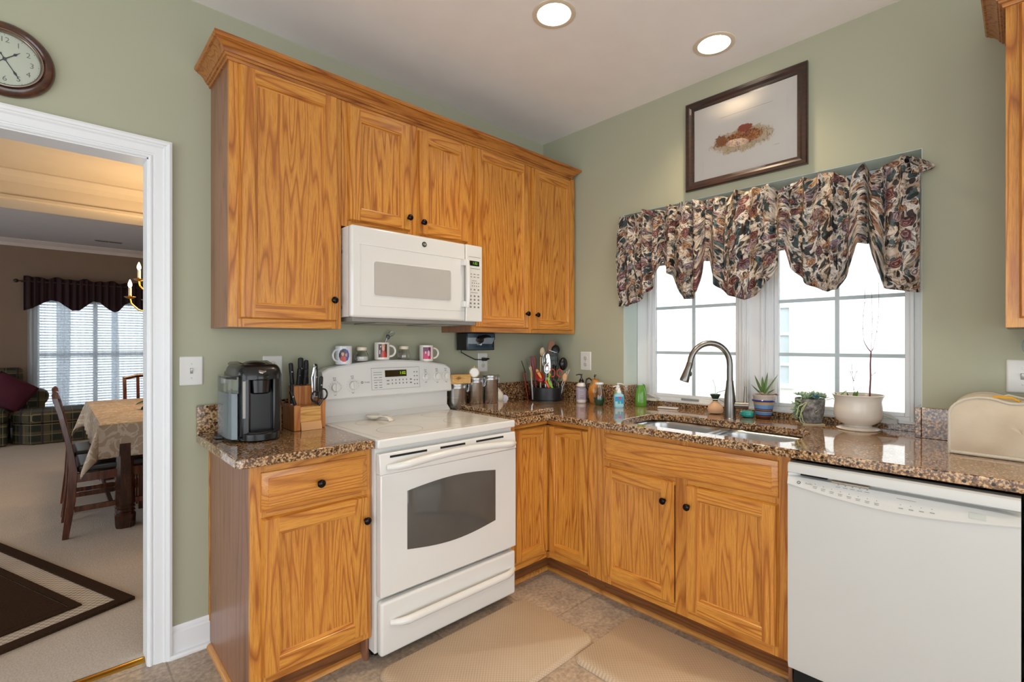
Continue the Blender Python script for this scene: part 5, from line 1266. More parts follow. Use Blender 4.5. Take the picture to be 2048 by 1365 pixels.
# small round clock-like dial standing behind on the middle canister
t = thing('round_dial', 'small round white dial in a cream rim standing on the middle canister', 'dial', (can2[0]-0.01, can2[1], can2[2]+0.16))
c = Vector((can2[0]-0.020, can2[1]-0.005, can2[2]+0.160+0.030)); ax = Vector((-0.62, -0.78, 0.05))
B().lathe([(0.0001, 0), (0.031, 0), (0.033, 0.004), (0.031, 0.009), (0.028, 0.010), (0.026, 0.007)], c, ax, 32, cap=False).obj('rim', plainM('dial_rim', 'c4ae94', 0.3), t)
B().lathe([(0.0265, 0.0065), (0.0001, 0.0068)], c, ax, 32, cap=False).obj('face', flat('dial_face', 'eceae6', 0.3), t)
b = B(); b.cyl(c+Vector((0, 0, 0.030)), c+Vector((0, 0, 0.040)), 0.004); b.obj('hanging_loop', 'brass', t)
b = B(); b.box(c.x-0.012, c.x+0.012, c.y-0.008, c.y+0.004, can2[2]+0.1592, c.z-0.028); b.obj('stand', plainM('dial_rim', 'c4ae94', 0.3), t)
# can opener under the corner cabinet
t = thing('can_opener', 'black and chrome electric can opener mounted under the corner cabinet', 'can opener', (-0.74, -0.14, 1.275))
oz0, oz1 = 1.278, 1.3865
B().box(-0.823, -0.600, -0.135, -0.030, oz0, oz1).obj('housing', 'black', t, bevel=0.004)
B().prism([(-0.820, oz0+0.003), (-0.618, oz0+0.003), (-0.612, oz0+0.016), (-0.622, oz0+0.024), (-0.622, oz0+0.046), (-0.600, oz0+0.070), (-0.600, oz1-0.003), (-0.820, oz1-0.003)], 1, -0.142, -0.1352).obj('front_plate', plainM('blue_chrome', '5d6c78', 0.10, 1.0), t, bevel=0.0015)
b = B(); b.quad([(-0.819, -0.1425, oz0+0.040), (-0.625, -0.1425, oz0+0.040), (-0.604, -0.1425, oz0+0.078), (-0.819, -0.1425, oz0+0.078)]); b.obj('silver_band', plainM('silver_band', 'b9c2c8', 0.15, 0.8), t)
b = B(); b.ball((-0.725, -0.150, oz0+0.066), 0.026, 0.012, 0.022); b.tube([(-0.745, -0.152, oz0+0.060), (-0.720, -0.158, oz0+0.080), (-0.680, -0.158, oz0+0.088), (-0.650, -0.152, oz0+0.084)], [0.010, 0.012, 0.010, 0.007], 10, flat=0.7); b.obj('lever', 'black', t)
B().lathe([(0.008, 0), (0.008, 0.010), (0.006, 0.013), (0.001, 0.0135)], (-0.728, -0.1425, oz0+0.036), (0, -1, 0), 20).obj('cutting_wheel', 'chrome', t)
b = B(); b.tube([(-0.800, -0.05, oz0-0.001), (-0.790, -0.035, oz0-0.012), (-0.730, -0.020, oz0-0.035), (-0.665, -0.020, oz0-0.062), (-0.618, -0.024, oz0-0.064), (-0.590, -0.026, oz0-0.058)], 0.003, 8); cd = b.obj('power_cord', 'blackmat', t)
b = B(); b.box(-0.603, -0.575, -0.034, -0.0095, 1.206, 1.226); b.tube([(-0.58, -0.024, 1.216), (-0.560, -0.026, 1.219), (-0.548, -0.026, 1.219)], [0.009, 0.006, 0.003], 8); b.obj('plug', 'black', t, bevel=0.002)
# white teapot and the little glass shaker beside it
t = thing('teapot', 'white rounded ceramic pot tucked behind the tallest canister', 'teapot', (-0.56, -0.10, Z0))
cw = plainM('pot_white', 'e9e4dc', 0.15); tp = (-0.535, -0.085, Z0)
B().lathe([(0.020, 0), (0.028, 0.004), (0.040, 0.020), (0.045, 0.042), (0.041, 0.064), (0.028, 0.084), (0.014, 0.098), (0.008, 0.108), (0.007, 0.118), (0.001, 0.120)], tp, n=32).obj('body', cw, t)
B().tube([(tp[0]-0.035, tp[1]-0.02, Z0+0.035), (tp[0]-0.052, tp[1]-0.035, Z0+0.045), (tp[0]-0.056, tp[1]-0.038, Z0+0.065), (tp[0]-0.040, tp[1]-0.025, Z0+0.072)], 0.005, 10).obj('handle', cw, t)
t = thing('glass_shaker', 'small glass jar on its side with a round white cap, beside the white pot', 'shaker', (-0.43, -0.06, Z0))
ax = Vector((-0.55, -0.83, 0.0)).normalized(); c = Vector((-0.452, -0.062, Z0+0.0275))
B().lathe([(0.001, -0.020), (0.024, -0.018), (0.026, 0.0), (0.026, 0.016), (0.022, 0.022)], c, ax, 28).obj('body', glassy('pale_blue_glass', 'cfd9ee', 0.1), t)
B().lathe([(0.0235, 0.022), (0.0250, 0.024), (0.0250, 0.032), (0.022, 0.036), (0.0001, 0.037)], c, ax, 28, cap=False).obj('cap', plainM('cap_white', 'dcdfee', 0.3), t)

# ================================================================ UTENSIL CROCK
KC = Vector((-0.165, -0.185, Z0)); KD = 3.372
def KU(px, py, dep=0.0):
    m = KD/972.0
    return KC + RGT*((px-1090.0)*m) + FWD*dep + Vector((0, 0, CAM.z + (687.3-py)*m - KC.z))
t = thing('utensil_crock', 'wide round black crock full of cooking utensils in the counter corner', 'crock', tuple(KC))
B().lathe([(0.0001, 0.004), (0.104, 0.004), (0.106, 0.010), (0.106, 0.092), (0.109, 0.095), (0.113, 0.092), (0.113, 0.012), (0.109, 0.008), (0.109, 0.0), (0.0001, 0.0)], KC, n=48, cap=False).obj('bowl', plainM('crock_black', '1a1a1c', 0.4), t)
GU2 = 'utensils standing in the black crock'
RED = flat('utensil_red', 'b3271c', 0.35); DRED = flat('utensil_dark_red', '6e1414', 0.4); LIME = flat('utensil_lime', '8fbf1f', 0.35); WOODU = oak('utensil_wood', 2, base=('9a6a3c', 'b98a58', 'c99c68', 'd6ad7a'), k=2.0)
PALEW = oak('utensil_pale_wood', 2, base=('b08a5c', 'cba676', 'd8b98c', 'e2c79c'), k=2.0)
def ut(name, label, cat): return thing(name, label, cat, tuple(KC + Vector((0, 0, 0.006))), GU2)
def stick(t, pts, r, mat, name='handle', flatn=None): B().tube(pts, r, 10, flat=flatn).obj(name, mat, t)
def paddle(t, p0, p1, w, th, mat, name='head', tipr=0.6, face=None):
    """flat blade from p0 to p1 facing the room"""
    p0 = Vector(p0); p1 = Vector(p1); u = (p1-p0).normalized(); n = face or -FWD; n = (n-u*n.dot(u)).normalized(); s = u.cross(n); L = (p1-p0).length; b = B(); R = []
    w = w*1.25
    for q, k in ((0, 0.35), (0.15, 0.75), (0.45, 1.0), (0.8, 1.0), (0.94, 0.8), (1.0, tipr*0.6)):
        c = p0+u*(L*q); R.append([b.bm.verts.new(c+s*(a*w*k)+n*(d*th)) for a, d in ((-1, 0), (-0.9, .5), (0.9, .5), (1, 0), (0.9, -.5), (-0.9, -.5))])
    b.skin(R, 0, s=False); return b.obj(name, mat, t, bevel=0.001)
def spoonbowl(t, c, u, rw, rl, mat, name='bowl', depth=0.35):
    u = Vector(u).normalized(); n = (-FWD - u*(-FWD).dot(u)).normalized(); s = u.cross(n); c = Vector(c); b = B()
    def f(a, v):
        an = a*2*PI; r = v; return c + s*(rw*r*math.cos(an)) + u*(rl*r*math.sin(an)) - n*(rw*depth*(1-r*r))
    b.grid(f, 24, 6, closed_u=True); bmesh.ops.remove_doubles(b.bm, verts=b.bm.verts[:], dist=1e-6); return b.obj(name, mat, t, solid=0.0015)
I = lambda px, dep=0.0: KC + RGT*((px-1090.0)*KD/972.0) + FWD*dep + Vector((0, 0, 0.012))
t = ut('slotted_turner', 'black slotted turner with a white edge, among the tall utensils', 'turner'); stick(t, [I(1098, .03), KU(1105, 730, .03)], 0.006, 'black'); 
hd = KU(1105, 732, .03); tp_ = KU(1104, 702, .03); u = (tp_-hd).normalized(); s = RGT
b = B()
for k in range(7):
    o = -0.027+k*0.009; b.hexa([tuple(hd+s*(o-.0028)-FWD*.001), tuple(hd+s*(o+.0028)-FWD*.001), tuple(hd+s*(o+.0028)+FWD*.001), tuple(hd+s*(o-.0028)+FWD*.001), tuple(tp_+s*(o-.0028)-FWD*.001), tuple(tp_+s*(o+.0028)-FWD*.001), tuple(tp_+s*(o+.0028)+FWD*.001), tuple(tp_+s*(o-.0028)+FWD*.001)])
for z in (0.0, 0.33, 0.66): c = hd+(tp_-hd)*z; b.tube([c-s*0.030, c+s*0.030], 0.0022, 6)
b.obj('slotted_head', 'black', t)
b = B(); b.tube([tp_-s*0.030+Vector((0, 0, .004)), tp_+s*0.032-Vector((0, 0, .018))], 0.0028, 6); b.obj('white_edge', flat('edge_white', 'dfe3e6', 0.3), t)
t = ut('ladle', 'round black ladle head at the top right of the crock', 'ladle'); stick(t, [I(1106, .05), KU(1110, 725, .06), KU(1109, 706, .065)], 0.0055, 'black'); B().ball(KU(1109, 700, .065), 0.036, 0.028, 0.036).obj('bowl', 'blackmat', t)
t = ut('serving_spoon', 'large glossy black nylon spoon leaning right in the crock', 'spoon'); stick(t, [I(1108, .01), KU(1114, 720, .0), KU(1112, 705, .0)], 0.0055, 'black'); b = B(); b.ball(KU(1123, 728, -.02), 0.036, 0.024, 0.045); b.obj('bowl', 'black', t)
t = ut('wooden_spatula', 'tall wooden spatula with a pointed blade, highest in the crock', 'spatula'); stick(t, [I(1092, .03), KU(1097, 715, .05)], 0.0055, WOODU); paddle(t, KU(1096, 720, .05), KU(1102, 681, .05), 0.018, 0.006, plainM('dark_wood_blade', '8e5b38', 0.5), 'blade')
t = ut('wooden_spoon', 'pale wooden spoon, tall and upright at the back of the crock', 'spoon'); stick(t, [I(1078, .03), KU(1079, 715, .04)], 0.0058, PALEW); spoonbowl(t, KU(1082, 704, .04), (0.1, 0, 1), 0.016, 0.030, PALEW, depth=0.3)
t = ut('wire_whisk', 'steel wire whisk behind the metal spoon', 'whisk'); stick(t, [I(1088, .0), KU(1089, 742, .02)], 0.006, 'steel')
b = B(); w0 = KU(1089, 742, .02); w1 = KU(1090, 702, .02)
for k in range(6):
    a = PI*k/6; d = RGT*math.cos(a)+FWD*math.sin(a); L = (w1-w0)
    pts = [w0+L*q+d*(0.026*math.sin(PI*min(1, q*1.0))**0.8) for q in (0, .2, .4, .6, .8, .93)]+[w1]+[w0+L*q-d*(0.026*math.sin(PI*min(1, q))**0.8) for q in (.93, .8, .6, .4, .2, 0)]
    b.tube(pts, 0.0009, 5)
b.obj('wires', 'chrome', t)
t = ut('steel_spoon', 'large polished steel spoon in the middle of the crock', 'spoon'); stick(t, [I(1086, -.03), KU(1090, 752, -.04)], [0.003, 0.0035], 'steel', flatn=0.5); spoonbowl(t, KU(1090, 737, -.045), (0.03, 0, 1), 0.019, 0.036, 'chrome')
t = ut('steel_spatula', 'narrow bright steel spatula behind the middle spoon', 'spatula'); stick(t, [I(1096, .0), KU(1095, 735, .0)], 0.004, 'steel'); paddle(t, KU(1096, 742, .0), KU(1092, 708, .0), 0.011, 0.0012, 'chrome', 'blade')
t = ut('dark_red_spatula', 'wide dark red silicone spatula at the back left of the crock', 'spatula'); stick(t, [I(1070, .03), KU(1066, 745, .05)], 0.0055, DRED); paddle(t, KU(1066, 745, .05), KU(1063, 713, .05), 0.017, 0.006, DRED, 'blade', 1.2)
t = ut('red_spoonula', 'bright red silicone spoon with a wooden neck at the left front', 'spoon'); spoonbowl(t, KU(1076, 753, -.06), (0.55, 0, -1), 0.027, 0.042, RED); stick(t, [KU(1084, 766, -.05), I(1092, -.02)], 0.004, 'steel'); paddle(t, KU(1079, 756, -.066), KU(1069, 738, -.066), 0.008, 0.007, plainM('amber_wood', 'c98f3a', 0.4), 'grip')
t = ut('basting_brush', 'pastry brush with a pale wooden handle and metal ferrule at the left edge', 'brush'); stick(t, [I(1062, -.055), KU(1059, 757, -.07)], [0.006, 0.007], 'steel', 'ferrule'); B().tube([KU(1059, 757, -.07), KU(1059, 748, -.07), KU(1058, 736, -.07), KU(1057, 731, -.07)], [0.009, 0.012, 0.011, 0.006], 12, flat=0.6).obj('handle', PALEW, t)
t = ut('serving_fork', 'thin bright steel fork leaning left in the crock', 'fork'); stick(t, [I(1066, -.01), KU(1058, 745, -.01), KU(1055, 735, -.01)], 0.0028, 'steel')
b = B()
for k in range(3): b.tube([KU(1055, 736, -.01), KU(1052+k*3.2, 728, -.01), KU(1049+k*4, 719, -.01)], 0.0016, 6)
b.obj('tines', 'chrome', t)
t = ut('green_handled_knife', 'narrow green handle leaning far left out of the crock', 'knife'); stick(t, [I(1062, .0), KU(1046, 742, .0)], 0.004, 'steel', 'blade', 0.4); stick(t, [KU(1048, 746, .0), KU(1040, 722, .0)], [0.007, 0.005], flat('deep_green', '2c4a22', 0.4), 'handle', 0.6)
t = ut('pink_handled_whisk', 'slim pinkish-red handled utensil between the red spoons', 'utensil'); stick(t, [I(1072, .0), KU(1066, 752, -.01), KU(1061, 722, -.01)], 0.0042, flat('rose_red', '9c3b42', 0.35))
t = ut('red_peeler', 'red-orange peeler, front centre of the crock', 'peeler'); stick(t, [KU(1094, 777, -.095), KU(1086, 760, -.09)], [0.008, 0.009], flat('red_orange', 'd2402a', 0.35)); stick(t, [I(1094, -.08), KU(1094, 777, -.093)], 0.004, 'steel', 'shaft'); B().tube([KU(1091, 771, -.103), KU(1087, 763, -.100)], 0.0045, 8, flat=0.5).obj('pale_inlay', flat('pale_inlay', 'd9b9a4', 0.4), t)
t = ut('lime_peeler', 'lime green peeler beside the red one in the crock', 'peeler'); stick(t, [I(1102, -.08), KU(1101, 777, -.09), KU(1094, 764, -.085), KU(1090, 754, -.08)], [0.005, 0.009, 0.009, 0.005], LIME); stick(t, [KU(1093, 755, -.08), KU(1096, 746, -.08)], 0.006, LIME, 'head'); B().tube([KU(1099, 769, -.099), KU(1096, 759, -.094)], 0.0045, 8, flat=0.5).obj('clear_inlay', flat('clear_inlay', 'd2d8c8', 0.2), t)
t = ut('red_handled_scissors', 'scissors with two red loop handles at the right of the crock', 'scissors')
for px, sg in ((1101, -1), (1115, 1)):
    c = KU(px, 746, -.04); pts = [c+RGT*(0.017*math.cos(a))+Vector((0, 0, 0.026*math.sin(a))) for a in [2*PI*k/16 for k in range(16)]]
    B().tube(pts, 0.0035, 8, closed=True).obj('handle_loop', flat('coral_red', 'c8442f', 0.35), t)
B().tube([KU(1103, 755, -.04), KU(1108, 765, -.04), I(1110, -.03)], [0.004, 0.004, 0.003], 8, flat=0.4).obj('blade', 'steel', t); B().tube([KU(1113, 755, -.04), KU(1109, 765, -.043), I(1106, -.035)], [0.004, 0.004, 0.003], 8, flat=0.4).obj('blade', 'steel', t)
t = ut('wooden_scoop', 'short wooden scoop near the right rim of the crock', 'scoop'); stick(t, [I(1116, -.05), KU(1121, 770, -.06)], 0.0035, 'steel'); spoonbowl(t, KU(1125, 754, -.06), (0.25, 0, 1), 0.016, 0.028, WOODU)
t = ut('potato_masher', 'crossed steel wire masher near the right rim of the crock', 'masher')
b = B(); b.tube([I(1100, -.06), KU(1108, 772, -.07), KU(1116, 756, -.07), KU(1119, 747, -.07)], 0.0018, 6); b.tube([I(1118, -.06), KU(1113, 770, -.075), KU(1106, 758, -.075)], 0.0018, 6); b.obj('wires', 'chrome', t); stick(t, [KU(1112, 765, -.072), I(1110, -.05)], 0.004, 'steel')
t = ut('white_skewer_tongs', 'pair of thin pale tongs leaning far right out of the crock', 'tongs'); stick(t, [I(1120, -.02), KU(1122, 772, -.03), KU(1135, 739, -.03)], [0.0028, 0.003, 0.0022], flat('pale_tongs', 'cfc9be', 0.35)); stick(t, [I(1117, -.02), KU(1119, 770, -.035), KU(1130, 742, -.04)], [0.0025, 0.0028, 0.002], 'steel', 'second_arm')
t = thing('red_cutting_mat', 'thin red plastic cutting mat standing between the crock and the backsplash', 'cutting board', tuple(KC + RGT*(-0.13) + FWD*0.04))
p = KC + RGT*(-0.122) + FWD*0.04; bb = B(); a = p-RGT*0.008; 
bb.hexa([tuple(a-FWD*.05), tuple(a+RGT*.004-FWD*.05), tuple(a+RGT*.004+FWD*.05), tuple(a+FWD*.05), tuple(a-FWD*.05-RGT*.030+Vector((0, 0, .19))), tuple(a+RGT*.004-FWD*.05-RGT*.030+Vector((0, 0, .19))), tuple(a+RGT*.004+FWD*.05-RGT*.022+Vector((0, 0, .20))), tuple(a+FWD*.05-RGT*.022+Vector((0, 0, .20)))])
bb.obj('mat', RED, t, bevel=0.001)

# ================================================================ SOAPS AND BOTTLES BY THE OUTLET
def pump(t, c, h0, mat, out, neck=0.014, tall=0.045):
    C = Vector(c); o = Vector(out).normalized()
    B().lathe([(neck*1.15, 0), (neck*1.15, 0.010), (neck*0.8, 0.020), (neck*0.55, 0.026), (neck*0.33, 0.030), (neck*0.33, tall), (neck*0.5, tall+0.002), (neck*0.5, tall+0.008), (0.001, tall+0.009)], C+Vector((0, 0, h0)), n=20).obj('pump', mat, t)
    b = B(); z = h0+tall+0.004; b.tube([C+Vector((0, 0, z)), C+o*0.018+Vector((0, 0, z+0.001)), C+o*0.036+Vector((0, 0, z-0.004))], [0.0045, 0.0035, 0.0025], 10); b.obj('nozzle', mat, t)
t = thing('soap_bottle', 'white pump soap bottle with lilac label and black pump', 'soap bottle', (-0.085, -0.432, Z0))
c = (-0.100, -0.440, Z0)
B().lathe([(0.030, 0), (0.0335, 0.004), (0.0345, 0.012), (0.0345, 0.108), (0.033, 0.118), (0.026, 0.128), (0.016, 0.134), (0.0001, 0.134)], c, n=36).obj('bottle', plainM('soap_cream', 'ded6d2', 0.25), t)
B().lathe([(0.0348, 0.022), (0.0350, 0.023), (0.0350, 0.103), (0.0348, 0.104)], c, n=36, cap=False).obj('label', plainM('soap_lilac', 'b3a9b8', 0.5, var=0.08), t)
B().lathe([(0.0352, 0.104), (0.0354, 0.105), (0.0354, 0.108), (0.0352, 0.109)], c, n=36, cap=False).obj('band', flat('label_dark', '3a3138', 0.5), t)
b = B(); pt = Vector(c)-FWD*0.0355; 
for z, w_, hh in ((0.096, 0.020, 0.0035), (0.090, 0.016, 0.002), (0.080, 0.018, 0.0015), (0.075, 0.018, 0.0015), (0.070, 0.014, 0.0015), (0.060, 0.018, 0.0015), (0.048, 0.014, 0.003), (0.038, 0.017, 0.002), (0.032, 0.015, 0.002)):
    q = [(-w_*0.6), 0.0, w_*0.6]
    for a, d in ((-0.3, 0.3),):
        n = 8
        for k in range(n):
            t0 = a+(d-a)*k/n; t1 = a+(d-a)*(k+1)/n; f = w_/0.020
            A0 = -0.0354; b.quad([Vector(c)+(-FWD*math.cos(t0*f*1.6)+RGT*math.sin(t0*f*1.6))*0.0353+Vector((0, 0, z)), Vector(c)+(-FWD*math.cos(t1*f*1.6)+RGT*math.sin(t1*f*1.6))*0.0353+Vector((0, 0, z)), Vector(c)+(-FWD*math.cos(t1*f*1.6)+RGT*math.sin(t1*f*1.6))*0.0353+Vector((0, 0, z+hh)), Vector(c)+(-FWD*math.cos(t0*f*1.6)+RGT*math.sin(t0*f*1.6))*0.0353+Vector((0, 0, z+hh))])
b.obj('label_print', flat('label_ink', '665a70', 0.6), t)
pump(t, c, 0.134, M['black'], (-0.55, 0.83, 0), 0.015, 0.048)
# orange glazed jug with a black handle
t = thing('ceramic_jug', 'orange and ochre glazed jug with a black curved handle, behind the cruet', 'jug', (-0.068, -0.526, Z0))
og = NT('orange_glaze'); v = og.coords((1, 1, 1)); og.color(og.ramp(og.noise(v, 14, 3), [(0.3, 'b7651a'), (0.5, 'd08a35'), (0.62, '8f7a5e'), (0.75, 'c77a30')])); og.set(Roughness=0.12)
c = (-0.068, -0.526, Z0)
B().lathe([(0.026, 0), (0.030, 0.006), (0.036, 0.030), (0.042, 0.065), (0.043, 0.090), (0.036, 0.118), (0.024, 0.140), (0.020, 0.152), (0.023, 0.160), (0.020, 0.160), (0.017, 0.150)], c, n=36, cap=False).obj('body', og.m, t)
C = Vector(c); B().tube([C-RGT*0.020+Vector((0, 0, 0.152)), C-RGT*0.036+Vector((0, 0, 0.166)), C-RGT*0.054+Vector((0, 0, 0.158)), C-RGT*0.060+Vector((0, 0, 0.130)), C-RGT*0.052+Vector((0, 0, 0.098)), C-RGT*0.040+Vector((0, 0, 0.090))], 0.0052, 10).obj('handle', 'black', t)
b = B(); b.tube([C+Vector((0, 0, 0.158)), C+Vector((0, 0, 0.19))], 0.0022, 8); b.ball(C+Vector((0, 0, 0.178)), 0.006); b.tube([C+Vector((0, 0, 0.185)), C+RGT*0.012+Vector((0, 0, 0.186))], 0.002, 6); b.obj('stopper', 'black', t)
# cruet with green liquid
t = thing('glass_cruet', 'clear glass bottle with a white rim holding dark green soap', 'bottle', (-0.115, -0.60, Z0)); c = (-0.118, -0.600, Z0); C = Vector(c)
B().lathe([(0.0001, 0.002), (0.026, 0.002), (0.034, 0.020), (0.037, 0.045), (0.034, 0.070), (0.027, 0.095), (0.022, 0.120), (0.021, 0.133), (0.023, 0.133), (0.024, 0.120), (0.029, 0.095), (0.036, 0.070), (0.039, 0.045), (0.036, 0.018), (0.029, 0.0), (0.0001, 0.0)], c, n=36, cap=False).obj('bottle_body', 'glass', t)
gl = plainM('green_soap', '0f5a3a', 0.08); B().lathe([(0.0001, 0.0025), (0.0255, 0.0025), (0.0335, 0.020), (0.0365, 0.042), (0.036, 0.0478), (0.0001, 0.048)], c, n=36, cap=False).obj('liquid', gl, t)
B().lathe([(0.020, 0.130), (0.0265, 0.132), (0.0285, 0.137), (0.0265, 0.143), (0.018, 0.145), (0.001, 0.144)], c, n=32).obj('rim', plainM('rim_white', 'e9ebec', 0.3), t)
b = B(); b.tube([C+RGT*0.010-FWD*0.005+Vector((0, 0, 0.128)), C+RGT*0.012-FWD*0.010+Vector((0, 0, 0.06))], 0.003, 8); b.obj('dip_tube', plainM('tube_clear', 'c2c4be', 0.2), t)
# two hand gels
def gel(name, label, c, w, d, h, body, lab, pumpdir, tall):
    t = thing(name, label, 'hand gel', c, 'hand gel pump bottles'); C = Vector(c); b = B()
    def ring(k, z): return [b.bm.verts.new(C + RGT*(x*k) + FWD*y + Vector((0, 0, z))) for x, y in rrect(-w, w, -d, d, min(w, d)*0.7, 4)]
    b.skin([ring(0.94, 0.0), ring(1.0, 0.004), ring(1.0, h*0.82), ring(0.9, h*0.92), ring(0.5, h), ring(0.35, h+0.004)], 0)
    b.obj('bottle', body, t, sharp=50)
    b = B(); n = 10
    for k in range(n):
        x0_ = -w*0.82+w*1.64*k/n; x1_ = -w*0.82+w*1.64*(k+1)/n
        for j in range(4):
            z0_ = h*(0.10+0.17*j); z1_ = z0_+h*0.17; b.quad([C+RGT*x0_-FWD*(d+0.0008)+Vector((0, 0, z0_)), C+RGT*x1_-FWD*(d+0.0008)+Vector((0, 0, z0_)), C+RGT*x1_-FWD*(d+0.0008)+Vector((0, 0, z1_)), C+RGT*x0_-FWD*(d+0.0008)+Vector((0, 0, z1_))], lab[1](k, j))
    b.obj('label', lab[0], t); pump(t, c, h, plainM('pump_white', 'e6e8ea', 0.3), pumpdir, 0.013, tall); return t
L1 = ([flat('gel_blue', '1f8fc4', 0.3), flat('gel_pale', '9fd3dd', 0.3), flat('gel_teal', '3aa79a', 0.3), flat('gel_red', 'c93a5a', 0.3)], lambda k, j: 3 if (j == 3 and k in (4, 5, 6)) else (0 if (j >= 2 or (k > 6 and j > 0)) else (2 if (j == 1 and 2 < k < 6) else 1)))
L2 = ([flat('gel_lime', '9cc628', 0.3), flat('gel_yel', 'c8cf3a', 0.3), flat('gel_green', '4a8f2c', 0.3), flat('gel_navy', '35406a', 0.3)], lambda k, j: 3 if j == 3 and k > 5 else (1 if k in (3, 4) else (2 if j == 0 else 0)))
gel('hand_gel', 'light blue pump bottle of hand gel in front of the green one', (-0.118, -0.748, Z0), 0.031, 0.017, 0.086, plainM('gel_clear_blue', '8cc3d6', 0.1), L1, -RGT, 0.040)
gel('hand_gel', 'lime green pump bottle half hidden behind the blue one', (-0.075, -0.712, Z0), 0.024, 0.016, 0.100, plainM('gel_clear_green', '93b06a', 0.1), L2, RGT, 0.036)
# green pinched vase
t = thing('green_vase', 'green glazed vase with a pinched spout and looped handle by the window', 'vase', (0.02, -0.80, Z0)); C = Vector((0.035, -0.806, Z0)); b = B()
def gv(k, z, dx=0, sq=0.8): return [b.bm.verts.new(C + RGT*(x*k*0.036+dx) + FWD*(y*k*0.030) + Vector((0, 0, z))) for x, y in rrect(-1, 1, -1, 1, sq, 5)]
b.skin([gv(0.93, 0.0), gv(1.0, 0.005), gv(1.0, 0.035), gv(0.93, 0.070), gv(0.74, 0.105), gv(0.55, 0.122), gv(0.48, 0.130, -0.004), gv(0.42, 0.129, -0.004), gv(0.36, 0.115, -0.003)], 0, cap=True); gg = plainM('moss_glaze', '5b8f35', 0.12, var=0.15); b.obj('body', gg, t, sharp=60)
B().tube([C+RGT*0.012+Vector((0, 0, 0.118)), C+RGT*0.018+Vector((0, 0, 0.138)), C+RGT*0.024+Vector((0, 0, 0.132)), C+RGT*0.031+Vector((0, 0, 0.095)), C+RGT*0.033+Vector((0, 0, 0.065))], [0.004, 0.005, 0.005, 0.005, 0.004], 10).obj('handle', gg, t)
# white soap dish tile on the ledge
t = B(); boxrot(t, (0.045, -0.99, 0), (0.2, -1.0, 0), 0.060, 0.020, Z0, Z0+0.010)
tag(t.obj('soap_rest', plainM('tile_white', 'cfccc6', 0.2), bevel=0.003), 'flat white ceramic soap rest lying on the ledge left of the faucet', 'soap rest')
# bulb-forcing pot with black neck
def leaf(b, p0, d, L, w, bend=0.3, up=Vector((0, 0, 1)), m=0, thick=0.3):
    d = Vector(d).normalized(); s = d.cross(up); s = s.normalized() if s.length > 1e-3 else Vector((1, 0, 0)); n = s.cross(d); prev = None; N = 5; p = Vector(p0)
    R = []
    for k in range(N+1):
        q = k/N; c = p + d*(L*q) - up*(bend*L*q*q); ww = w*math.sin(PI*min(1, 0.12+0.88*q))**0.8 if q < 1 else w*0.03
        ww = max(ww, w*0.05)
        R.append([b.bm.verts.new(c+s*ww), b.bm.verts.new(c-n*(ww*thick)), b.bm.verts.new(c-s*ww), b.bm.verts.new(c+n*(ww*thick*0.6))])
    b.skin(R, m)
t = thing('bulb_vase', 'small peach pot with a dark green funnel neck and thin sprigs, left of the faucet', 'vase', (0.055, -1.285, Z0)); C = Vector((0.05, -1.277, Z0))
B().lathe([(0.022, 0), (0.038, 0.006), (0.043, 0.022), (0.038, 0.042), (0.020, 0.062), (0.013, 0.072)], C, n=32).obj('pot', plainM('peach_clay', 'd9b08d', 0.5, var=0.06), t)
B().lathe([(0.013, 0.062), (0.014, 0.080), (0.029, 0.108), (0.027, 0.108), (0.010, 0.082)], C, n=28, cap=False).obj('funnel', plainM('dark_green_glass', '1d3a30', 0.12), t)
B().lathe([(0.0175, 0.078), (0.0185, 0.080), (0.0175, 0.083)], C, n=28, cap=False).obj('cord', flat('white_cord', 'e4e4e0', 0.6), t)
b = B(); gl_ = flat('sprig_green', '5d7a45', 0.5)
b.tube([C+Vector((0, 0, 0.10)), C+RGT*0.012+Vector((0, 0, 0.118)), C+RGT*0.060+Vector((0, 0, 0.132))], 0.0016, 6); b.tube([C+Vector((0, 0, 0.10)), C+RGT*0.0+Vector((0, 0, 0.15)), C-RGT*0.012+Vector((0, 0, 0.185))], 0.0010, 6)
leaf(b, C+RGT*0.05+Vector((0, 0, 0.132)), RGT+Vector((0, 0, .1)), 0.030, 0.004); leaf(b, C-RGT*0.008+Vector((0, 0, 0.178)), -RGT+Vector((0, 0, .15)), 0.040, 0.0025); leaf(b, C-RGT*0.01+Vector((0, 0, 0.182)), -RGT*0.4+Vector((0, 0, .8)), 0.018, 0.003); leaf(b, C+Vector((0, 0, 0.112)), -RGT+Vector((0, 0, .1)), 0.045, 0.003, 0.1)
leaf(b, C+RGT*0.018+Vector((0, 0, 0.080)), RGT-FWD*0.3+Vector((0, 0, -.3)), 0.040, 0.008); leaf(b, C+RGT*0.10+Vector((0, 0, 0.140)), RGT*0.4+Vector((0, 0, .4)), 0.012, 0.008)
b.tube([C+RGT*0.06+Vector((0, 0, 0.132)), C+RGT*0.10+Vector((0, 0, 0.142))], 0.0010, 6); b.obj('sprigs', gl_, t)
# little teal dish
B_ = B(); B_.lathe([(0.020, 0), (0.032, 0.004), (0.037, 0.014), (0.034, 0.027), (0.022, 0.034), (0.001, 0.035)], (0.045, -1.452, Z0), n=32)
tag(B_.obj('teal_dish', plainM('teal_glaze', '2e9c96', 0.15)), 'small round teal ceramic pot behind the faucet', 'dish')
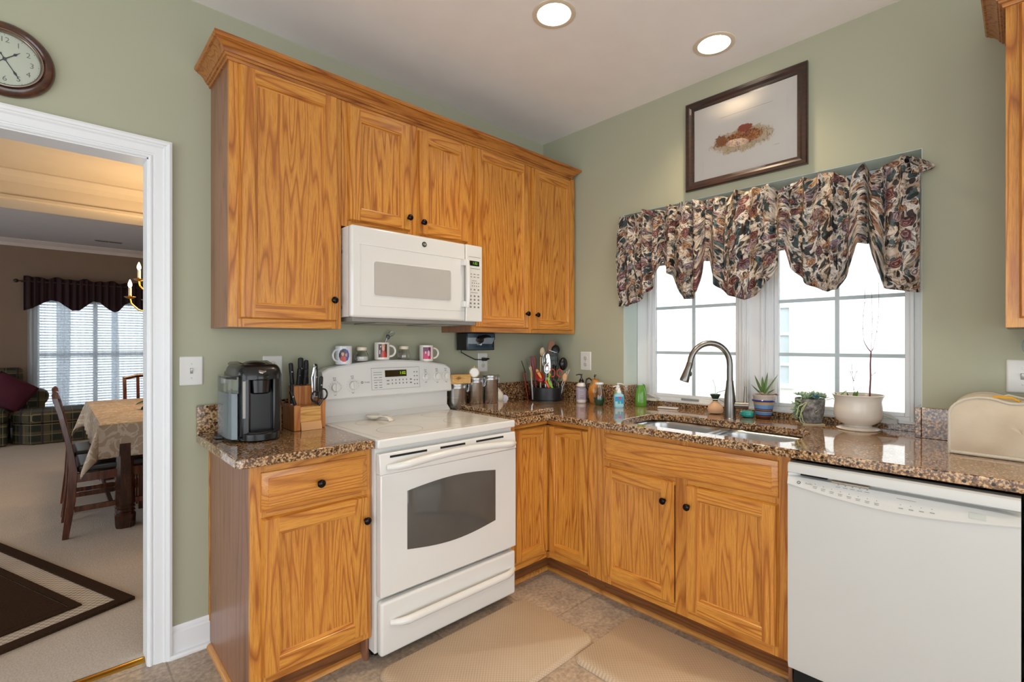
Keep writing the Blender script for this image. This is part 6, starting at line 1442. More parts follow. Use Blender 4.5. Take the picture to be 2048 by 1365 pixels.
# striped pot with aloe
def stripes():
    t = NT('striped_glaze'); tc = t.add('ShaderNodeTexCoord'); sp = t.add('ShaderNodeSeparateXYZ'); t.link(tc.outputs['Object'], sp.inputs[0])
    f = t.math('MULTIPLY', sp.outputs[2], 1/0.10)
    t.color(t.ramp(f, [(0.0, '4c2616'), (0.13, '8a4b26'), (0.17, '23306a'), (0.22, '5d86b3'), (0.36, '7aa0c4'), (0.40, '5c3526'), (0.46, 'a5733f'), (0.50, '3b4f86'), (0.55, '6f95be'), (0.74, '84a7c8'), (0.78, 'c79a5a'), (0.86, 'caa465'), (0.90, '2b3c86'), (1.0, '27408f')], 'CONSTANT'))
    t.set(Roughness=0.12); return t.m
t = thing('striped_pot', 'blue, tan and brown striped pot with a small aloe, right of the faucet', 'plant pot', (0.05, -1.530, Z0)); C = Vector((0.055, -1.532, Z0))
B().lathe([(0.0001, 0.0), (0.034, 0.0), (0.036, 0.004), (0.050, 0.088), (0.055, 0.090), (0.056, 0.098), (0.054, 0.100), (0.047, 0.098), (0.044, 0.085), (0.0001, 0.084)], C, n=40, cap=False).obj('pot', stripes(), t)
B().lathe([(0.0465, 0.085), (0.052, 0.120), (0.0535, 0.122), (0.0535, 0.126), (0.050, 0.126), (0.046, 0.112), (0.0001, 0.112)], C, n=40, cap=False).obj('inner_pot', plainM('inner_pot_pink', 'c9b9ae', 0.4), t)
B().lathe([(0.048, 0.116), (0.0001, 0.117)], C, n=24, cap=False).obj('soil', plainM('soil', '4a3a2c', 0.9, var=0.3, scale=60), t)
b = B(); top = C+Vector((0, 0, 0.120)); random.seed(3)
for k, (a, L, tlt) in enumerate([(-2.6, .13, .75), (-0.2, .15, .55), (0.5, .12, .3), (2.4, .12, .35), (3.3, .10, .5), (-1.2, .09, .6), (1.3, .10, .35), (-0.5, .07, 1.2), (2.8, .08, 1.1)]):
    d = (RGT*math.cos(a)+FWD*math.sin(a))*tlt+Vector((0, 0, 1)); leaf(b, top, d, L, 0.0085, 0.12 if k % 2 else -0.05, thick=0.6)
b.obj('aloe_leaves', plainM('aloe_green', '5f8048', 0.4, var=0.2), t)
b = B()
for k in range(9):
    a = random.uniform(0, 6.3); d = RGT*math.cos(a)+FWD*math.sin(a)+Vector((0, 0, 0.9)); leaf(b, top, d, 0.035, 0.009, 0.1, thick=0.6)
b.obj('pale_base_leaves', flat('aloe_pale', 'd8b9a2', 0.5), t)
b = B()
for k in range(5): leaf(b, top+RGT*0.04, RGT+FWD*random.uniform(-.6, .3)+Vector((0, 0, random.uniform(-.1, .8))), random.uniform(.03, .045), 0.008, 0.3)
b.obj('rosy_leaves', flat('rosy_leaf', 'b5563f', 0.5), t)
# grey stone pot with succulents on a tile
t = thing('succulent_pot', 'rough grey stone pot overflowing with trailing succulents on a small tile', 'plant pot', (0.05, -1.75, Z0)); C = Vector((0.055, -1.748, Z0+0.006))
b = B(); boxrot(b, C, (0.6, -0.8, 0), 0.050, 0.047, Z0, Z0+0.005); b.obj('saucer_tile', plainM('tile_cream', 'cdb994', 0.4), t)
st = NT('mottled_stone'); v = st.coords((1, 1, 1)); n = st.noise(v, 45, 4, 0.7); st.color(st.ramp(n, [(0.35, '4d4b49'), (0.5, '6f6c69'), (0.65, '96938d')])); st.set(Roughness=0.85); st.bump(n, 0.8, 0.004)
B().lathe([(0.0001, 0), (0.048, 0.0), (0.052, 0.004), (0.061, 0.060), (0.065, 0.112), (0.063, 0.118), (0.057, 0.116), (0.054, 0.095), (0.0001, 0.094)], C, n=40, cap=False).obj('pot', st.m, t)
random.seed(21); top = C+Vector((0, 0, 0.105))
def rosette(b, c, n, L, w, droop=0.1):
    for k in range(n):
        a = 2.4*k; tl = 0.35+0.9*k/n; d = (RGT*math.cos(a)+FWD*math.sin(a))*tl+Vector((0, 0, 1.1-tl*0.6)); leaf(b, c, d, L*random.uniform(.7, 1.1), w, droop, thick=0.5)
b = B()
for k in range(26):
    a = random.uniform(0, 6.3); r = random.uniform(0, .055); rosette(b, top+RGT*(r*math.cos(a))+FWD*(r*math.sin(a))+Vector((0, 0, random.uniform(0.005, .028))), 7, 0.030, 0.0050)
for (sx, dz) in ((-0.065, -0.02), (-0.078, -0.035), (-0.070, -0.055), (-0.088, -0.015), (-0.082, -0.065), (-0.060, 0.0), (-0.072, -0.085), (-0.090, -0.045)):
    rosette(b, top+RGT*sx-FWD*random.uniform(0, .04)+Vector((0, 0, dz)), 8, 0.030, 0.0065, 0.35)
b.obj('leaves', plainM('succulent_green', '9bb592', 0.45, var=0.25, scale=30), t)
b = B()
for pts in ([(-.05, 0), (-.075, -.03), (-.085, -.075), (-.080, -.095), (-.068, -.100)], [(-.055, 0), (-.090, -.02), (-.100, -.06)], [(.04, .01), (.075, .02), (.085, .005)], [(0.0, .01), (.005, -.012), (0.002, -.04), (-.010, -.048)], [(-.05, .0), (-.078, -.05), (-.070, -.09), (-.055, -.105)]):
    b.tube([top+RGT*x-FWD*0.060+Vector((0, 0, z)) for x, z in pts], 0.0018, 6)
b.obj('stems', flat('stem_pale', 'b9c28c', 0.5), t)
b = B(); rosette(b, top+RGT*0.012-FWD*0.03+Vector((0, 0, 0.020)), 9, 0.036, 0.006); b.obj('blue_flower', flat('succulent_blue', '4f8fb5', 0.4), t)
b = B(); rosette(b, top+RGT*0.072+Vector((0, 0, 0.012)), 7, 0.030, 0.005, 0.2); rosette(b, top+RGT*0.058+Vector((0, 0, 0.016)), 7, 0.028, 0.005, 0.2); b.obj('edge_leaves', plainM('succulent_green', '7b9a72', 0.45), t)
# white pot with twiggy plant
t = thing('white_planter', 'wide white footed planter with a bare red twig and small leaves', 'plant pot', (0.05, -1.945, Z0)); C = Vector((0.040, -1.948, Z0))
B().lathe([(0.0001, 0), (0.082, 0.0), (0.085, 0.004), (0.075, 0.010), (0.055, 0.014), (0.052, 0.020), (0.060, 0.024), (0.085, 0.040), (0.094, 0.060), (0.094, 0.100), (0.090, 0.130), (0.096, 0.150), (0.103, 0.158), (0.100, 0.160), (0.086, 0.140), (0.084, 0.125), (0.0001, 0.124)], C, n=48, cap=False).obj('pot', plainM('white_glaze', 'd9d2c8', 0.22), t)
B().lathe([(0.084, 0.130), (0.0001, 0.132)], C, n=24, cap=False).obj('soil', plainM('soil', '4a3a2c', 0.9), t)
tw = plainM('twig_red', '6e3440', 0.6, var=0.2, scale=40)
b = B(); s0 = C+RGT*0.055+Vector((0, 0, 0.13))
main = [s0, s0+RGT*0.001+Vector((0, 0, 0.05)), s0+RGT*0.004+Vector((0, 0, 0.10)), s0+RGT*0.003+Vector((0, 0, 0.17)), s0+RGT*0.006+Vector((0, 0, 0.225))]
b.tube(main, [0.004, 0.0035, 0.0032, 0.003, 0.0026], 8)
br = [main[-1], main[-1]+RGT*-0.014+Vector((0, 0, 0.015)), main[-1]+RGT*-0.032+Vector((0, 0, 0.045))]; b.tube(br, [0.0024, 0.0018, 0.0012], 6)
b.tube([main[-1], main[-1]+RGT*0.008+Vector((0, 0, 0.012))], 0.0016, 6)
# fine thorny shoots running up
def fine(p, pts, r=0.0007):
    q = [p+RGT*x+Vector((0, 0, z)) for x, z in pts]; b.tube(q, r, 5)
    for a, c in zip(q[:-1], q[1:]): b.tube([a, a+(c-a).normalized()*0.004+RGT*0.003], 0.0011, 5)
e = br[-1]
fine(e, [(0, 0), (-.006, .06), (-.004, .12), (.002, .18), (.004, .25)]); fine(main[-1], [(0, .01), (.004, .08), (.006, .15), (.003, .25), (.002, .30)]); fine(main[-1], [(.008, .012), (.026, .09), (.034, .16), (.036, .24), (.036, .32)])
fine(main[1], [(0, .06), (.02, .075), (.036, .09)]); fine(C+RGT*-0.02+Vector((0, 0, .13)), [(0, 0), (.001, .05), (0, .09), (-.006, .13), (-.008, .17)]); fine(C+RGT*-0.02+Vector((0, 0, .22)), [(0, 0), (-.012, .04), (-.02, .05)]); fine(C+RGT*-0.02+Vector((0, 0, .22)), [(0, 0), (.012, .04), (.02, .05)])
b.obj('twigs', tw, t)
b = B()
for k in range(4): leaf(b, main[2]+Vector((0, 0, .02)), RGT*random.uniform(-.3, 1)+Vector((0, 0, random.uniform(-.2, .5))), 0.016, 0.0025)
b.obj('red_buds', flat('bud_red', 'b0454a', 0.5), t)
b = B(); s1 = C+RGT*-0.022+Vector((0, 0, 0.128))
for (x, dx, L, w_) in ((-0.085, -0.8, .055, .008), (-0.075, -1.2, .05, .006), (-0.03, -1.1, .06, .004), (-0.02, -.5, .055, .005), (0.0, .3, .055, .011), (0.008, .5, .06, .012), (0.012, .0, .045, .011), (-0.012, -.9, .05, .004), (-0.035, -1.6, .05, .0035)):
    leaf(b, s1+RGT*x*0.7, RGT*dx*0.6+Vector((0, 0, 1)), L, w_, 0.15)
leaf(b, C+RGT*-0.085+Vector((0, 0, .150)), -RGT*-1.0+Vector((0, 0, .9)), 0.05, 0.007, 0.1)
b.obj('leaves', plainM('fresh_leaf', '5f8a3a', 0.4, var=0.2, scale=30), t)

# ================================================================ FABRIC APPLIANCE COVER AND RIGHT EDGE
def cover():
    t = thing('appliance_cover', 'beige quilted fabric appliance cover with pale piping, right end of the counter', 'appliance cover', (-0.2, -2.46, Z0))
    y0, y1, x0, x1, h = -2.66, -2.292, -0.305, -0.075, 0.205
    fb = NT('beige_canvas'); v = fb.coords((1, 1, 1)); n = fb.noise(v, 7, 3); fb.color(fb.ramp(n, [(0.3, 'b9a890'), (0.7, 'cdbfa9')])); fb.set(Roughness=0.9); fb.bump(fb.noise(v, 260, 2), 0.4, 0.001)
    pp = plainM('piping_grey', 'bdb5a6', 0.8)
    def outline(ins=0.0):
        pts = []; r = 0.075; yy0, yy1 = y0+ins, y1-ins; hh = h-ins
        pts.append((yy1, Z0+0.0)); 
        for k in range(9):
            a = PI/2*k/8; pts.append((yy1-0.012-r+r*math.cos(a)+0.012*(1-k/8), Z0+hh-r*0.8+r*0.8*math.sin(a)))
        for k in range(1, 12):
            s = k/12; yq = yy1-r-0.012 + (yy0+r - (yy1-r-0.012))*s; pts.append((yq, Z0+hh-0.014*math.sin(PI*s)+0.003*math.sin(14*s)))
        for k in range(9):
            a = PI/2+PI/2*k/8; pts.append((yy0+r+r*math.cos(a), Z0+hh-r*0.8+r*0.8*math.sin(a)))
        pts.append((yy0, Z0)); return pts
    ol = outline(); b = B(); rows = []
    for x, ins in ((x0+0.004, 0.010), (x0, 0.006), (x0-0.004, 0.010)): pass
    secs = []
    for s in [i/14 for i in range(15)]:
        x = x0 + (x1-x0)*s; bul = 0.004*math.sin(PI*s)
        secs.append([b.bm.verts.new((x, y, z+ (bul if z > Z0+0.1 else 0))) for y, z in ol])
    for a, c in zip(secs[:-1], secs[1:]):
        for i in range(len(a)-1): f = b.bm.faces.new((a[i], a[i+1], c[i+1], c[i])); f.smooth = True
    b.obj('gusset', pp, t, sharp=70)
    ctr = (y0+y1)/2
    for xx, sg in ((x0, -1), (x1, 1)):
        b = B(); n_ = 8; rr = []
        for k in range(n_+1):
            q = 1-k/n_; rr.append([b.bm.verts.new((xx + sg*0.010*(1-q**4) + 0.0015*math.sin(9*q+y*31)*(1-q), ctr+(y-ctr)*q, Z0+0.09+(z-Z0-0.09)*q)) for y, z in ol])
        for a, c in zip(rr[:-1], rr[1:]):
            for i in range(len(a)):
                i2 = (i+1) % len(a); f = b.bm.faces.new((a[i], a[i2], c[i2], c[i])); f.smooth = True
        bmesh.ops.remove_doubles(b.bm, verts=b.bm.verts[:], dist=1e-6); b.obj('panel', fb.m, t, sharp=70)
    for xx in (x0-0.002, x1+0.002): B().tube([(xx, y, z) for y, z in ol], 0.0042, 8).obj('piping', pp, t)
    B().tube([(x0-0.002, y1-0.004, Z0+0.006), (x0-0.012, (y0+y1)/2, Z0+0.006), (x0-0.002, y0+0.004, Z0+0.006)], 0.006, 8).obj('hem', pp, t)
    b = B(); b.tube([(x0+0.04, -2.385, Z0+h-0.012), (x0+0.05, -2.41, Z0+h+0.002), (x0+0.06, -2.45, Z0+h+0.000), (x0+0.05, -2.47, Z0+h-0.010)], [0.004, 0.007, 0.007, 0.004], 8, flat=0.5); b.obj('yellow_tab', flat('tab_yellow', 'c9962e', 0.6), t)
    b = B(); b.tube([(x0+0.10, -2.41, Z0+h-0.010), (x0+0.10, -2.44, Z0+h+0.006), (x0+0.10, -2.48, Z0+h-0.004), (x0+0.10, -2.53, Z0+h+0.008), (x0+0.10, -2.58, Z0+h-0.006)], 0.0045, 8); b.obj('strap', pp, t)
cover()
t = thing('under_cabinet_radio', 'silver-blue rounded appliance edge below the right-hand cabinet', 'radio', (-0.20, -2.56, 1.25))
B().ball((-0.20, -2.560, 1.312), 0.10, 0.088, 0.062, 28, 14).obj('body', plainM('silver_blue', '9fb4c2', 0.25, 0.6), t)
B().lathe([(0.030, 0.0), (0.030, 0.010), (0.022, 0.012), (0.022, 0.002)], (-0.285, -2.530, 1.300), (-0.8, 0.35, -0.1), 24, cap=False).obj('dark_ring', 'black', t)
b = B(); b.box(-0.24, -0.16, -2.60, -2.53, 1.365, 1.3745); b.obj('mount', 'black', t)

# ================================================================ FLOOR MATS
def mat(name, label, x0, x1, y0, y1):
    b = B(); n = 6; o = []
    ring0 = rrect(x0, x1, y0, y1, 0.05); ring1 = rrect(x0+0.014, x1-0.014, y0+0.014, y1-0.014, 0.045)
    A = [b.bm.verts.new((x, y, 0.0012)) for x, y in ring0]; C = [b.bm.verts.new((x, y, 0.006)) for x, y in rrect(x0+0.001, x1-0.001, y0+0.001, y1-0.001, 0.05)]; D_ = [b.bm.verts.new((x, y, 0.018)) for x, y in ring1]
    b.skin([A, C, D_], 0, cap=False, s=False); b.bm.faces.new(D_); b.bm.faces.new(A[::-1])
    for f in b.bm.faces:
        f.material_index = 0
    return tag(b.obj('kitchen_mat', 'mat', sharp=50), label, 'floor mat', 'tan cushioned kitchen mats')
mat('', 'tan woven-look kitchen mat lying in front of the range', -1.712, -0.893, -1.168, -0.690)
mat('', 'tan woven-look kitchen mat lying in front of the sink', -1.082, -0.612, -1.985, -1.172)

# ================================================================ DINING AND LIVING ROOM BEYOND THE OPENING
M['dwall'] = plain('tan_wall_paint', '84705f', 0.8, var=0.03)
M['dceil'] = plain('dining_ceiling', 'cdbfa8', 0.9, var=0.02)
M['lceil'] = plain('living_ceiling', 'c3c0c2', 0.9, var=0.02)
YB = 7.4
def s_(b, name, mat, **k): return struct(b.obj(name, mat, **k))
# far wall with the wide window hole
FX0, FX1, FZ0, FZ1 = -2.83, -0.95, 0.35, 1.98
wb = B(); wb.box(-6.0, FX0, YB, YB+0.15, 0, 2.8); wb.box(FX1, 0.2, YB, YB+0.15, 0, 2.8); wb.box(FX0, FX1, YB, YB+0.15, FZ1, 2.8); wb.box(FX0, FX1, YB, YB+0.15, 0, FZ0); s_(wb, 'wall_far', 'dwall')
s_(B().box(0.02, 0.2, 0.121, YB, 0, 2.8), 'wall_dining_right', 'dwall')
wb = B(); wb.box(-6.1, -6.0, 0.12, 0.5, 0, 2.8); wb.box(-6.1, -6.0, 3.1, 4.3, 0, 2.8); wb.box(-6.1, -6.0, 6.4, YB+0.15, 0, 2.8); wb.box(-6.1, -6.0, 0.5, 3.1, 2.2, 2.8); wb.box(-6.1, -6.0, 4.3, 6.4, 2.1, 2.8); wb.box(-6.1, -6.0, 4.3, 6.4, 0, 0.7); s_(wb, 'wall_dining_left', 'dwall')  # unseen side wall; openings added to let daylight into both rooms
wb = B(); wb.box(-6.0, -3.361, 0.1085, 0.114, 0, 2.8); wb.box(-2.3575, 0.02, 0.1085, 0.114, 0, 2.8); wb.box(-3.361, -2.3575, 0.1085, 0.114, 2.081, 2.8); s_(wb, 'wall_dining_near', 'dwall')
s_(B().box(-6.0, 0.1, 0.121, 3.50, 2.80, 2.9), 'ceiling_dining', 'dceil')
s_(B().box(-6.0, 0.1, 3.87, YB, 2.80, 2.9), 'ceiling_living', 'lceil')
# header beam between the two rooms
s_(B().box(-6.0, 0.02, 3.50, 3.87, 2.545, 2.9), 'wall_header_beam', 'dceil')
b = B(); b.prism([(3.499, 2.552), (3.484, 2.552), (3.480, 2.560), (3.484, 2.585), (3.499, 2.590)], 0, -6.0, 0.02); s_(b, 'trim_beam_band', 'dceil')
def crown2(y, sgn, z, name, mat, sz=0.085):
    b = B(); b.prism([(y, z), (y-sgn*sz, z), (y-sgn*sz, z-0.012), (y-sgn*sz*0.75, z-0.03), (y-sgn*sz*0.35, z-0.055), (y-sgn*0.016, z-0.08), (y-sgn*0.012, z-0.098), (y, z-0.10)], 0, -6.0, 0.02); return s_(b, name, mat, sharp=20)
crown2(3.499, 1, 2.7995, 'trim_dining_crown', 'dceil'); crown2(YB-0.001, 1, 2.7995, 'trim_living_crown', plainM('living_crown', 'c9c0bc', 0.5))
s_(B().box(-6.0, 0.02, YB-0.016, YB-0.001, 0.006, 0.13), 'baseboard_far', 'trim')
t = thing('ceiling_vent', 'long ceiling air vent near the far crown moulding', 'air vent', (-2.05, 6.70, 2.79)); B().box(-2.21, -1.90, 6.64, 6.74, 2.790, 2.7995).obj('frame', flat('vent_frame', '9c9690', 0.6), t)
b = B(); b.box(-2.20, -2.06, 6.655, 6.725, 2.7885, 2.7898); b.box(-2.05, -1.91, 6.655, 6.725, 2.7885, 2.7898); b.obj('grille', flat('vent_dark', '4a4440', 0.7), t)
# far window: frame, sashes, blinds
wf = B()
for x in (FX0, -2.19, -1.55, FX1-0.05): wf.box(x, x+0.05, YB+0.02, YB+0.08, FZ0, FZ1)
for z in (FZ0, 1.13, FZ1-0.05): wf.box(FX0, FX1, YB+0.025, YB+0.075, z, z+0.05)
wo = struct(wf.obj('window_2', 'trim'))
B().box(FX0+0.05, FX1-0.05, YB+0.05, YB+0.055, FZ0+0.05, FZ1-0.05).obj('pane', 'pane', wo)
bl = B()
for k in range(40):
    z = FZ0+0.03+k*0.0405; bl.hexa([(FX0+0.05, YB+0.004, z), (FX1-0.05, YB+0.004, z), (FX1-0.05, YB+0.018, z+0.013), (FX0+0.05, YB+0.018, z+0.013), (FX0+0.05, YB+0.003, z+0.001), (FX1-0.05, YB+0.003, z+0.001), (FX1-0.05, YB+0.017, z+0.014), (FX0+0.05, YB+0.017, z+0.014)])
tag(bl.obj('window_blind', flat('blind_white', 'd6dade', 0.6)), 'white slatted blind glowing behind the sheer curtains', 'blind')
def sheer_mat():
    t = NT('sheer_voile'); out = t.n['Material Output']; t.color('d3dce3'); t.set(Roughness=0.9)
    tl = t.add('ShaderNodeBsdfTranslucent'); tl.inputs[0].default_value = hx('d3dde5'); tr = t.add('ShaderNodeBsdfTransparent')
    m1 = t.add('ShaderNodeMixShader'); m1.inputs[0].default_value = 0.55; t.link(t.b.outputs[0], m1.inputs[1]); t.link(tl.outputs[0], m1.inputs[2])
    m2 = t.add('ShaderNodeMixShader'); m2.inputs[0].default_value = 0.24; t.link(m1.outputs[0], m2.inputs[1]); t.link(tr.outputs[0], m2.inputs[2]); t.link(m2.outputs[0], out.inputs['Surface']); return t.m
SH = sheer_mat()
def sheer(x0, x1, label, seed):
    random.seed(seed); a, c = random.uniform(0, 6), random.uniform(0, 6)
    b = B(); n = int((x1-x0)*130)
    b.grid(lambda s, v: (x0+(x1-x0)*s + 0.015*math.sin(3*v+a)*s, YB-0.055+0.020*math.sin(s*(x1-x0)*72+a)*(0.5+0.5*v)+0.008*math.sin(s*(x1-x0)*150+c), 2.10-(2.10-0.10)*v), n, 6)
    return tag(b.obj('sheer_curtain', SH, sharp=180), label, 'curtain', 'sheer white curtains in the living room')
sheer(-2.90, -2.46, 'sheer white curtain panel at the left end of the far window', 1)
sheer(-2.60, -1.90, 'wide sheer white curtain panel in the middle of the far window', 2)
sheer(-1.98, -1.30, 'sheer white curtain panel seen behind the chandelier', 3)
sheer(-1.40, -0.90, 'sheer white curtain panel at the right end of the far window', 4)
t = thing('dark_valance', 'dark burgundy ruffled valance with scalloped hem on the far window', 'valance', (-1.9, YB-0.13, 1.8))
VB = [(-2.937, 1.785), (-2.85, 1.82), (-2.74, 1.90), (-2.66, 1.945), (-2.58, 1.93), (-2.50, 1.86), (-2.43, 1.805), (-2.35, 1.81), (-2.28, 1.88), (-2.20, 1.955), (-2.12, 1.94), (-2.03, 1.85), (-1.95, 1.80), (-1.90, 1.82), (-1.82, 1.93), (-1.76, 1.965), (-1.68, 1.90), (-1.60, 1.83), (-1.52, 1.83), (-1.42, 1.93), (-1.34, 1.96), (-1.2, 1.82), (-1.05, 1.95), (-0.9, 1.83), (-0.84, 1.83)]
def vbi(x):
    for (a, za), (c, zc) in zip(VB[:-1], VB[1:]):
        if a <= x <= c: return za+(zc-za)*(x-a)/(c-a)
    return VB[-1][1]
def vf(s, v):
    x = -2.937+(2.10)*s; zt = 2.265+0.012*math.sin(46*s)+0.010*math.sin(83*s+1); z = zt+(vbi(x)-zt)*v
    return (x, YB-0.14+0.018*math.sin(170*s+math.sin(20*s))+0.008*math.sin(330*s), z)
M['burgundy'] = plain('burgundy_cloth', '2a1119', 0.8, var=0.15)
b = B(); b.grid(vf, 260, 10); b.obj('cloth', 'burgundy', t, solid=0.003, sharp=180)
b = B(); b.cyl((-3.0, YB-0.14, 2.20), (-0.8, YB-0.14, 2.20), 0.011, n=12); b.ball((-3.01, YB-0.14, 2.20), 0.026); b.cyl((-2.96, YB-0.14, 2.20), (-2.96, YB-0.001, 2.20), 0.008); b.cyl((-0.86, YB-0.14, 2.20), (-0.86, YB-0.001, 2.20), 0.008); b.obj('curtain_rod', plainM('rod_bronze', '3a352a', 0.4, 0.6), t)

# plaid sofa, ottoman, pillow
def plaid():
    t = NT('dark_plaid'); tc = t.add('ShaderNodeTexCoord'); sp = t.add('ShaderNodeSeparateXYZ'); t.link(tc.outputs['Object'], sp.inputs[0])
    def band(o, per, w): f = t.math('FRACT', t.math('MULTIPLY', o, 1/per)); return t.math('LESS_THAN', f, w)
    c = t.mix(t.math('MULTIPLY', band(sp.outputs[0], 0.20, 0.42), 0.6), '22281f', '5c5138'); c = t.mix(t.math('MULTIPLY', band(sp.outputs[2], 0.13, 0.35), 0.55), c, '5e5440')
    c = t.mix(t.math('MULTIPLY', band(sp.outputs[1], 0.20, 0.4), 0.4), c, '3c3b2e')
    for o, per in ((sp.outputs[0], 0.10), (sp.outputs[2], 0.13), (sp.outputs[1], 0.10)): c = t.mix(t.math('MULTIPLY', band(o, per, 0.06), 0.7), c, '8a7a58')
    c = t.mix(t.math('MULTIPLY', band(sp.outputs[0], 0.20, 0.12), 0.7), c, '15182a')
    t.color(c); t.set(Roughness=0.9); return t.m
PL = plaid()
t = thing('plaid_ottoman', 'dark green plaid upholstered ottoman with skirt in front of the far window', 'ottoman', (-2.35, 6.65, 0))
b = B(); b.prism([(-2.98, 7.02), (-3.02, 6.60), (-2.84, 6.36), (-1.75, 6.36), (-1.75, 7.02)], 2, 0.012, 0.27); b.obj('skirted_base', PL, t, bevel=0.015, seg=3)
b = B(); b.prism([(-3.00, 7.03), (-3.04, 6.60), (-2.85, 6.345), (-1.73, 6.345), (-1.73, 7.03)], 2, 0.272, 0.43); b.obj('cushion', PL, t, bevel=0.05, seg=4)
t = thing('plaid_sofa', 'dark plaid rolled-arm sofa at the left of the far window', 'sofa', (-3.6, 6.9, 0))
b = B(); b.box(-4.6, -3.06, 6.45, 7.15, 0.012, 0.30); b.obj('base', PL, t, bevel=0.02)
b = B(); b.box(-4.55, -3.06, 6.42, 6.95, 0.302, 0.47); b.obj('seat_cushion', PL, t, bevel=0.05, seg=4)
b = B(); b.box(-4.6, -2.93, 7.04, 7.20, 0.45, 0.90); b.lathe([(0.001, 0), (0.085, 0.01), (0.09, 0.05), (0.09, 1.62), (0.085, 1.66), (0.001, 1.67)], (-4.6, 7.10, 0.90), (1, 0, 0), 20); b.obj('back', PL, t, bevel=0.04, seg=3)
b = B(); b.lathe([(0.001, 0), (0.10, 0.01), (0.11, 0.04), (0.11, 0.28), (0.001, 0.30)], (-2.80, 7.045, 0.55), (0, 1, 0), 20, sx=1.2); b.box(-2.88, -2.72, 7.05, 7.30, 0.012, 0.55); b.obj('rolled_arm', PL, t)
pb = B()
def pil(s, v):
    u = s*2-1; w = v*2-1; th = 0.075*(1-abs(u)**2.6)*(1-abs(w)**2.6)
    return u, w, th
C = Vector((-3.06, 6.78, 0.675)); ux = Vector((0.80, -0.1, -0.55)).normalized(); uy = Vector((0.55, 0.25, 0.80)).normalized(); un = ux.cross(uy)
for sg in (1, -1): pb.grid(lambda s, v: tuple(C + ux*(0.22*pil(s, v)[0]) + uy*(0.20*pil(s, v)[1]) + un*(sg*pil(s, v)[2])), 14, 14)
bmesh.ops.remove_doubles(pb.bm, verts=pb.bm.verts[:], dist=1e-5)
tag(pb.obj('throw_pillow', plainM('burgundy_velvet', '4a0f28', 0.8, var=0.12), sharp=180), 'burgundy throw pillow leaning on the plaid sofa', 'pillow')

# area rug (corner pointing into the opening)
def rug():
    c = Vector((-2.335, 0.678, 0)); d1 = Vector((-2.87, 2.09, 0))-c; d1.normalize(); 
    e1 = (Vector((-2.68, 0.481, 0))-c).normalized(); d2 = Vector((-d1.y, d1.x, 0));  d2 = d2 if d2.dot(e1) > 0 else -d2
    t = thing('area_rug', 'dark brown shag rug with a light braided border in the dining room', 'rug', (-3.2, 1.2, 0.006))
    def rect(i, z0, z1, L1=2.4, L2=1.9):
        p = [c+d1*i+d2*i, c+d1*(L1-i)+d2*i, c+d1*(L1-i)+d2*(L2-i), c+d1*i+d2*(L2-i)]; return p, z0, z1
    def frame(i0, i1, z1, name, mat):
        b = B(); a, _, _ = rect(i0, 0, 0); q, _, _ = rect(i1, 0, 0)
        for k in range(4):
            k2 = (k+1) % 4; b.hexa([(*a[k].xy, 0.0065), (*a[k2].xy, 0.0065), (*q[k2].xy, 0.0065), (*q[k].xy, 0.0065), (*a[k].xy, z1), (*a[k2].xy, z1), (*q[k2].xy, z1), (*q[k].xy, z1)])
        b.obj(name, mat, t)
    frame(0, 0.055, 0.022, 'outer_border', 'rug_dark'); frame(0.0552, 0.155, 0.014, 'light_band', 'rug_light'); frame(0.1552, 0.19, 0.022, 'inner_border', 'rug_dark'); frame(0.1902, 0.197, 0.014, 'thin_line', 'rug_light')
    p, _, _ = rect(0.1972, 0, 0); b = B(); b.prism([(q.x, q.y) for q in p], 2, 0.0065, 0.020); b.obj('pile_field', 'rug_dark', t)
rug()

# dining table with damask cloth
DW = NT('dark_table_wood'); v = DW.coords((9, 9, 1)); n = DW.noise(v, 6, 4); DW.color(DW.ramp(n, [(0.3, '24110a'), (0.55, '3f1f12'), (0.75, '57301c')])); DW.set(Roughness=0.25, Coat_Weight=0.4); M['dwood'] = DW.m
DL = NT('chair_wood'); v = DL.coords((9, 9, 1)); n = DL.noise(v, 6, 4); DL.color(DL.ramp(n, [(0.3, '3c1c10'), (0.55, '5e2f1a'), (0.75, '7a4228')])); DL.set(Roughness=0.25, Coat_Weight=0.4); M['cwood'] = DL.m
TX0, TX1, TY0, TY1 = -2.395, -1.40, 1.96, 3.80
t = thing('dining_table', 'dark wood dining table with chunky turned-foot legs under a damask cloth', 'table', ((TX0+TX1)/2, (TY0+TY1)/2, 0.006))
B().box(TX0+0.01, TX1-0.01, TY0+0.01, TY1-0.01, 0.72, 0.752).obj('tabletop', 'dwood', t); B().box(TX0+0.10, TX1-0.10, TY0+0.06, TY1-0.1, 0.62, 0.7195).obj('apron', 'dwood', t)
for lx in (-2.265, -1.53):
    for ly in (1.99+0.0, 3.66):
        b = B(); h = 0.050; o = lambda q, z: [b.bm.verts.new((lx+x*q, ly+y*q, z)) for x, y in ((-1, -.55), (-.55, -1), (.55, -1), (1, -.55), (1, .55), (.55, 1), (-.55, 1), (-1, .55))]
        b.skin([o(0.050, 0.0065), o(0.056, 0.02), o(0.060, 0.10), o(0.050, 0.115), o(0.058, 0.125), o(0.050, 0.14), o(0.058, 0.152), o(0.050, 0.166), o(0.057, 0.18), o(0.052, 0.40), o(0.050, 0.61)], 0, s=False); b.obj('leg', 'dwood', t)
def damask():
    t = NT('damask_cloth'); v = t.coords(rand=False); n = t.noise(v, 9, 2, 0.5, 1.6); f = t.ramp(n, [(0.47, 0.0), (0.50, 1.0), (0.56, 1.0), (0.59, 0.0)]); c = t.mix(f, 'b3a08a', 'd0c3b0'); t.color(c); t.set(Roughness=0.55); return t.m
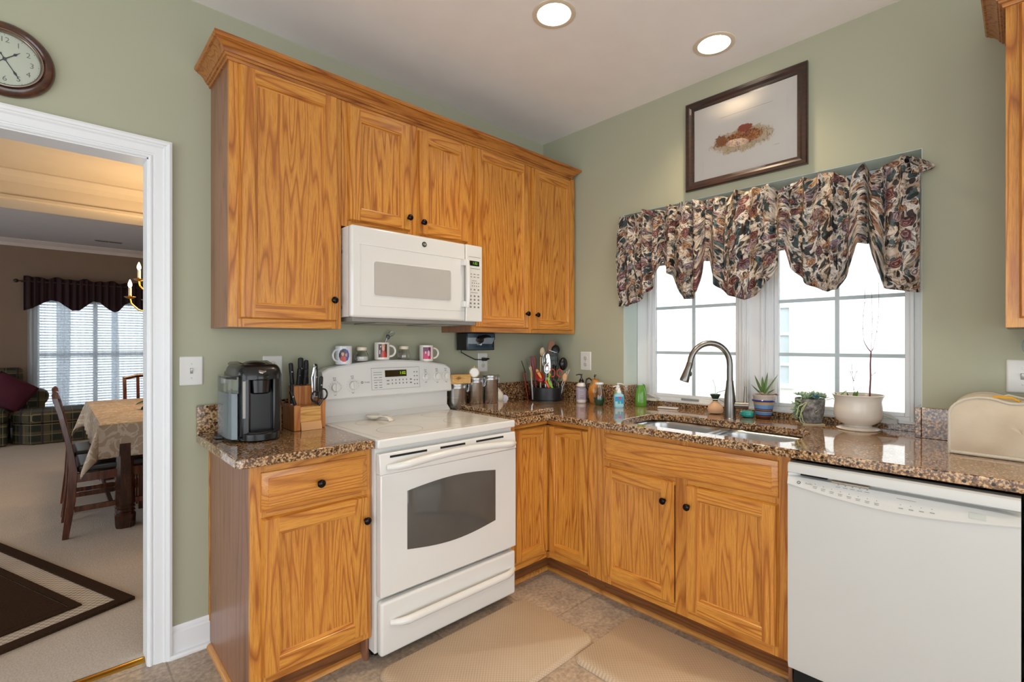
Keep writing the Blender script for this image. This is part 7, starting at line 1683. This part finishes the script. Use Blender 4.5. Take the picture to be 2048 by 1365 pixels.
def cloth():
    b = B(); N = 60; hem = []
    X0, X1, Y0, Y1, zt = TX0-0.004, TX1+0.004, TY0-0.004, TY1+0.004, 0.758
    # rectangular cloth: parametrise the cloth sheet and fold it over the edges, corners hang lowest
    D = 0.24; nx, ny = 56, 90; U0, U1, V0, V1 = X0-D, X1+D, Y0-D, Y1+D
    def P(s, v):
        u = U0+(U1-U0)*s; w = V0+(V1-V0)*v
        ox = max(X0-u, u-X1, 0); oy = max(Y0-w, w-Y1, 0); sx = -1 if u < X0 else 1; sy = -1 if w < Y0 else 1
        cx = min(max(u, X0), X1); cy = min(max(w, Y0), Y1)
        drop = (ox**2+oy**2)**0.5 if (ox > 0 and oy > 0) else max(ox, oy)
        if ox > 0 and oy > 0:
            a = math.atan2(oy, ox); k = drop
            flare = 0.10*math.sin(2*a)*k/0.24
            return (cx+sx*(0.012+0.02*k+flare*math.cos(a)*0.9), cy+sy*(0.012+0.02*k+flare*math.sin(a)*0.9), zt-drop)
        k = drop; wv = 0.010*math.sin(23*(cx+cy))*k/0.24
        if ox > 0: return (cx+sx*(0.012*min(1, k/0.02)+0.02*k+wv), cy, zt-k)
        if oy > 0: return (cx, cy+sy*(0.012*min(1, k/0.02)+0.02*k+wv), zt-k)
        return (cx, cy, zt)
    b.grid(P, nx, ny); return b
o = cloth().obj('tablecloth', damask(), sharp=60, solid=0.003, loc=((TX0+TX1)/2, (TY0+TY1)/2, 0.75)); tag(o, 'beige damask tablecloth hanging in points over the dining table', 'tablecloth')
# flowers on the table
t = thing('flower_arrangement', 'low centrepiece of dark green leaves and red flowers on the dining table', 'flowers', (-1.98, 2.75, 0.762))
b = B(); C = Vector((-1.99, 2.75, 0.775)); random.seed(9)
for k in range(26):
    a = random.uniform(0, 6.3); leaf(b, C+Vector((random.uniform(-.06, .06), random.uniform(-.06, .06), random.uniform(0, .06))), Vector((math.cos(a), math.sin(a), random.uniform(-.05, .8))), random.uniform(.09, .15), 0.026, 0.25, thick=0.1)
b.obj('leaves', plainM('dark_leaf', '2d4a2c', 0.5, var=0.25), t)
for p in ((0.0, 0, .12), (.03, .04, .10), (-.01, -.05, .09)):
    b = B()
    for k in range(14): b.ball(C+Vector(p)+Vector((random.uniform(-.022, .022), random.uniform(-.022, .022), random.uniform(-.015, .02))), 0.014, n=8, k=5)
    b.obj('blossom', plainM('rose_flower', '9c2440', 0.6), t)
B().lathe([(0.05, 0), (0.06, 0.01), (0.055, 0.04), (0.045, 0.045)], (C.x, C.y, 0.7615), n=20).obj('bowl', 'dwood', t)

# dining chairs: built facing +x, then copied
def dining_chair(label):
    t = thing('dining_chair', label, 'chair', (0, 0, 0), 'dark wood dining chairs')
    w = 0.215
    for s in (-1, 1):
        b = B(); P_ = [(-0.245, 0.0), (-0.215, 0.25), (-0.205, 0.45), (-0.225, 0.62), (-0.27, 0.85), (-0.295, 0.95)]
        R = []
        for i, (x, z) in enumerate(P_):
            d = 0.045 if i in (1, 2) else (0.034 if i == 0 else 0.030); R.append([b.bm.verts.new(q) for q in ((x-d*.5, s*w-0.016, z), (x+d*.5, s*w-0.016, z), (x+d*.5, s*w+0.016, z), (x-d*.5, s*w+0.016, z))])
        b.skin(R, 0, s=False); b.obj('rear_leg', 'cwood', t, bevel=0.003)
        b = B(); b.box(0.185, 0.225, s*w-0.02, s*w+0.02, 0.0, 0.42); b.obj('front_leg', 'cwood', t, bevel=0.003)
        b = B(); b.box(-0.20, 0.19, s*w-0.012, s*w+0.012, 0.17, 0.205); b.obj('side_stretcher', 'cwood', t, bevel=0.002)
        b = B(); b.box(-0.19, 0.19, s*w-0.014, s*w+0.014, 0.37, 0.43); b.obj('side_rail', 'cwood', t, bevel=0.002)
    b = B(); b.box(-0.02, 0.005, -w, w, 0.175, 0.20); b.obj('cross_stretcher', 'cwood', t)
    b = B(); b.box(0.19, 0.215, -w+.02, w-.02, 0.37, 0.43); b.box(-0.215, -0.19, -w+.016, w-.016, 0.37, 0.43); b.obj('seat_frame', 'cwood', t)
    b = B(); b.box(-0.185, 0.235, -w-0.012, w+0.012, 0.432, 0.485); b.obj('seat_cushion', plainM('dark_leather', '1d1a1c', 0.35), t, bevel=0.018, seg=4)
    b = B(); b.tube([(-0.287, -w-0.005, 0.93), (-0.292, -w*.5, 0.955), (-0.294, 0, 0.962), (-0.292, w*.5, 0.955), (-0.287, w+0.005, 0.93)], 0.022, 10, flat=0.6); b.obj('top_rail', 'cwood', t)
    b = B(); b.hexa([(-0.222, -w+.016, 0.53), (-0.222, w-.016, 0.53), (-0.210, w-.016, 0.53), (-0.210, -w+.016, 0.53), (-0.228, -w+.016, 0.565), (-0.228, w-.016, 0.565), (-0.216, w-.016, 0.565), (-0.216, -w+.016, 0.565)]); b.obj('lower_rail', 'cwood', t)
    for y in (-0.10, -0.035, 0.035, 0.10):
        b = B(); b.hexa([(-0.226, y-.014, 0.56), (-0.216, y-.014, 0.56), (-0.216, y+.014, 0.56), (-0.226, y+.014, 0.56), (-0.292, y-.014, 0.94), (-0.282, y-.014, 0.94), (-0.282, y+.014, 0.94), (-0.292, y+.014, 0.94)]); b.obj('back_slat', 'cwood', t)
    return t
ch = dining_chair('dark wood dining chair nearest the doorway, at the left side of the table'); ch.location = (-2.335, 2.185, 0.0065)
dup(ch, (-2.335, 2.78, 0.0065), 'dark wood dining chair behind the nearest one, left side of the table')
dup(ch, (-1.86, 4.03, 0.0065), 'dark wood dining chair at the far end of the table, by the flowers', -PI/2)
dup(ch, (-1.50, 2.30, 0.0065), 'dark wood dining chair on the right side, mostly hidden behind the door casing', PI)

# chandelier
def chandelier():
    c = Vector((-1.87, 2.90, 1.62)); t = thing('chandelier', 'brass candle chandelier with lit bulbs above the dining table', 'chandelier', tuple(c))
    b = B(); b.lathe([(0.001, -0.10), (0.02, -0.09), (0.035, -0.05), (0.02, -0.01), (0.03, 0.03), (0.05, 0.07), (0.02, 0.12), (0.012, 0.2), (0.02, 0.30), (0.010, 0.36), (0.004, 0.38), (0.004, 1.10)], c, n=24); b.lathe([(0.06, 1.15), (0.06, 1.165), (0.02, 1.14), (0.004, 1.10)], c, n=24); b.obj('stem', 'brass', t)
    G_ = emit('candle_glow', 'ffd9a0', 14.0)
    for ring_, R_, z0, n, off in ((0, 0.285, 0.0, 6, PI), (1, 0.222, 0.16, 3, PI-0.05)):
        for k in range(n):
            a = off + 2*PI*k/n; u = Vector((math.cos(a), math.sin(a), 0))
            p = [c+u*q*R_+Vector((0, 0, z0+z)) for q, z in ((0.08, 0.02), (0.3, 0.03), (0.55, -0.02), (0.8, -0.005), (0.97, 0.05), (1.0, 0.10))]
            ar = B().tube(p, 0.006, 8).obj('arm', 'brass', t)
            B().lathe([(0.008, 0.088), (0.030, 0.098), (0.042, 0.106), (0.040, 0.108), (0.012, 0.100), (0.012, 0.118)], c+u*R_+Vector((0, 0, z0)), n=20, cap=False).obj('drip_pan', 'brass', ar)
            B().lathe([(0.011, 0.108), (0.011, 0.185)], c+u*R_+Vector((0, 0, z0)), n=14).obj('candle_sleeve', flat('candle_ivory', 'e6d9c0', 0.5), ar)
            B().lathe([(0.006, 0.185), (0.015, 0.205), (0.013, 0.225), (0.005, 0.248), (0.001, 0.256)], c+u*R_+Vector((0, 0, z0)), n=12).obj('flame_bulb', G_, ar)
    lamp('chandelier_light', 'POINT', tuple(c+Vector((0, 0, 0.30))), 38, (1.0, 0.68, 0.36), 0.22)
chandelier()
